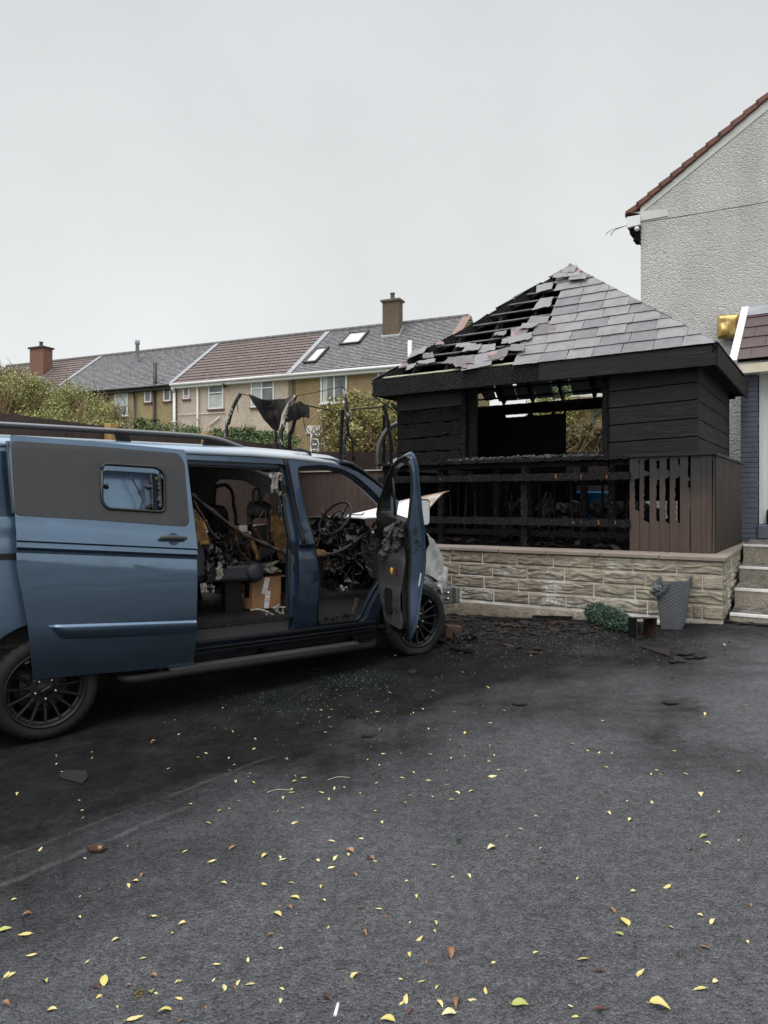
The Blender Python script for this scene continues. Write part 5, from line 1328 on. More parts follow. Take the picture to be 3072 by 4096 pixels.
def yo(X, Z): return prof(Z, crease(X-1.05))
VW = 1.94
def vobj(name, mb, mat, parent=van, **k): return obj(name, mb, mat, parent, local=True, **k)
cutz = [-1.19, -1.12, -1.05, -.95, -.85, -.72, -.6, -.5, -.45, -.4, -.36, -.33, -.3, -.27, -.24, -.2, -.12, -.05, .03, .1, .18, .25, .3, .36]
def arc(cx, cz, r, a0, a1, n=14): return [(cx+r*math.cos(R_(a0+(a1-a0)*i/n)), cz+r*math.sin(R_(a0+(a1-a0)*i/n))) for i in range(n+1)]
FWX, FWZ = 3.30, -1.15
outline = [(-1.02, -1.15), (-.46, -1.2)]+arc(0, -1.27, .455, 171, 9)+[(.46, -1.215), (2.84, -1.222)]+arc(FWX, FWZ, .462, 189, 122, 8)+[(3.07, -.62), (3.075, -.2), (3.115, -.03), (3.125, .0), (2.98, .105), (2.85, .203), (2.74, .275), (2.654, .325), (2.566, .358), (2.426, .385), (1.8, .41), (-1.02, .42)]
slide = rounded([(.80, -1.10), (1.955, -1.13), (1.985, -.9), (1.99, -.4), (1.975, 0), (1.95, .33), (.80, .345)], .07)
frontd = rounded([(2.045, .315), (2.30, .338), (2.50, .305), (2.65, .24), (2.80, .13), (2.95, .0), (3.005, -.08), (3.01, -.45), (2.985, -.64), (2.91, -.76), (2.82, -.88), (2.76, -.99), (2.72, -1.09), (2.66, -1.137), (2.225, -1.13), (2.188, -1.07), (2.178, -.97), (2.19, -.67), (2.15, -.45), (2.105, -.2), (2.06, .05), (2.035, .23)], .05, 3)
side_pt = lambda X, Z: L(X, yo(X, Z), Z)
vobj('side_panel', sheet(outline, [slide, frontd], side_pt, frange(-1, 3.2, .2), cutz, .012), M['blue_shade_soot'], sharp=28)
# far flank with burnt-out windows
fwin1 = [T(*Z2(u, v), VW-.10) for u, v in ((310, 1000), (310, 455), (335, 428), (430, 424), (560, 437), (675, 462), (690, 500), (690, 1000))]
fwin2 = [T(*Z2(u, v), VW-.10) for u, v in ((712, 1000), (712, 475), (800, 520), (900, 585), (990, 650))]+[T(*Z3(u, v), VW-.1) for u, v in ((270, 760), (120, 640))]
fz = min(p[1] for p in fwin1)
fwin1 = [(x, max(z, -.16)) for x, z in fwin1]
fwin2 = [(2.02, -.16), (2.02, .19), (2.35, .22), (2.6, .12), (2.86, -.02), (2.92, -.10), (2.7, -.14)]
try:
    fx = T(*Z2(712, 470), VW-.1)[0]; fwin2[0] = (fx, -.16); fwin2[1] = (fx, T(*Z2(712, 478), VW-.1)[1])
except Exception: pass
vobj('side_panel', sheet(outline, [fwin1, fwin2], lambda X, Z: L(X, VW-yo(X, Z), Z), frange(-1, 3.2, .2), cutz, .012), M['sooty'], sharp=28)
# roof
def zdrop(X): return -interp([(-1.1, 0), (1.6, .0), (2.0, .012), (2.426, .040), (2.566, .085), (2.654, .125), (2.72, .17)], X)
sec = [(.125, .375), (.135, .40), (.15, .425), (.18, .446), (.24, .462), (.40, .478), (.7, .492), (.97, .497)]
sec = sec+[(VW-y, z) for y, z in sec[::-1][1:]]
xs_ = [-1.06, -.9]+frange(-.6, 2.4, .2)+[2.426, 2.5, 2.566, 2.61, 2.66]
mb = MB()
vs = [L(X+(.0 if j > 3 and j < len(sec)-4 else 0), y, z+zdrop(X)-(.02 if X < -1 else 0)) for X in xs_ for j, (y, z) in enumerate(sec)]
n = len(sec); mb.add(vs, [(i*n+j, i*n+j+1, (i+1)*n+j+1, (i+1)*n+j) for i in range(len(xs_)-1) for j in range(n-1)], 0, True)
roof = vobj('roof', mb, M['blue_roof'], sharp=40); roof.data.materials.append(M['sooty']); m = roof.modifiers.new('t', 'SOLIDIFY'); m.thickness = .012; m.offset = 1; m.material_offset = 0; m.material_offset_rim = 0
mb = MB(); mb.grid(lambda a, b_: L(-1+3.55*a, .17+(VW-.34)*b_, .395+zdrop(-1+3.55*a)-.02*abs(noise.noise(Vector((a*9, b_*5, 0))))), 24, 10); vobj('burnt_headlining', mb, M['sooty'])
mb = MB(); mb.prism([L(-1.02, .04, -1.15), L(-1.02, VW-.04, -1.15), L(-1.0, VW-.14, .42), L(-1.0, .14, .42)], (.03, 0, 0)); vobj('rear_doors', mb, M['blue'])
mb = MB()
mb.prism([L(-1, .05, -1.0), L(1.97, .05, -1.0), L(1.97, VW-.05, -1.0), L(-1, VW-.05, -1.0)][::-1], (0, 0, .03))
mb.prism([L(2.0, .12, -.86), L(2.98, .12, -.88), L(2.98, VW-.1, -.88), L(2.0, VW-.1, -.86)][::-1], (0, 0, .03))
mb.prism([L(2.0, .12, -1.1), L(2.03, .12, -1.1), L(2.03, .12, -.84), L(2.0, .12, -.84)], (0, VW-.2, 0))
mb.prism([L(-1, .06, -1.19), L(3.0, .06, -1.19), L(3.0, VW-.06, -1.19), L(-1, VW-.06, -1.19)][::-1], (0, 0, .03))
vobj('floor', mb, M['sooty'])
# dark inner skins
mb = MB(); mb.grid(lambda a, b_: L(-1+1.82*a, .07+.08*b_*b_, -1.15+1.5*b_), 2, 6); mb.grid(lambda a, b_: L(.55-.1*math.sin(b_*3), .1+1.74*a, -1.0+1.4*b_), 8, 8); vobj('lining', mb, M['sooty'])
# jambs: flanges round the two doorways
def flange(hole, depth, shrink, mat, name, seal=None, y0=.0):
    mb = MB(); n = len(hole); c = Vector((sum(p[0] for p in hole)/n, sum(p[1] for p in hole)/n))
    R0 = [L(x, yo(x, z)+.004+y0, z) for x, z in hole]
    inn = []
    for i, (x, z) in enumerate(hole):
        a = Vector(hole[i-1]); b_ = Vector(hole[(i+1) % n]); t = (b_-a).normalized(); nn = Vector((-t.y, t.x))
        if nn.dot(c-Vector((x, z))) < 0: nn = -nn
        inn.append((x+nn.x*shrink, z+nn.y*shrink))
    R1 = [L(x, yo(x, z)+depth, z) for x, z in inn]
    R15 = [L(x+(x2-x)*.15, yo(x, z)+depth*.8, z+(z2-z)*.15) for (x, z), (x2, z2) in zip(hole, inn)]
    R2 = [p+Vector((0, .05, 0)) for p in R1]
    mb.add(R0+R15+R1+R2, [(k*n+i, k*n+(i+1) % n, (k+1)*n+(i+1) % n, (k+1)*n+i) for k in range(3) for i in range(n)], 0, False)
    f = vobj(name, mb, M[mat], sharp=35)
    mb = MB(); mb.tube(R1+[R1[0]], .013, 6); vobj('rubber_seal', mb, M['seal'], f)
    return inn
flange(slide, .07, .058, 'blue_dark', 'door_jamb', y0=.0); flange(frontd, .055, .035, 'blue_dark', 'door_jamb')
mb = MB(); mb.tube([L(x, yo(x, z)+.012, z) for x, z in frontd+[frontd[0]]], .009, 6); vobj('rubber_seal', mb, M['seal'])
# sill: steps below the sliding door, rub rail and side tube
mb = MB()
for (z, y, h_) in ((-1.125, .02, .02), (-1.165, .012, .012), (-1.195, .02, .012)): mb.prism([L(.5, y-.012, z), L(2.8, y-.012, z), L(2.8, y+.03, z), L(.5, y+.03, z)][::-1], (0, 0, h_))
vobj('sill_trim', mb, M['black_plastic'], bevel=.004)
mb = MB(); mb.prism([L(.82, .09, -1.02), L(1.93, .09, -1.03), L(1.93, .3, -1.0), L(.82, .3, -1.0)], (0, 0, .03)); mb.prism([L(.82, .075, -1.12), L(1.93, .075, -1.12), L(1.93, .075, -1.02), L(.82, .075, -1.02)], (0, .02, 0)); vobj('step_well', mb, M['trim_grey'], bevel=.008)
mb = MB(); mb.tube(spline([L(.50, .06, -1.31), L(.58, -.02, -1.315), L(.75, -.05, -1.315), L(1.6, -.05, -1.315), L(2.6, -.05, -1.315), L(2.74, -.02, -1.315), L(2.8, .06, -1.305)], 6), .036, 12)
for x in (.8, 1.7, 2.6): mb.tube([L(x, -.04, -1.31), L(x, .2, -1.25)], .02, 8)
sst = vobj('side_step', mb, M['black_plastic']); mb = MB(); mb.prism([L(.85, -.075, -1.285), L(2.55, -.075, -1.285), L(2.55, .02, -1.28), L(.85, .02, -1.28)][::-1], (0, 0, .012)); vobj('step_pad', mb, M['trim_grey'], sst)
mb = MB(); mb.box(L(1.2, .9, -1.26), (3.6, 1.5, .12)); mb.box(L(1.4, .5, -1.3), (1.4, .5, .1)); vobj('underbody', mb, M['sooty'])
for cx, cz in ((0, -1.27), (FWX, FWZ)):
    mb = MB(); a = arc(cx, cz, .45, 185, -5 if cx == 0 else 50, 18); n = len(a)
    mb.add([L(x, .03, z) for x, z in a]+[L(x, .5, z) for x, z in a], [(i, i+1, n+i+1, n+i) for i in range(n-1)], 0, True); mb.add([L(x, .5, z) for x, z in a], [tuple(range(n))]); vobj('wheel_arch', mb, M['seal'])
# roof rails
def railz(X): return .535+zdrop(X)*.6
for side in (0, 1):
    pts = [(-1.0, .44), (-.9, .52), (-.6, .535), (.2, .537), (1.0, .535), (1.25, .528), (1.40, .505), (1.52, .470), (1.58, .452)]
    Y = .235 if not side else VW-.235
    mb = MB(); sp_ = spline([L(x, Y, z) for x, z in pts], 6); mb.tube(sp_, .017, 8); rr_ = vobj('roof_rail', mb, M['silver_rail'])
    mb = MB(); mb.tube([p+Vector((0, .0, -.018)) for p in sp_], .012, 6); vobj('rail_underside', mb, M['seal'], rr_)
    for x in (.60, -.4): mb = MB(); mb.prism([L(x-.06, Y-.012, .45), L(x+.045, Y-.012, .45), L(x+.02, Y-.012, .53), L(x-.085, Y-.012, .53)], (0, .03, 0)); vobj('rail_foot', mb, M['black_plastic'], rr_)
    mb = MB(); mb.prism([L(1.22, Y-.01, .452), L(1.56, Y-.01, .452), L(1.42, Y-.01, .498), L(1.24, Y-.01, .526)], (0, .025, 0)); vobj('rail_foot', mb, M['black_plastic'], rr_)

qz0, qz1 = T(20, 2062, .05)[1], T(20, 1803, .12)[1]
vobj('quarter_window', sheet(rounded([(-.98, qz0), (.12, qz0), (.12, qz1), (-.98, qz1)], .05), [], lambda X, Z: L(X, yo(X, Z)-.003, Z), frange(-1, .6, .1), cutz, .003), M['quarter_glass'], sharp=30)
tz = T(30, 2226, 0)[1]
mb = MB(); mb.prism([L(-1.0, yo(-.3, tz)-.003, tz-.022), L(.75, yo(-.3, tz)-.003, tz-.022), L(.75, yo(-.3, tz)-.003, tz+.022), L(-1.0, yo(-.3, tz)-.003, tz+.022)], (0, .02, 0)); vobj('door_track', mb, M['seal'])
# ---- sliding door, hanging back along the flank and a little nose-down
SD0 = -.125
def TD(px, py):
    X, Z = T(px, py, SD0)
    for _ in range(5): X, Z = T(px, py, SD0+prof(Z, crease(X)))
    return X, Z
d_out = [TD(*Z1(u, v)) for u, v in ((72, 102), (58, 300), (105, 655), (115, 815), (115, 965), (128, 1040), (150, 1140), (190, 1370), (210, 1560), (225, 1745), (700, 1706), (1335, 1655), (1348, 1540), (1357, 1375), (1364, 1100), (1365, 870), (1345, 700), (1312, 450), (1282, 215), (1270, 204), (700, 150))]
dmap = lambda X, Z, k=0: L(X, SD0+prof(Z, crease(X))+k, Z)
z0_ = min(p[1] for p in d_out); z1_ = max(p[1] for p in d_out)
win_o = rounded([TD(*Z1(u, v)) for u, v in ((702, 300), (1085, 325), (1135, 370), (1137, 635), (740, 610), (702, 560))], .045)
zcut = [-1.19, -1.12, -1.05, -.95, -.85, -.72, -.6, -.5]+[crease(.4)+q for q in (-.13, -.09, -.055, -.04, -.022, -.012, -.006, 0, .02, .05, .1, .15, .2, .25, .3, .4, .5, .6)]
def skew(X): return crease(X)-crease(.4)
def sheet_skew(out_, holes, mp, cx, cz, th):
    """cut on lines parallel to the shoulder crease"""
    o2 = [(x, z-skew(x)) for x, z in out_]; h2_ = [[(x, z-skew(x)) for x, z in h] for h in holes]
    return sheet(o2, h2_, lambda X, Z: mp(X, Z+skew(X)), cx, cz, th)
sd = vobj('sliding_door', sheet_skew(d_out, [win_o], dmap, frange(-.3, 1.1, .1), zcut, .045), M['blue'], sharp=25)
pan = rounded([TD(*Z1(u, v)) for u, v in ((75, 145), (700, 188), (1232, 232), (1272, 290), (1308, 700), (1290, 735), (700, 692), (105, 657), (90, 400))], .035)
vobj('dark_panel', sheet_skew(pan, [win_o], lambda X, Z: dmap(X, Z, -.004), frange(-.3, 1.1, .1), zcut, .004), M['wrap'], sd, sharp=30)
mb = MB(); wc = [dmap(x, z, -.008) for x, z in win_o]; mb.tube(wc+[wc[0]], .011, 8); wf = vobj('window_frame', mb, M['seal'], sd)
mb = MB(); wc2 = [dmap(x, z, .045) for x, z in win_o]; n = len(wc); mb.add([p+Vector((0, .004, 0)) for p in wc]+wc2, [(i, (i+1) % n, n+(i+1) % n, n+i) for i in range(n)]); vobj('window_reveal', mb, M['seal'], wf)
mb = MB()     # broken remains: crack strip and knobs
for q, r in ((((905, 335), (925, 410), (965, 490), (990, 553), (975, 612)), .006), (((1045, 340), (1055, 480), (1062, 625)), .012), (((1100, 345), (1112, 480), (1118, 620)), .02)):
    mb.tube(spline([dmap(*TD(*Z1(u, v)), .02) for u, v in q], 4), r, 6, jit=.4)
for u, v, r in ((738, 458, .022), (1090, 408, .02), (1105, 553, .02), (1030, 460, .025), (1035, 600, .025)): mb.blob(dmap(*TD(*Z1(u, v)), .02), r, 2, .3)
vobj('broken_catch', mb, M['melt'], wf)
mb = MB(); mb.tube(spline([dmap(*TD(*Z1(u, v)), .012) for u, v in ((56, 145), (66, 300), (78, 450), (90, 560), (98, 650))], 4), .013, 8); vobj('edge_seal', mb, M['trim_grey'], sd)
ms_ = [TD(*Z1(u, v)) for u, v in ((322, 1412), (700, 1399), (1353, 1377), (1350, 1482), (700, 1508), (470, 1527), (420, 1526), (385, 1508))]
def rib(X, Z):
    zt = interp([(ms_[0][0], ms_[0][1]), (ms_[2][0], ms_[2][1])], X); return L(X, SD0+prof(Z, crease(X))-.004-.020*smooth01((zt-Z)/.014), Z)
mz = [ms_[0][1]-.002*k*5 for k in range(14)]
mpr = [(0, .003), (.15, -.023), (.18, -.0245), (.5, -.021), (.80, -.016), (.84, -.013), (.90, -.004), (1, .003)]
def mould(a, b_):
    zt = ms_[0][1]+(ms_[2][1]-ms_[0][1])*a; zb_ = ms_[6][1]+(ms_[3][1]-ms_[6][1])*a
    zz_ = zt+(zb_-zt)*mpr[b_][0]; x = ms_[0][0]+(ms_[2][0]-ms_[0][0])*a+.085*mpr[b_][0]*(1-a)**3
    return L(x, SD0+prof(zz_, crease(x))+mpr[b_][1]*min(1, a*14+.05), zz_)
mb = MB(); NA = 40; nb_ = len(mpr)
mb.add([mould(i/NA, j) for i in range(NA+1) for j in range(nb_)], [(i*nb_+j, i*nb_+j+1, (i+1)*nb_+j+1, (i+1)*nb_+j) for i in range(NA) for j in range(nb_-1)], 0, True)
vobj('moulding', mb, M['blue'], sd, sharp=30)
# handle
hp = [TD(*Z1(u, v)) for u, v in ((1195, 820),)][0]
mb = MB()
def cup(a, b_):
    x = hp[0]+.004+.055*(a-.5)*2*1; z = hp[1]+.045*(b_-.5)*2; r = math.hypot((a-.5)*2, (b_-.5)*2)
    p = dmap(x, z, -.0015); return p
mb = MB(); ring = [dmap(hp[0]+.005+.046*math.cos(t*math.pi/12), hp[1]+.046*math.sin(t*math.pi/12), -.003) for t in range(24)]
mb.add(ring, [tuple(range(24))]); cupo = vobj('handle_cup', mb, M['blue_dark'], sd)
mb = MB(); hs_ = [dmap(hp[0]+dx, hp[1]+.006+dz, -.03) for dx, dz in ((-.105, .004), (-.08, .006), (-.03, .006), (.03, .003), (.08, -.002), (.098, -.006))]
mb.tube(hs_, [.010, .0165, .018, .018, .016, .010], 10); hd = vobj('handle', mb, M['trim_grey'], sd)
for v in hd.data.vertices: v.co.y = hs_[2].y+(v.co.y-hs_[2].y)*.7

# ---- front door swung open about its front edge
HX, HYv = 3.0, .03
FD_A = R_(71)
fdoor = bpy.data.objects.new('front_door', None); COL.objects.link(fdoor); fdoor.parent = van; fdoor.location = (HX, HYv, 0); fdoor.rotation_euler = (0, 0, FD_A); fdoor.empty_display_size = .1
def tuck(Z): return .085*max(0, min(1, (-.42-Z)/.74))**1.5
def dl(X, Z, k=0): return L(X-HX, yo(X, Z)*(1 if Z > -.9 else .4)-HYv+k+tuck(Z), Z)
fo = rounded([(2.03, .37), (2.10, .405), (2.32, .388), (2.52, .345), (2.68, .265), (2.83, .15), (2.98, .02), (3.02, -.08), (3.02, -.45), (2.99, -.64), (2.915, -.77), (2.83, -.89), (2.77, -1.0), (2.72, -1.11), (2.65, -1.165), (2.22, -1.165), (2.165, -1.08), (2.15, -.97), (2.16, -.67), (2.125, -.45), (2.08, -.2), (2.045, .05), (2.02, .25)], .04, 3)
wo = rounded([(2.095, .29), (2.30, .325), (2.49, .29), (2.64, .215), (2.78, .11), (2.86, .03), (2.89, -.11), (2.16, -.185), (2.11, .05)], .04, 3)
skin = vobj('outer_skin', sheet(fo, [wo], dl, frange(2.0, 3.05, .1), cutz, .006), M['blue'], fdoor, sharp=28)
# edge (return) of the door, thickness of the shell
def inset_loop(lp, d):
    o = []; n = len(lp)
    for i in range(n):
        t = (Vector(lp[(i+1) % n])-Vector(lp[i-1])).normalized(); o.append((lp[i][0]-t.y*d, lp[i][1]+t.x*d))
    return o
sgn = 1 if sum(a[0]*b_[1]-b_[0]*a[1] for a, b_ in zip(fo, fo[1:]+fo[:1])) > 0 else -1
fi = inset_loop(fo, .014*sgn); fi2 = inset_loop(fo, .03*sgn)
def dep(z): return interp([(-1.2, .115), (-1.0, .125), (-.8, .13), (-.2, .13), (-.1, .095), (.1, .06), (.4, .045)], z)-tuck(z)
mb = MB(); n = len(fo)
r0 = [dl(x, z, .004) for x, z in fo]; r1 = [dl(x, z, .018) for x, z in fi]; r2 = [dl(x, z, .022) for x, z in fi2]; r3 = [dl(x, z, .03) for x, z in fi2]; r4 = [dl(x, z, dep(z)) for x, z in fi2]
mb.add(r0+r1+r2+r3+r4, [(k*n+i, k*n+(i+1) % n, (k+1)*n+(i+1) % n, (k+1)*n+i) for k in range(4) for i in range(n)])
edge = vobj('door_edge', mb, M['blue_edge'], fdoor, sharp=35)
win_in = inset_loop(wo, -.02*sgn) if True else wo
vobj('inner_shell', sheet(inset_loop(fo, .028*sgn), [wo], lambda X, Z: dl(X, Z, dep(Z)), frange(2.0, 3.05, .1), cutz, .004), M['black_plastic'], fdoor, sharp=30)
mb = MB(); a = [dl(x, z, .0) for x, z in wo]; b2 = [dl(x, z, dep(z)) for x, z in wo]; n = len(wo); mb.add(a+b2, [(i, (i+1) % n, n+(i+1) % n, n+i) for i in range(n)]); vobj('window_channel', mb, M['seal'], fdoor)
mb = MB(); mb.tube([dl(2.62, .23, .03), dl(2.66, .0, .03), dl(2.70, -.14, .03)], .012, 6); mb.tube([dl(x, z, dep(z)+.004) for x, z in inset_loop(fo, .035*sgn)]+[dl(*inset_loop(fo, .035*sgn)[0], .05)], .012, 6); vobj('rubber_seal', mb, M['seal'], fdoor)
# trim card: lower moulded panel with a pocket, top burnt away
tr_o = [(2.215, -1.06), (2.63, -1.06), (2.70, -.99), (2.78, -.86), (2.86, -.76), (2.92, -.66), (2.94, -.42), (2.90, -.38), (2.86, -.43), (2.80, -.40), (2.72, -.46), (2.66, -.40), (2.58, -.42), (2.50, -.30), (2.42, -.34), (2.36, -.22), (2.30, -.26), (2.22, -.17), (2.19, -.20), (2.205, -.5), (2.225, -.72), (2.205, -1.0)]
pocket = rounded([(2.42, -.97), (2.60, -.97), (2.66, -.86), (2.64, -.76), (2.44, -.76), (2.40, -.82)], .03, 3)
def tdep(X, Z): return dep(Z)+.012+.042*smooth01((-.42-Z)/.10)*smooth01((X-2.18)/.05)+.016*smooth01((-.70-Z)/.1)
trim = vobj('trim_card', sheet(tr_o, [pocket], lambda X, Z: dl(X, Z, tdep(X, Z)), frange(2.2, 3.0, .04), frange(-1.1, -.1, .04), .006), M['trim_grey'], fdoor, sharp=30)
mb = MB(); mb.prism([dl(x, z, .15) for x, z in pocket], (0, .01, 0)); n = len(pocket); a = [dl(x, z, tdep(x, z)) for x, z in pocket]; b2 = [dl(x, z, .14) for x, z in pocket]; mb.add(a+b2, [(i, (i+1) % n, n+(i+1) % n, n+i) for i in range(n)]); vobj('door_pocket', mb, M['seal'], trim)
mb = MB(); a = tr_o; n = len(a); q0 = [dl(x, z, tdep(x, z)) for x, z in a]; q1 = [dl(x, z, dep(z)) for x, z in a]; mb.add(q0+q1, [(i, (i+1) % n, n+(i+1) % n, n+i) for i in range(n)]); vobj('trim_side', mb, M['black_plastic'], trim)
mb = MB(); rr = random.Random(6)
for i in range(26):
    x = rr.uniform(2.25, 2.92); z = -.2-.38*(x-2.2)+rr.uniform(-.1, .06); mb.blob(dl(x, z, dep(z)+.03), rr.uniform(.015, .05), 2, .8, 3)
vobj('melted_trim', mb, basic('charred_fibre', (.030, .029, .030), (.085, .08, .08), .85, nscale=30, bs=90, bstr=.9, bd=.012), fdoor)
mb = MB(); p = dl(2.36, -.60, tdep(2.36, -.60)+.004); mb.box(p, (.05, .012, .06)); vobj('reflector', mb, M['red_lens'], trim, bevel=.004)
mb = MB(); p = dl(2.50, -.61, tdep(2.5, -.61)+.004); mb.blob(p, .03, 2, .5, scale=(1, .3, 1)); vobj('paper_scrap', mb, M['yellow'], trim)
# latch plate, holes and label on the shut face
mb = MB()
def ef(z, k): # on the shut face: rear edge of the door at height z
    x = interp([(-1.165, 2.222), (-1.08, 2.168), (-.97, 2.152), (-.67, 2.162), (-.45, 2.128), (-.2, 2.085), (.05, 2.05)], z)+.028
    return dl(x, z, .03+k)
for z, k, r in ((-.335, .05, .011), (-.335, .075, .011), (-.318, .062, .008), (-.395, .055, .010), (-.425, .05, .006), (-.425, .085, .006)):
    mb.tube([ef(z, k)-Vector((.006, 0, 0)), ef(z, k)+Vector((.006, 0, 0))], r, 10)
mb.box(ef(-.235, .045), (.012, .028, .075)); mb.box(ef(-.368, .05), (.012, .05, .012))
vobj('latch', mb, M['seal'], fdoor)
mb = MB(); mb.prism([ef(-.60, .0)+Vector((-.004, -.012, 0)), ef(-.60, .0)+Vector((-.004, .002, 0)), ef(-.71, .0)+Vector((-.004, .002, 0)), ef(-.71, .0)+Vector((-.004, -.012, 0))], (.003, 0, 0)); vobj('label_strip', mb, M['white'], fdoor)
# mirror on the outer skin near the hinge
mb = MB()
mc = dl(2.74, -.105, -.235); rc = rounded([(-.085, -.125), (.085, -.125), (.075, .125), (-.085, .125)], .04); mb.prism([mc+Vector((-.03, y, z)) for y, z in rc], (.10, 0, 0)); mir = vobj('mirror', mb, M['seal'], fdoor, bevel=.012)
mb = MB(); mb.prism([mc+Vector((-.036, y*.86, z*.88)) for y, z in rc], (.012, 0, 0)); vobj('mirror_face', mb, M['mirror_shell'], mir)
mb = MB(); mb.tube([dl(2.86, -.15, .0), dl(2.82, -.2, -.14), mc+Vector((0, .02, -.1))], .03, 8); vobj('mirror_arm', mb, M['black_plastic'], mir)
mb = MB(); mp_ = [(2.20, -.92), (2.68, -.94), (2.76, -1.03), (2.22, -1.02)]
vobj('moulding', sheet(mp_, [], lambda X, Z: dl(X, Z, -.022), frange(2.2, 2.8, .1), (), .02), M['blue'], fdoor, sharp=30)
mb = MB(); mb.tube([dl(2.20, -.30, -.035), dl(2.28, -.31, -.04), dl(2.38, -.32, -.03)], .016, 8); vobj('handle', mb, M['trim_grey'], fdoor)

# ---- bonnet sprung up and scorched to bare metal, right wing hanging
def bon(a, b_):
    X = 2.72+1.06*a; Y = .10+1.72*b_
    z = -.155-.03*a+.02*math.sin(b_*math.pi)-.06*b_
    lift = smooth01((a-.30)/.70)
    zf_ = .105-.20*b_-.12*b_*b_
    z = z*(1-lift)+zf_*lift
    if b_ < .25: z -= (.25-b_)*.42*smooth01((.98-a)/.30)*smooth01((a-.35)/.3)
    z += .012*noise.noise(Vector((a*3, b_*3, 0)))
    return L(X-.06*(b_-.0)**2, Y, z)
mb = MB(); mb.grid(bon, 26, 30); o = vobj('bonnet', mb, M['bonnet'], sharp=60); m = o.modifiers.new('t', 'SOLIDIFY'); m.thickness = .012
def wing_y(X): return .42*min(.5, max(0, X-3.36))
def TWG(u, v):
    px, py = Z9(u, v); X, Z = T(px, py, .03)
    for _ in range(20): X, Z = T(px, py, wing_y(X))
    return X, Z
wg = [(3.06, -.2), (3.06, -.62)]+arc(FWX, FWZ, .455, 122, 92, 4)+[TWG(*p) for p in ((480, 1440), (520, 1390), (612, 1205), (585, 1150), (540, 1065), (500, 1000), (455, 965), (430, 935))]+[(3.2, -.19)]
vobj('front_wing', sheet(wg, [], lambda X, Z: L(X, wing_y(X)+.035*abs(noise.noise(Vector((X*6, Z*5, 0))))-.02*abs((X-3.3)+(Z+.55)*.8)*0+.02*abs(math.sin((X*1.2+Z)*9)), Z), frange(3.1, 3.8, .025), frange(-.9, -.2, .025), .004), M['bare'], sharp=60)
mb = MB()
inn_ = [TWG(u, v) for u, v in ((520, 1390), (560, 1320), (605, 1240), (640, 1290), (652, 1345), (640, 1440), (645, 1530), (610, 1560), (580, 1540), (560, 1480), (535, 1440))]
mbx = sheet(inn_, [], lambda X, Z: L(X, wing_y(X)+.03+.03*noise.noise(Vector((X*14, Z*14, 2))), Z), frange(3.3, 3.9, .02), frange(-1.1, -.4, .02), .012)
vobj('headlamp_bracket', mbx, M['bare'], sharp=40)
mb = MB()
pb = [T(*Z9(u, v), .22) for u, v in ((570, 1500), (720, 1460), (720, 1640), (570, 1640))]
mb.prism([L(3.45, .2, pb[0][1]-.01), L(pb[1][0], .22, pb[1][1]), L(pb[2][0], .22, pb[2][1]), L(3.45, .2, pb[3][1])], (0, 1.5, 0)); mb.box(L(pb[1][0]-.02, .95, (pb[1][1]+pb[2][1])/2), (.06, 1.55, .17))
mb.box(L(3.55, .17, pb[0][1]-.07), (.05, .05, .15)); bb = vobj('bumper_beam', mb, M['alloy'], bevel=.012)
mb = MB()
for u, v in ((632, 1535), (628, 1595)): x, z = T(*Z9(u, v), .19); mb.tube([L(x, .17, z), L(x, .21, z)], .016, 6)
vobj('beam_bolt', mb, M['chrome'], bb)
mb = MB(); rr = random.Random(31)
for i in range(40): mb.blob(L(rr.uniform(3.1, 3.75), rr.uniform(.25, 1.7), rr.uniform(-.95, -.28)), rr.uniform(.05, .14), 2, .6, 3)
vobj('engine', mb, M['sooty'])

# ---- wheels
AXW = Matrix(((1, 0, 0), (0, 0, -1), (0, 1, 0)))       # lathe axis -> outward (-Y)
def tyre_mb(flat=None):
    mb = MB(); prof_ = [(.236, -.03), (.252, -.004), (.268, .006), (.30, .013), (.325, .006), (.342, -.012), (.352, -.03), (.357, -.06), (.357, -.10), (.352, -.105), (.352, -.112), (.357, -.117), (.357, -.165), (.345, -.20), (.30, -.225), (.24, -.21)]
    n = 144; vs = []
    for r, h in prof_:
        for k in range(n):
            q = r-(.007 if r > .34 and k % 4 == 0 else 0); t = 2*math.pi*k/n
            p = Vector((q*math.cos(t), -h, q*math.sin(t)))
            if flat is not None and p.z < -flat+.05:
                e = max(0, -flat-p.z); p.y += (-.035 if h > -.1 else .03)*smooth01((-p.z-flat+.05)/.08); p.z = max(p.z, -flat)
            vs.append(p)
    m_ = len(prof_); fs = [(i*n+k, i*n+(k+1) % n, (i+1)*n+(k+1) % n, (i+1)*n+k) for i in range(m_-1) for k in range(n)]
    mb.add(vs, fs, 0, True); return mb
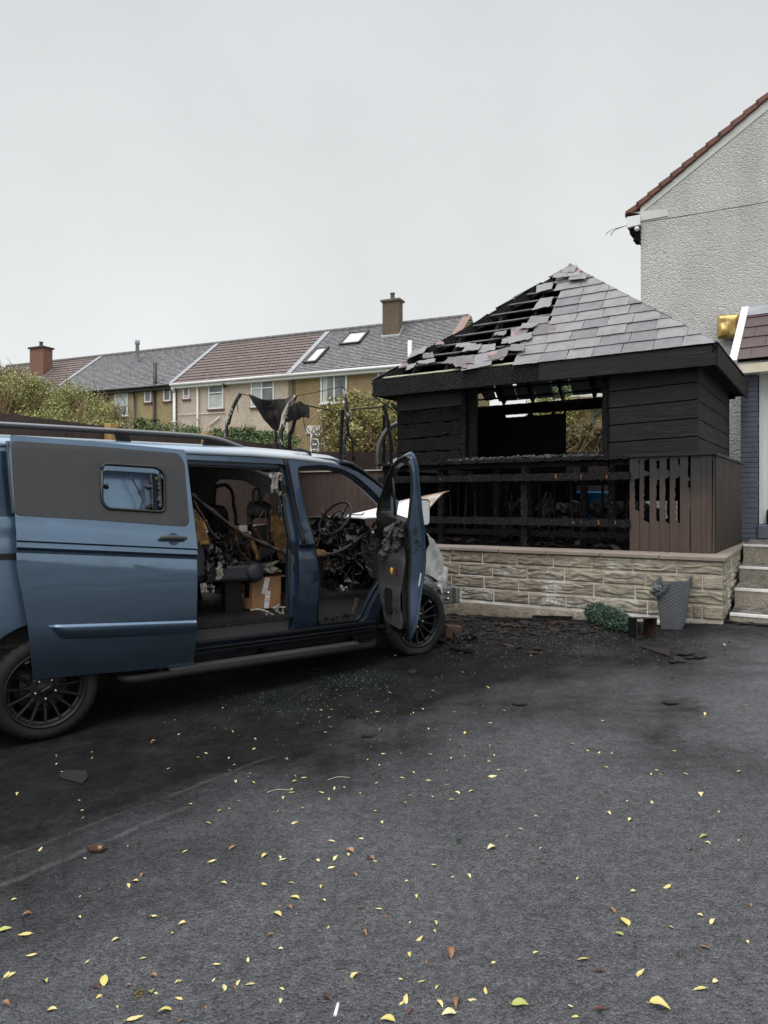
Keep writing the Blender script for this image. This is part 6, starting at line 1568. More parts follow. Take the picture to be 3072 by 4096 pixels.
def rim_mb():
    mb = MB(); mb.lathe([(.266, .002), (.262, .012), (.252, .010), (.246, -.004), (.240, -.012), (.236, -.03), (.234, -.17)], 64, ax=AXW)
    mb.lathe([(.238, -.02), (.226, -.022), (.222, -.04)], 64, ax=AXW)
    mb.lathe([(0, -.022), (.042, -.022), (.048, -.028), (.062, -.030), (.09, -.026), (.105, -.034), (.112, -.06)], 40, ax=AXW)
    for k in range(15):
        t = 2*math.pi*(k+.25)/15; c, s = math.cos(t), math.sin(t)
        def P(r, w, h): return Vector((r*c-w*s, -h, r*s+w*c))
        for (r0, w0, h0, r1, w1, h1) in ((.088, .021, -.028, .135, .0095, -.026), (.135, .0095, -.026, .246, .0085, -.002)):
            a = [P(r0, -w0, h0-.006), P(r0, -w0*.5, h0), P(r0, w0*.5, h0), P(r0, w0, h0-.006), P(r0, w0, h0-.035), P(r0, -w0, h0-.035)]
            b_ = [P(r1, -w1, h1-.006), P(r1, -w1*.5, h1), P(r1, w1*.5, h1), P(r1, w1, h1-.006), P(r1, w1, h1-.035), P(r1, -w1, h1-.035)]
            mb.add(a+b_, [(i, (i+1) % 6, 6+(i+1) % 6, 6+i) for i in range(6)]+[tuple(range(6)), tuple(range(6, 12))])
    return mb
rim_me = bolts = None
def wheel(X, Z, flat, Y=.0, flip=False, spin=0):
    global rim_me
    if rim_me is None:
        rim_me = mesh_from('rim', rim_mb(), M['rim'])
    wobj = bpy.data.objects.new('wheel', rim_me); COL.objects.link(wobj); wobj.parent = van; wobj.location = L(X, Y, Z)
    if flip: wobj.rotation_euler = (0, 0, math.pi)
    def sub(name, mb, mat): o = obj(name, mb, M[mat], wobj, local=True); return o
    sub('tyre', tyre_mb(flat), 'rubber')
    mb = MB(); mb.lathe([(0, -.10), (.15, -.10), (.155, -.105), (.155, -.125), (0, -.125)], 40, ax=AXW); mb.lathe([(.18, -.17), (0, -.17)], 20, ax=AXW); mb.box((-.12, .11, .06), (.07, .08, .16)); sub('brake_disc', mb, 'trim_grey')
    for k in range(5):
        t = R_(198+72*k); p = Vector((.068*math.cos(t), .030, .068*math.sin(t)))
        mb = MB(); mb.lathe([(.0105, -.012), (.0105, .012), (.008, .018), (0, .020)], 6, p, AXW); mb.lathe([(.016, -.012), (.016, -.004), (.010, -.003)], 12, p, AXW); sub('wheel_bolt', mb, 'chrome')
    mb = MB(); mb.lathe([(.036, -.024), (.036, -.016), (.033, -.014), (0, -.014)], 28, ax=AXW); cp = sub('hub_cap', mb, 'rim')
    mb = MB(); mb.prism([Vector((-.026+.052*i/6+(.0), .0128, -.013+.026*i/6+(.005 if i % 2 else .0))) for i in range(7)]+[Vector((.026-.052*i/6, .0128, .0205-.026*i/6-(.004 if i % 2 else 0))) for i in range(7)], (0, .001, 0)); obj('cap_mark', mb, M['cap_mark'], cp, local=True)
    mb = MB()
    for t0, s_ in ((118, 1), (50, -1)):
        for k in range(3):
            t = R_(t0+3.2*k*s_); r = .232; p = Vector((r*math.cos(t), .018, r*math.sin(t))); mb.box(p, (.014, .002, .012), Matrix.Rotation(t, 3, 'Y'))
    sub('rim_mark', mb, 'cap_mark')
    return wobj
wheel(0, -1.304, None); w2 = wheel(FWX, FWZ, .318, spin=20)
wheel(0, -1.304, None, VW, True); wheel(FWX, FWZ, .318, VW, True)

# ---- what is left of the inside
rr = random.Random(17)
def rubble(c, s, n, r0, r1, mat, name, parent=van, amp=.7, tubes=0):
    mb = MB()
    for i in range(n):
        mb.blob(L(c[0]+rr.uniform(-1, 1)*s[0], c[1]+rr.uniform(-1, 1)*s[1], c[2]+rr.uniform(-1, 1)*s[2]), rr.uniform(r0, r1), 2, amp, 3, scale=(rr.uniform(.6, 1.4), rr.uniform(.6, 1.4), rr.uniform(.5, 1.2)))
    for i in range(tubes):
        p = Vector(L(c[0]+rr.uniform(-1, 1)*s[0], c[1]+rr.uniform(-1, 1)*s[1], c[2]+rr.uniform(-1, 1)*s[2])); q = [p]
        for k in range(5): p = p+Vector((rr.gauss(0, .05), rr.gauss(0, .05), rr.gauss(-.015, .05))); q.append(p)
        mb.tube(spline(q, 4), rr.uniform(.003, .008), 5)
    return vobj(name, mb, M[mat], parent)
rubble((2.80, .95, -.42), (.12, .72, .14), 90, .03, .11, 'melt', 'dashboard', tubes=90)
rubble((2.72, .45, -.40), (.16, .2, .2), 34, .025, .07, 'melt', 'dashboard', tubes=50)
rubble((2.86, .5, -.26), (.08, .5, .03), 8, .02, .035, 'foil', 'foil_scrap')
# dash end panel next to the door
dp = [(2.80, -.36), (2.98, -.36), (2.99, -.62), (2.955, -.78), (2.88, -.72), (2.82, -.55)]
vobj('dash_end', sheet(dp, [], lambda X, Z: L(X, .16+.10*smooth01((2.95-X)/.15), Z), frange(2.8, 3, .03), frange(-.8, -.3, .04), .01), M['trim_grey'], sharp=50)
# steering wheel: bare ring, hub, spokes
def TV(u, v, ins, Z=Z3): return T3(*Z(u, v), ins)
swc = TV(392, 722, .46); axs = (Matrix.Rotation(R_(0), 3, 'Z') @ Vector((-.80, -.12, .60))).normalized()
ux = axs.cross(Vector((0, 1, 0))).normalized(); uy = axs.cross(ux).normalized()
ring = [swc+ux*.195*math.cos(t*math.pi/20)+uy*.195*math.sin(t*math.pi/20) for t in range(41)]
mb = MB(); mb.tube(ring, .0135, 10, cap=False)
sw = vobj('steering_wheel', mb, M['harness'])
mb = MB()
for t in (20, 160, 265): mb.tube([swc-axs*.05, swc-axs*.03+ux*.1*math.cos(R_(t))+uy*.1*math.sin(R_(t)), swc+ux*.19*math.cos(R_(t))+uy*.19*math.sin(R_(t))], .009, 6)
vobj('spoke', mb, M['sooty'], sw)
mb = MB()
for i in range(16): mb.blob(swc-axs*rr.uniform(.03, .12)+ux*rr.gauss(0, .035)+uy*rr.gauss(0, .035), rr.uniform(.03, .06), 2, .6)
vobj('hub', mb, M['melt'], sw)
mb = MB(); mb.tube([swc-axs*.08, swc-axs*.35], .04, 10); vobj('column', mb, M['sooty'], sw)
# driver seat: base box, foam remains, frame of the back
def chair(y0, base_mat, ylen=.5):
    s = bpy.data.objects.new('front_seat', None); COL.objects.link(s); s.parent = van; s.empty_display_size = .1
    mb = MB(); mb.prism([L(2.06, y0, -.85), L(2.40, y0, -.85), L(2.42, y0, -.62), L(2.40, y0, -.50), L(2.05, y0, -.48)], (0, ylen, 0)); vobj('seat_base', mb, M[base_mat], s, bevel=.02)
    mb = MB(); mb.grid(lambda a, b_: L(2.0+.45*a, y0-.02+(ylen+.04)*b_, -.40-.05*a+.03*noise.noise(Vector((a*6, b_*5, y0)))-.10*max(abs(b_-.5), abs(a-.5))**4*16*.4), 14, 14); mb2 = vobj('seat_foam', mb, M['foam'], s); m = mb2.modifiers.new('t', 'SOLIDIFY'); m.thickness = .06
    rub_c = (2.2, y0+ylen/2, -.37); mb = MB()
    for i in range(22): mb.blob(L(2.2+rr.uniform(-.2, .2), y0+ylen/2+rr.uniform(-.24, .24), -.385+rr.uniform(-.01, .02)), rr.uniform(.015, .045), 2, .7)
    vobj('seat_char', mb, M['melt'], s)
    return s
st1 = chair(.28, 'black_plastic'); chair(1.15, 'black_plastic', .6)
# seat backs seen through the side doorway, traced where they stand
def back(ins, hoop, frame, foamL, foamR, parent):
    mb = MB()
    mb.tube(spline([TV(u, v, ins, Z2) for u, v in hoop], 6), .011, 8, jit=.25)
    f = vobj('seat_back', mb, M['sooty'], parent)
    mb = MB(); P = [T(*Z2(u, v), ins) for u, v in frame]
    vobj('back_plate', sheet(P[0:], [], lambda X, Z: L(X, ins+.03*noise.noise(Vector((X*7, Z*7, ins))), Z), (), (), .05), M['sooty'], f)
    for poly in (foamL, foamR):
        if not poly: continue
        P = [T(*Z2(u, v), ins-.03) for u, v in poly]
        xs1 = [p[0] for p in P]; zs1 = [p[1] for p in P]
        vobj('foam_panel', sheet(P, [], lambda X, Z: L(X, ins-.03+.04*noise.noise(Vector((X*9, Z*6, ins*3))), Z), frange(min(xs1), max(xs1), .03), frange(min(zs1), max(zs1), .03), .05), M['foam'], f)
    return f
back(.38, ((655, 700), (672, 650), (672, 560), (690, 530), (722, 530), (738, 590), (750, 690)), ((600, 760), (640, 705), (780, 700), (840, 740), (860, 900), (900, 1150), (960, 1240), (720, 1250), (660, 1080), (640, 960), (700, 940), (820, 930), (800, 820), (690, 810), (650, 860), (660, 950), (610, 940)), ((640, 1040), (668, 1050), (740, 1240), (700, 1240)), ((835, 775), (900, 840), (1010, 960), (1060, 1180), (1060, 1260), (935, 1255), (880, 1080), (850, 950)), st1)
back(.95, ((470, 700), (472, 600), (440, 530), (380, 488), (330, 492), (300, 530), (290, 720)), ((205, 760), (260, 730), (380, 745), (420, 800), (440, 960), (480, 1250), (330, 1250), (240, 1000)), None, ((425, 945), (500, 940), (545, 1020), (560, 1240), (460, 1250), (410, 1120)), st1)
mb = MB(); mb.tube(spline([TV(u, v, .9, Z2) for u, v in ((316, 505), (400, 488), (448, 530), (470, 590), (482, 700), (500, 800), (502, 890))], 6), .016, 8); vobj('bent_hoop', mb, M['sooty'])
# centre box frame and dark seats behind, side foam at the left edge
P = [T(*Z2(u, v), .25) for u, v in ((60, 760), (100, 790), (160, 880), (210, 1000), (240, 1090), (60, 1090))]
vobj('foam_panel', sheet(P, [], lambda X, Z: L(X, .25+.03*noise.noise(Vector((X*8, Z*8, 0))), Z), frange(.8, 1.3, .03), frange(-.5, .1, .03), .05), M['foam'], st1)
# rear bench in dark leather, nearest end towards the doorway
bn = bpy.data.objects.new('rear_bench', None); COL.objects.link(bn); bn.parent = van; bn.empty_display_size = .1
bx, bz = T(*Z2(670, 1300), .5); bx0, _ = T(*Z2(100, 1300), .3); zt_ = T(*Z2(400, 1265), .4)[1]; zb2 = T(*Z2(400, 1450), .4)[1]
mb = MB()
def seat_sec(a): # closed rounded section in X-Z
    return a
mb.tube([L(bx-.06, y, (zt_+zb2)/2) for y in (.30, .36, 1.6, 1.68)], [.075, .095, .095, .07], 16)
mb.prism([L(bx0-.1, .33, zb2+.02), L(bx-.06, .33, zb2+.005), L(bx-.06, .33, zt_-.005), L(bx0-.1, .33, zt_+.0)], (0, 1.3, 0))
for v in range(len(mb.v)):
    pass
vobj('seat', mb, M['leather'], bn, bevel=.03)
mb = MB(); mb.prism([L(bx0-.16, .30, zb2+.02), L(bx0+.14, .30, zb2+.05), L(bx0+.12, .30, zt_+.22), L(bx0-.0, .30, zt_+.42), L(bx0-.2, .30, zt_+.42)], (0, 1.35, 0)); vobj('backrest', mb, M['leather'], bn, bevel=.05)
mb = MB(); mb.prism([L(bx-.30, .42, -.97), L(bx-.12, .42, -.97), L(bx-.16, .42, zb2+.02), L(bx-.30, .42, zb2+.02)], (0, .08, 0)); vobj('leg', mb, M['black_plastic'], bn); mb = MB(); mb.prism([L(bx-.30, 1.4, -.97), L(bx-.12, 1.4, -.97), L(bx-.16, 1.4, zb2+.02), L(bx-.30, 1.4, zb2+.02)], (0, .08, 0)); vobj('leg', mb, M['black_plastic'], bn)
mb = MB()
for i in range(30):
    p = TV(rr.uniform(190, 660), 1262+rr.uniform(-18, 14), rr.uniform(.31, .5), Z2); mb.blob(p, rr.uniform(.012, .035), 2, .8)
for u, v in ((230, 1120), (250, 1260), (215, 1340), (240, 1420), (245, 1490), (330, 1180), (345, 1230)): mb.blob(TV(u, v, .29, Z2), rr.uniform(.025, .045), 2, .8, 3, scale=(.7, .6, 1.3))
vobj('melted_cover', mb, M['melt'], bn)
mb = MB()
for u, v, r in ((340, 1290, .022), (335, 1340, .026), (350, 1375, .022), (322, 1395, .018)): mb.blob(TV(u, v, .27, Z2), r, 2, .9, 4, scale=(.8, .5, 1.2))
vobj('pale_drip', mb, M['ash'], bn)
# hanging pale melted lining at the top front corner and ash along the sill
mb = MB()
for q, r in ((((880, 385), (925, 378), (950, 410), (930, 450)), .016), (((875, 390), (868, 450), (860, 520), (855, 570)), .012), (((905, 430), (890, 500), (900, 545), (935, 580), (985, 590)), .02), (((960, 580), (965, 630), (962, 700)), .01), (((985, 570), (975, 620), (970, 660)), .012), (((900, 380), (900, 460), (880, 530)), .018)):
    mb.tube(spline([TV(u, v, .16, Z2) for u, v in q], 5), r, 6, jit=.6)
vobj('melted_lining', mb, M['ash'])
mb = MB()
for i in range(130):
    a = rr.random()**.7; u = 130+870*a; v = 1880-90*a*1.0+rr.uniform(-14, 14); mb.blob(TV(u, v, .085+rr.uniform(0, .05), Z2), rr.uniform(.004, .014), 1, .8)
for q in (((640, 1722), (720, 1715), (800, 1735), (900, 1790)), ((795, 1740), (810, 1790), (850, 1830)), ((900, 1700), (960, 1690), (1000, 1700)), ((900, 1710), (925, 1760), (900, 1810)), ((960, 1690), (965, 1760), (940, 1820)), ((880, 1700), (910, 1740), (960, 1760)), ((930, 1660), (900, 1690), (860, 1700))):
    mb.tube(spline([TV(u, v, .12, Z2) for u, v in q], 5), .009, 5, jit=.6)
vobj('sill_ash', mb, M['ash'])
mb = MB()
mb.tube(spline([TV(u, v, i_, Z2) for (u, v), i_ in zip(((60, 575), (200, 690), (420, 860), (560, 960), (700, 1030), (860, 1100), (960, 1150), (1010, 1165)), (.3, .3, .28, .26, .24, .22, .2, .2))], 6), [.016+.006*math.sin(k) for k in range(43)], 8, jit=.25)
mb.tube(spline([TV(u, v, .3, Z2) for u, v in ((80, 640), (130, 720), (260, 950), (340, 1020))], 6), .012, 6, jit=.3)
mb.tube(spline([TV(u, v, .22, Z3) for u, v in ((180, 1095), (300, 1080), (450, 1035), (560, 970), (650, 900), (740, 830), (790, 760))], 6), .015, 8, jit=.3)
vobj('wiring_harness', mb, M['harness'])
mb = MB()
for q, i_, r in ((((515, 960), (518, 1050), (540, 1130), (620, 1220), (650, 1250)), .3, .005), (((620, 1020), (622, 1130), (650, 1200)), .35, .004), (((690, 920), (730, 1000), (780, 1060)), .3, .008), (((780, 740), (700, 850), (620, 870)), .35, .004), (((810, 930), (818, 1000), (815, 1050)), .3, .005), (((835, 930), (855, 1010), (850, 1060)), .3, .005), (((745, 1110), (738, 1180), (740, 1240)), .3, .004), (((850, 1180), (850, 1240)), .3, .004), (((95, 650), (120, 720), (160, 770)), .28, .008), (((780, 730), (740, 800), (710, 850)), .32, .007), (((790, 740), (800, 850), (830, 950)), .32, .006)):
    mb.tube(spline([TV(u, v, i_, Z2) for u, v in q], 5), r, 5); vobj('wire', mb, M['copper']); mb = MB()
for q, r in ((((480, 1310), (560, 1180), (640, 1030)), .005), (((580, 1180), (570, 1350)), .004), (((680, 1110), (730, 1110), (770, 1070)), .004), (((650, 1370), (710, 1350), (740, 1300)), .004), (((830, 600), (870, 560), (880, 640)), .003), (((240, 880), (230, 960), (190, 1010)), .006)):
    mb.tube(spline([TV(u, v, .3, Z3) for u, v in q], 5), r, 5); vobj('wire', mb, M['copper']); mb = MB()
rubble((1.85, .95, -.62), (.35, .5, .16), 46, .03, .09, 'sooty', 'burnt_trim', tubes=70)
rubble((1.55, .7, -.42), (.30, .3, .14), 12, .015, .04, 'melt', 'burnt_trim', tubes=60)
mb = MB(); mb.blob(TV(690, 965, .28), .055, 3, .5, 3, scale=(.8, .8, 1.2)); mb.tube(spline([TV(u, v, .28) for u, v in ((660, 970), (650, 1030), (670, 1090), (690, 1060), (720, 980))], 5), .012, 6); vobj('hanging_motor', mb, M['melt'])
rubble((2.6, .5, -.85), (.3, .3, .03), 40, .015, .05, 'sooty', 'floor_debris', tubes=20)
rubble((2.45, .2, -1.06), (.2, .05, .015), 60, .006, .02, 'sooty', 'step_debris')
mb = MB(); mb.prism([L(2.18, .16, -1.10), L(2.75, .16, -1.10), L(2.85, .16, -.86), L(2.15, .16, -.86)], (0, .03, 0)); vobj('step_riser', mb, M['trim_grey'])
rubble((2.62, .3, -.82), (.05, .03, .02), 5, .01, .02, 'foil', 'foil_scrap')
mb = MB()
for k in range(7): mb.tube(spline([TV(590+6*k, 1500, .14), TV(575+5*k, 1590+rr.uniform(-9, 9), .15), TV(555+4*k, 1640+rr.uniform(-30, 30), .15)], 4), .005, 5, jit=.5)
vobj('melted_drip', mb, basic('grey_drip', (.10, .09, .075), (.05, .045, .04), .7))
# B-pillar strip, strikers and check strap, burnt strip on the roof edge
P = [T(*Z2(u, v), .02) for u, v in ((1032, 240), (1068, 240), (1168, 1072), (1130, 1072))]
vobj('pillar_trim', sheet(P, [], lambda X, Z: L(X, yo(X, Z)-.008, Z), (), cutz, .012), M['black_plastic'])
mb = MB()
for u, v in ((1085, 1130), (1100, 1300), (1100, 1620), (1040, 520)): x, z = T(*Z2(u, v), .05); mb.box(L(x-.01, .04+yo(x, z), z), (.035, .02, .07))
vobj('striker', mb, M['seal'], bevel=.004)
mb = MB(); mb.tube(spline([L(*(lambda q: (q[0], .16, q[1]+.012))(T(*Z2(u, v), .16))) for u, v in ((1095, 150), (1130, 148), (1180, 165), (1215, 185), (1240, 212))], 5), .010, 6, jit=.3); vobj('burnt_strip', mb, M['melt'])
mb = MB(); mb.tube([L(x, .105, z+.012) for x, z in ((2.5, .345), (2.6, .325), (2.7, .275), (2.85, .185), (3.0, .075), (3.1, .0))], .02, 8); vobj('pillar_seal', mb, M['seal'])

# ---- cardboard box on the van floor
bxp = hit(*Z2(650, 1715), VO+VNn*.42, VNn)
cb = thing('cardboard_box', bxp, 'brown cardboard box with red and white fragile tape on the van floor', 'box')
Bz = bxp.z; Hb = .285
B0 = bxp.copy(); B1 = hit(*Z2(945, 1700), VO+VNn*.36, VNn); B1.z = Bz
B2 = B0+ (hit(*Z2(492, 1655), VO+VNn*.62, VNn)-B0); B2.z = Bz
ex, ey = (B1-B0), (B2-B0); B3 = B1+ey
mb = MB(); th = .006
def wallp(a, b_, inn):
    mb.prism([a, b_, b_+UP*Hb, a+UP*Hb], inn)
wallp(B0, B1, ey.normalized()*th); wallp(B0, B2, ex.normalized()*th); wallp(B1, B3, -ex.normalized()*th); wallp(B2, B3, -ey.normalized()*th)
mb.prism([B0, B1, B3, B2], UP*th)
obj('carton', mb, M['card'], cb)
mb = MB(); a, b_ = B2+UP*Hb, B3+UP*Hb; mb.prism([a, b_, b_+UP*.10+ey*.06, a+UP*.12+ey*.08], -ey.normalized()*.004)
a, b_ = B1+UP*Hb, B3+UP*Hb; mb.prism([a, b_, b_+UP*.05+ex*.18, a-UP*.00+ex*.14], -UP*.004)
obj('flap', mb, M['card'], cb)
nE = ex.cross(UP).normalized(); nE = nE if nE.dot(CAMP-B0) > 0 else -nE
nS = ey.cross(UP).normalized(); nS = nS if nS.dot(CAMP-B0) > 0 else -nS
exn, eyn = ex.normalized(), ey.normalized()
mb = MB(); mb.prism([B0+nS*.001+eyn*.02, B0+nS*.001+ey*.38, B0+nS*.001+ey*.38+UP*(Hb), B0+nS*.001+eyn*.02+UP*Hb][::1], nS*.0015)
mb.v = [(x, y, max(z, Bz+.10)) for x, y, z in mb.v]; obj('dark_tape', mb, M['black_plastic'], cb)
def text_on(txt, o, r, u, size, parent, mat, name='lettering'):
    cu = bpy.data.curves.new('txt', 'FONT'); cu.body = txt; cu.size = size; cu.extrude = .0004
    to = bpy.data.objects.new('txt', cu); COL.objects.link(to)
    bpy.context.view_layer.update()
    me = bpy.data.meshes.new_from_object(to.evaluated_get(bpy.context.evaluated_depsgraph_get()))
    bpy.data.objects.remove(to); n_ = r.cross(u)
    org = WORLD_OF[parent] if parent in WORLD_OF else Vector()
    for v in me.vertices: v.co = Vector(o)+r*v.co.x+u*v.co.y+n_*v.co.z-org
    me.materials.clear(); me.materials.append(M[mat]); ob = bpy.data.objects.new(name, me); COL.objects.link(ob); ob.parent = parent; WORLD_OF[ob] = org
    return ob
def tape(o, du, L_, w_, nrm, parent):
    wv = nrm.cross(du).normalized(); m_ = MB(); m_.prism([o-wv*w_/2, o+du*L_-wv*w_/2, o+du*L_+wv*w_/2, o+wv*w_/2], nrm*.001); return obj('tape', m_, M['white'], parent), wv
W_ = ex.length
o = B0+ex*.50+nE*.0015+UP*.005; du = (UP*.90+exn*.10).normalized(); t1, wv = tape(o, du, .155, .042, nE, cb)
dn = -du; rgt = dn; upv = nE.cross(rgt).normalized()
text_on('LE  FR', o+du*.15-upv*.012+nE*.0014, rgt, upv, .036, t1, 'tape_red')
o2 = B0+ex*.42+nE*.0018+UP*.135; du2 = (UP*.95+exn*.22).normalized(); t2, wv = tape(o2, du2, .145, .042, nE, cb)
rgt = du2; upv = nE.cross(rgt).normalized()
text_on('ILE', o2+du2*.008-upv*.013+nE*.0014, rgt, upv, .038, t2, 'tape_red'); text_on('H', o2+du2*.115-upv*.013+nE*.0014, rgt, upv, .034, t2, 'tape_red')
o3 = B0+ey*.60+nS*.0015+UP*.01; t3, wv = tape(o3, UP.copy(), .12, .045, nS, cb); upv = nS.cross(UP).normalized()
text_on('FRAG', o3+UP*.006-upv*.014+nS*.0014, UP.copy(), upv, .036, t3, 'tape_red')
mb = MB(); P0 = B1+UP*(Hb+.01)
for i in range(14): mb.blob(B0+ex*rr.uniform(.35, 1.0)+ey*rr.uniform(.1, .5)+UP*(Hb+.07+rr.uniform(-.02, .05)), rr.uniform(.02, .05), 2, .9, 3, scale=(1.5, 1, .6))
rag = obj('charred_rag', mb, M['ash'], None, base=P0); tag(rag, 'crumpled pale charred rag lying over the cardboard box', 'rag')

# ================================================================== grey planter against the wall
pp = [ground(*ZG(u, v)) for u, v in ((268, 1412), (548, 1418), (600, 1325))]
pc = (pp[0]+pp[2])/2
pl_ = thing('wicker_planter', pc, 'tall grey wicker-look planter with a melted rim standing against the stone wall', 'planter')
a0, a1, a2 = pp[0], pp[1], pp[2]
a3 = a0+(a2-a1)
cen = (a0+a1+a2+a3)/4; Hp = .50
def top_of(p, k=1.52): return cen+(p-cen)*k+UP*Hp
low = [a0, a1, a2, a3]; tops4 = [top_of(p) for p in low]
def corner_round(q, r=.03, n=4):
    o = []
    for i in range(4):
        p, a, b_ = q[i], q[i-1], q[(i+1) % 4]; A = p+(a-p).normalized()*r; B = p+(b_-p).normalized()*r
        for j in range(n+1):
            t = j/n; o.append(A*(1-t)**2+p*2*t*(1-t)+B*t*t)
    return o
lo, to_ = corner_round(low, .02), corner_round(tops4, .035)
nc = len(lo); mb = MB(); NRW = 56
per = []; acc = 0
for i in range(nc): per.append(acc); acc += (to_[(i+1) % nc]-to_[i]).length
# resample the perimeter finely for the weave
def resample(lp, n):
    L_ = [0]
    for i in range(len(lp)): L_.append(L_[-1]+(lp[(i+1) % len(lp)]-lp[i]).length)
    out = []; j = 0
    for k in range(n):
        d = L_[-1]*k/n
        while L_[j+1] < d: j += 1
        t = (d-L_[j])/max(1e-9, L_[j+1]-L_[j]); out.append(lp[j].lerp(lp[(j+1) % len(lp)], t))
    return out
NPp = 216; lo, to_ = resample(lo, NPp), resample(to_, NPp); vs = []
mc_ = tops4[0]
for r in range(NRW+1):
    t = r/NRW
    for k in range(NPp):
        p = lo[k].lerp(to_[k], t); out_ = (p-cen); out_.z = 0; out_.normalize()
        weave = (.0017 if ((k//4+(r//2) % 2) % 2) else -.001)*(1 if r % 2 else .3)*(1 if 1 < r < NRW-2 else 0)
        q = p+out_*weave
        dm = (q-mc_).length
        if dm < .16: q = q-UP*(.16-dm)*.75+out_*.03*math.sin(dm*60)-(a1-a0).normalized()*(.16-dm)*.25
        vs.append(q)
mb.add(vs, [(r*NPp+k, r*NPp+(k+1) % NPp, (r+1)*NPp+(k+1) % NPp, (r+1)*NPp+k) for r in range(NRW) for k in range(NPp)], 0, False)
o = obj('pot', mb, M['planter'], pl_); m = o.modifiers.new('t', 'SOLIDIFY'); m.thickness = .008; m.offset = -1
mb = MB(); mb.prism([cen+(p-cen)*1.3+UP*Hp*.62 for p in low], UP*.01); obj('inner_floor', mb, M['planter'], pl_)
mb = MB(); rr = random.Random(3)
for i in range(7): mb.blob(tops4[0]+(a1-a0).normalized()*rr.uniform(-.02, .07)-UP*rr.uniform(.06, .13)+Vector((rr.uniform(-.01, .01), -.01, 0)), rr.uniform(.015, .03), 3, .8, 3, smooth=True)
obj('melted_rim', mb, M['planter'], pl_)
# fallen topiary in a rusty pot
tq = [Z5 for Z5 in ()]
ZE = zf(1640, 2160, .639)
pf = [ground(*ZE(u, v)) for u, v in ((1425, 627), (1548, 612))]
tpx = thing('fallen_topiary', pf[0], 'artificial box cone lying on its side in a square rusty pot', 'potted plant')
S_ = .20
fx_ = (pf[1]-pf[0]); fx_.z = 0; fx_.normalize(); bk = Vector((-fx_.y, fx_.x, 0))           # mouth edge runs along fx_
ax_ = (ground(*ZE(1345, 598))-pf[0]); ax_.z = 0; axl = ax_.length; ax_.normalize()
def pt(i, j, d, k=1.0): # i along mouth, j up, d depth along the axis away from the mouth
    return pf[0]+fx_*((i-.5)*S_*k+.5*S_)*1.0+UP*((j-.5)*S_*k+.5*S_)+ax_*d+bk*0
mouth = [pt(0, 0, 0, 1.05), pt(1, 0, 0, 1.05), pt(1, 1, 0, 1.05), pt(0, 1, 0, 1.05)]
DPt = max(.12, min(.2, axl))
ax2 = (ax_*.85+bk*.55).normalized()
base_ = [p+ax2*DPt for p in [pt(0, 0, 0, .8), pt(1, 0, 0, .8), pt(1, 1, 0, .8), pt(0, 1, 0, .8)]]
mb = MB(); mb.add(mouth+base_, [(0, 1, 5, 4), (1, 2, 6, 5), (2, 3, 7, 6), (3, 0, 4, 7)])
o = obj('pot', mb, [M['rust_pot'], M['black_wood']], tpx); m = o.modifiers.new('t', 'SOLIDIFY'); m.thickness = .008; m.offset = -1; m.material_offset = 1
# foliage cone behind the pot
fc_ = (base_[0]+base_[2])/2; far = ground(*ZE(1150, 505)); far.z += .13
mb = MB(); rr = random.Random(14); axf = (far-fc_); Lf = axf.length; axf.normalize(); n1 = axf.orthogonal().normalized(); n2 = axf.cross(n1)
for i in range(11000):
    t = rr.random()**.85; R = .065+.07*smooth01(t*1.8)-.02*smooth01((t-.85)/.15); a = rr.random()*6.283; q = R*(rr.random()**.35)
    p = fc_+axf*(t*Lf)+(n1*math.cos(a)+n2*math.sin(a))*q
    p.z = gz(p.x)+(p.z-gz(p.x))*.8
    if p.z < gz(p.x)+.004: p.z = gz(p.x)+.004+rr.random()*.01
    d = ((n1*math.cos(a)+n2*math.sin(a))+Vector((rr.gauss(0, .7), rr.gauss(0, .7), rr.gauss(0, .7)))).normalized(); s = d.cross(Vector((rr.gauss(0, 1), rr.gauss(0, 1), rr.gauss(0, 1)))).normalized()
    l_ = rr.uniform(.012, .026); mb.add([p, p+d*l_*.5+s*l_*.35, p+d*l_, p+d*l_*.5-s*l_*.35], [(0, 1, 2, 3)])
obj('foliage', mb, M['topiary'], tpx)
mb = MB(); q = [ground(*ZE(u, v)) for u, v in ((1515, 540), (1568, 538), (1568, 520), (1524, 516))]
mb.prism([p+UP*.01 for p in q], UP*.03); tag(obj('white_scrap', mb, M['white'], None, base=q[0], bevel=.008), 'small white plastic scrap beside the rusty pot', 'scrap')

# ================================================================== fallen leaves (each its own object)
def leaf_mesh(i, L_, W_, curl, mat):
    rr = random.Random(i); mb = MB(); nu = 10; vs = []
    for k in range(nu+1):
        t = k/nu; w_ = W_*(math.sin(math.pi*t**.8))**.8*(1-.25*t)+.0004
        z = curl*L_*math.sin(math.pi*t)*.6+rr.uniform(-.0006, .0006); by = .08*L_*math.sin(t*3+i)
        for s, up_ in ((-1, .5), (-.5, .15), (0, 0), (.5, .15), (1, .5)):
            vs.append(((t-.5)*L_, by+s*w_/2, .003+z+up_*w_*(.28+.5*abs(curl))*(1 if i % 3 else .4)))
    fs = [(k*5+j, k*5+j+1, (k+1)*5+j+1, (k+1)*5+j) for k in range(nu) for j in range(4)]
    mb.add(vs, fs, 0, True); mb.tube([(-L_*.5, by*0, .004), (-L_*.66, .003, .003)], .0007, 4)
    return mesh_from('leaf', mb, M[mat])
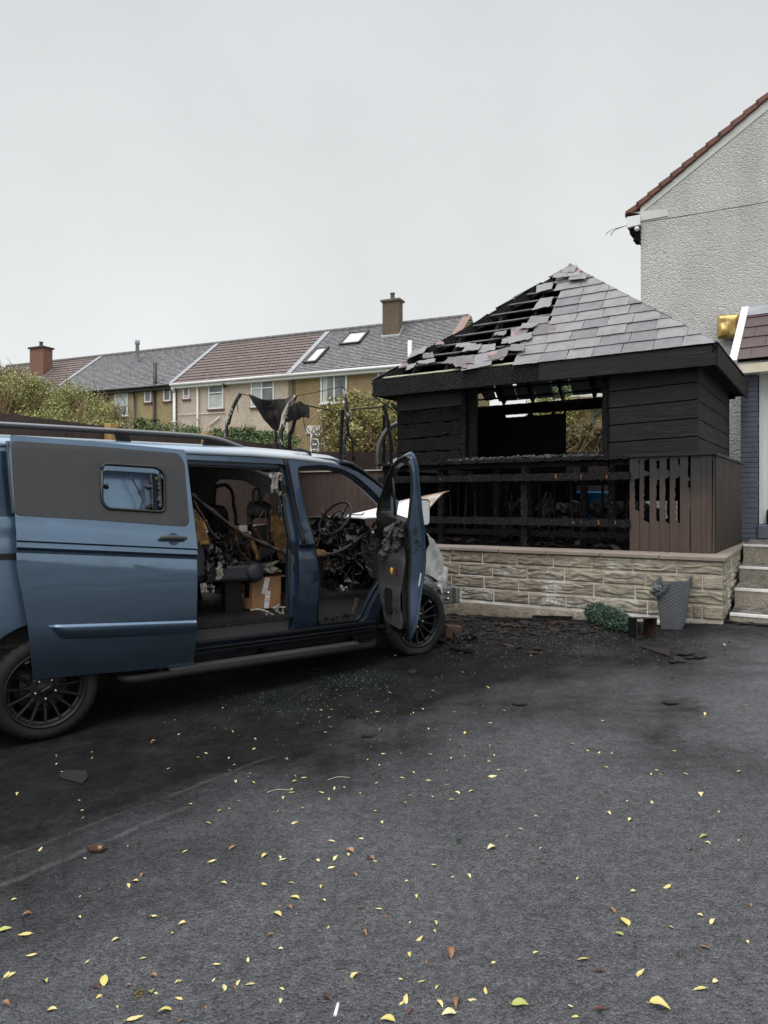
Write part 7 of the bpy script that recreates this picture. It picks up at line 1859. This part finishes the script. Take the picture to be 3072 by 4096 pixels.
kinds = {'yellow': [leaf_mesh(i, .040, .017+.003*(i % 3), (.12, -.1, .3, .02, .2)[i % 5], 'leaf_yellow') for i in range(6)],
         'green': [leaf_mesh(i+10, .042, .020, (.15, .05, .25)[i % 3], 'leaf_green') for i in range(3)],
         'brown': [leaf_mesh(i+20, .038, .020, (.35, .1, .5)[i % 3], 'leaf_brown') for i in range(4)],
         'dark': [leaf_mesh(i+30, .040, .018, (.4, .2)[i % 2], 'leaf_dark') for i in range(2)]}
LAB = {'yellow': ('pale yellow fallen leaf lying on the wet tarmac', 'yellow leaves on the tarmac'), 'green': ('fallen leaf still partly green lying on the tarmac', 'greenish leaves on the tarmac'),
       'brown': ('curled orange-brown fallen leaf lying on the tarmac', 'orange-brown leaves on the tarmac'), 'dark': ('shrivelled dark brown leaf lying on the tarmac', 'dark leaves on the tarmac')}
rr = random.Random(77); placed = 0
def dens(px, py):
    x, y = px/3072, py/4096
    d = .2
    d += 1.0*math.exp(-(((x-.42)/.32)**2+((y-.745)/.075)**2)); d += .6*math.exp(-(((x-.25)/.3)**2+((y-.95)/.07)**2)); d += .25*math.exp(-(((x-.62)/.25)**2+((y-.74)/.08)**2))
    if y < .68: d *= .85
    return d
def put_leaf(px, py, kind, size, ang=None, me=None):
    g = ground(px, py); me = me or rr.choice(kinds[kind])
    o = bpy.data.objects.new('fallen_leaf', me); COL.objects.link(o); o.location = g+UP*.001
    o.rotation_euler = (rr.gauss(0, .16), rr.gauss(0, .16)-math.atan(SLOPE), ang if ang is not None else rr.random()*6.283); o.scale = (size, size*rr.uniform(.8, 1.1), size)
    tag(o, LAB[kind][0], 'leaf', LAB[kind][1]); return o
big = [(2640, 4030, 'yellow', 1.45), (1965, 3395, 'yellow', 1.15), (2500, 3690, 'yellow', 1.1), (2800, 3960, 'yellow', 1.0), (2815, 3350, 'green', 1.1), (540, 4075, 'yellow', 1.25), (660, 4050, 'yellow', 1.1), (180, 3930, 'green', 1.0), (605, 3970, 'green', 1.1), (1795, 4060, 'yellow', 1.1), (2080, 4022, 'green', 1.2), (1550, 4085, 'yellow', 1.1),
       (1970, 3105, 'yellow', 1.2), (1800, 3815, 'brown', 1.2), (1830, 4020, 'brown', 1.2), (2395, 4040, 'dark', 1.1), (2390, 3885, 'dark', .9), (2720, 3820, 'dark', 1.0), (1310, 4000, 'dark', 1.3), (930, 3390, 'brown', 1.1), (610, 3670, 'yellow', 1.3), (420, 3925, 'yellow', 1.2), (100, 3740, 'yellow', 1.2), (20, 3720, 'green', 1.1), (2330, 3990 - 150, 'yellow', .9), (1480, 3440, 'brown', 1.1), (1400, 3405, 'brown', 1.0), (1110, 3660, 'yellow', 1.0), (400, 3400, 'brown', 1.2)]
for px, py, k, s in big: put_leaf(px, py, k, s, ang=rr.choice((.1, 3.0, -.3, .4)) if s > 1.3 else None); placed += 1
while placed < 296:
    px, py = rr.uniform(0, 3072), rr.uniform(2560, 4096)
    if rr.random() > dens(px, py): continue
    if px < 1500 and py < 2990-(px-250)*.26: continue      # not under the van
    q = rr.random(); k = 'yellow' if q < .66 else 'green' if q < .71 else 'brown' if q < .92 else 'dark'
    put_leaf(px, py, k, (rr.choice((.4, .5, .55, .6, .7, .8, .95)) if py > 3350 else rr.choice((.45, .55, .6, .7, .8)))*(1 if py > 3000 else 1.2)); placed += 1

# ================================================================== slate fragments and other debris
def shard_mesh(i, mat):
    rr = random.Random(i*13+5); n = rr.randint(4, 7); mb = MB()
    pts = [(math.cos(2*math.pi*k/n+rr.uniform(-.3, .3))*rr.uniform(.55, 1)*.11, math.sin(2*math.pi*k/n+rr.uniform(-.3, .3))*rr.uniform(.4, 1)*.07, 0) for k in range(n)]
    mb.prism(pts, (0, 0, .007)); return mesh_from('shard', mb, M[mat])
sh_d = [shard_mesh(i, 'slate_debris') for i in range(7)]; sh_r = [shard_mesh(i+20, 'slate_debris_red') for i in range(4)]
rr = random.Random(55)
def put_shard(px, py, s, red=False, lift=.004):
    o = bpy.data.objects.new('slate_fragment', rr.choice(sh_r if red else sh_d)); COL.objects.link(o); o.location = ground(px, py)+UP*(lift+rr.uniform(0, .012))
    o.rotation_euler = (rr.gauss(0, .045), rr.gauss(0, .045)-math.atan(SLOPE), rr.random()*6.28); o.scale = (s*rr.uniform(.7, 1.3), s*rr.uniform(.7, 1.2), 1)
    tag(o, 'reddish broken slate lying in the debris below the stone wall' if red else 'blackened broken slate fragment lying on the tarmac', 'slate', 'reddish slate fragments' if red else 'blackened slate fragments')
    return o
for i in range(84):
    u = rr.random(); px = 1790+u**1.2*620; y0 = 2452+(px-1790)*.075
    put_shard(px, y0+abs(rr.gauss(0, 24))+4, rr.uniform(.35, 1.1), rr.random() < .2)
for i in range(22): put_shard(rr.uniform(1830, 2150), rr.uniform(2500, 2620), rr.uniform(.4, .9), rr.random() < .25)
for px, py, s in ((2740, 2620, 1.3), (2760, 2632, 1.2), (2710, 2640, 1.0), (2800, 2628, .9), (2690, 2650, .8), (2940, 2490, 1.2), (2990, 2497, 1.3), (3050, 2503, 1.1), (3020, 2488, 1.0), (2330, 2535, .9), (2250, 2525, .7), (1650, 2690, .7), (2080, 2820, .7), (2680, 2815, .6), (1470, 2945, .6), (1270, 2540+140, .6)): put_shard(px, py, s)
b1_ = MB(); q = [ground(*ZE(u, v)) for u, v in ((1440, 673), (1470, 670), (1630, 688), (1628, 735))]; b1_.prism([p+UP*.006 for p in q], UP*.008); tag(obj('slate_fragment', b1_, M['slate_debris'], None, base=q[0]), 'large long triangular slate on the tarmac in front of the rusty pot', 'slate')
b1_ = MB(); q = [ground(*p) for p in ((232, 3105), (270, 3085), (345, 3090), (352, 3115), (330, 3140), (300, 3132), (245, 3118))]; b1_.prism([p+UP*.004 for p in q], UP*.008); tag(obj('slate_fragment', b1_, M['slate_debris'], None, base=q[0]), 'flat slate lying alone near the rear wheel', 'slate')
b1_ = MB(); q = [ground(*p) for p in ((345, 3395), (375, 3388), (430, 3400), (405, 3412), (360, 3412))]; b1_.prism([p+UP*.004 for p in q], UP*.01); tag(obj('bark_piece', b1_, M['slate_debris_red'], None, base=q[0]), 'reddish curled scrap on the tarmac at the left', 'scrap')
for i in range(26):     # on the gazebo deck edge
    s = rr.uniform(1.0, 3.6); o = bpy.data.objects.new('slate_fragment', rr.choice(sh_r if rr.random() < .5 else sh_d)); COL.objects.link(o)
    o.location = G(s, rr.uniform(-.05, .5), DECK+.02+rr.uniform(0, .05)); o.rotation_euler = (rr.uniform(-.5, .5), rr.uniform(-.5, .5), rr.random()*6); o.scale = (rr.uniform(.6, 1.5),)*3
    tag(o, 'broken slate fallen onto the gazebo deck under the railing', 'slate', 'slates fallen on the gazebo deck')
# burnt timber off-cuts by the front wheel and along the wall
rr = random.Random(91)
for (px0, py0, px1, py1, w_) in ((1900, 2478, 2060, 2486, .03), (2060, 2484, 2210, 2492, .028), (2130, 2470, 2290, 2478, .035), (1830, 2455, 1960, 2462, .03), (1800, 2600, 1890, 2618, .03), (2010, 2452, 2110, 2460, .02)):
    a, b_ = ground(px0, py0), ground(px1, py1); mb = MB(); mb.bar(a+UP*.02, b_+UP*.025, w_, w_*.7, jit=.004, seg=.04, ends=.4)
    tag(obj('burnt_batten', mb, M['char'], None, base=a), 'charred piece of batten lying in the debris below the wall', 'timber', 'charred battens below the wall')
mb = MB(); c = ground(1800, 2560); 
for i in range(26): mb.blob(c+Vector((rr.gauss(0, .09), rr.gauss(0, .08), abs(rr.gauss(0, .05)))), rr.uniform(.02, .07), 2, .8, 3, scale=(1.2, 1, .9))
tag(obj('melted_heap', mb, M['sooty'], None, base=c), 'black melted heap of car parts beside the front wheel', 'debris', kind='stuff')
mb = MB(); a = ground(1783, 2575)
mb.prism([a, a+Vector((.16, .05, 0)), a+Vector((.17, .05, .17)), a+Vector((.02, 0, .19))], Vector((-.03, .05, .01))); tag(obj('scorched_block', mb, basic('scorched_brown_wood', (.10, .055, .03), (.03, .02, .015), .8, nscale=9), None, base=a, bevel=.01), 'scorched brown block standing beside the front tyre', 'block')
# fine debris: ash crumbs, safety-glass crumbs
mb = MB()
for i in range(2600):
    px = rr.gauss(2000, 330); py = 2470+abs(rr.gauss(0, 75))+(px-1790)*.05
    if px < 1700 or px > 3000: continue
    g = ground(px, py); s = rr.uniform(.003, .014); mb.box(g+UP*s*.4, (s*rr.uniform(.7, 2), s, s*.8), Matrix.Rotation(rr.random()*3, 3, 'Z'), jit=s*.3)
tag(obj('ash_crumbs', mb, basic('ash_black', (.02, .019, .018), (.05, .045, .042), .8)), 'black ash and crumbs scattered below the wall', 'ash', kind='stuff')
mb = MB()
for i in range(1000):
    q = rr.random()
    if q < .62: px, py = rr.gauss(2150, 380), 2480+abs(rr.gauss(0, 85))
    elif q < .92: px, py = rr.gauss(1450, 420), rr.gauss(2790, 110)
    else:
        px, py = rr.uniform(200, 3000), 2600+1400*rr.random()**2.2
    if px > 3060 or px < 0 or py < 2470+(px-1790)*.07: continue
    if px < 1500 and py < 2990-(px-250)*.26: continue
    g = ground(px, py); s = rr.uniform(.002, .006); mb.box(g+UP*s*.4, (s, s, s), Matrix.Rotation(rr.random()*3, 3, (1, 1, 1)), jit=s*.2)
tag(obj('glass_crumbs', mb, M['glassbits']), 'pale crumbs of shattered glass and ash on the tarmac', 'glass', kind='stuff')
mb = MB()
for i in range(900):
    px, py = rr.gauss(1420, 90), rr.gauss(2725, 22)
    if rr.random() < .35: px, py = rr.gauss(1080, 160), 2850-(rr.random()*90)
    g = ground(px, py); s = rr.uniform(.004, .011); mb.box(g+UP*s*.4, (s, s, s*.7), Matrix.Rotation(rr.random()*3, 3, (1, 1, 1)), jit=s*.3)
tag(obj('green_glass_crumbs', mb, M['green_bits']), 'dark green crumbs of tinted glass beside the van sill', 'glass', kind='stuff')
# cigarette end, twigs, moss tufts
a, b_ = ground(1340, 4070), ground(1353, 4022); mb = MB(); mb.tube([a+UP*.006, b_+UP*.006], .0052, 10); tag(obj('cigarette_end', mb, M['white'], None, base=a), 'white cigarette end lying on the tarmac near the bottom edge', 'cigarette')
for q, l_ in ((((1068, 3172), (1110, 3160), (1160, 3163)), 'pale curved straw'), (((1310, 3122), (1350, 3110), (1400, 3112)), 'pale crooked twig')):
    mb = MB(); mb.tube(spline([ground(*p)+UP*.004 for p in q], 5), .0018, 5); tag(obj('twig', mb, basic('straw', (.45, .40, .28), None, .7), None, base=ground(*q[0])), l_+' lying among the yellow leaves', 'twig')
for px, py, l_, mt in ((1838, 3367, 'dark green moss tuft lying in the middle of the tarmac', 'topiary'), (557, 3980, 'brown moss tuft lying near the bottom left leaves', 'hedge_brown')):
    mb = MB(); g = ground(px, py)
    for i in range(120):
        p = g+Vector((rr.gauss(0, .008), rr.gauss(0, .008), abs(rr.gauss(0, .006)))); d = Vector((rr.gauss(0, 1), rr.gauss(0, 1), rr.gauss(.3, 1))).normalized()*.007; s = d.orthogonal().normalized()*.003
        mb.add([p, p+d*.5+s, p+d, p+d*.5-s], [(0, 1, 2, 3)])
    tag(obj('moss_tuft', mb, M[mt], None, base=g), l_, 'moss')
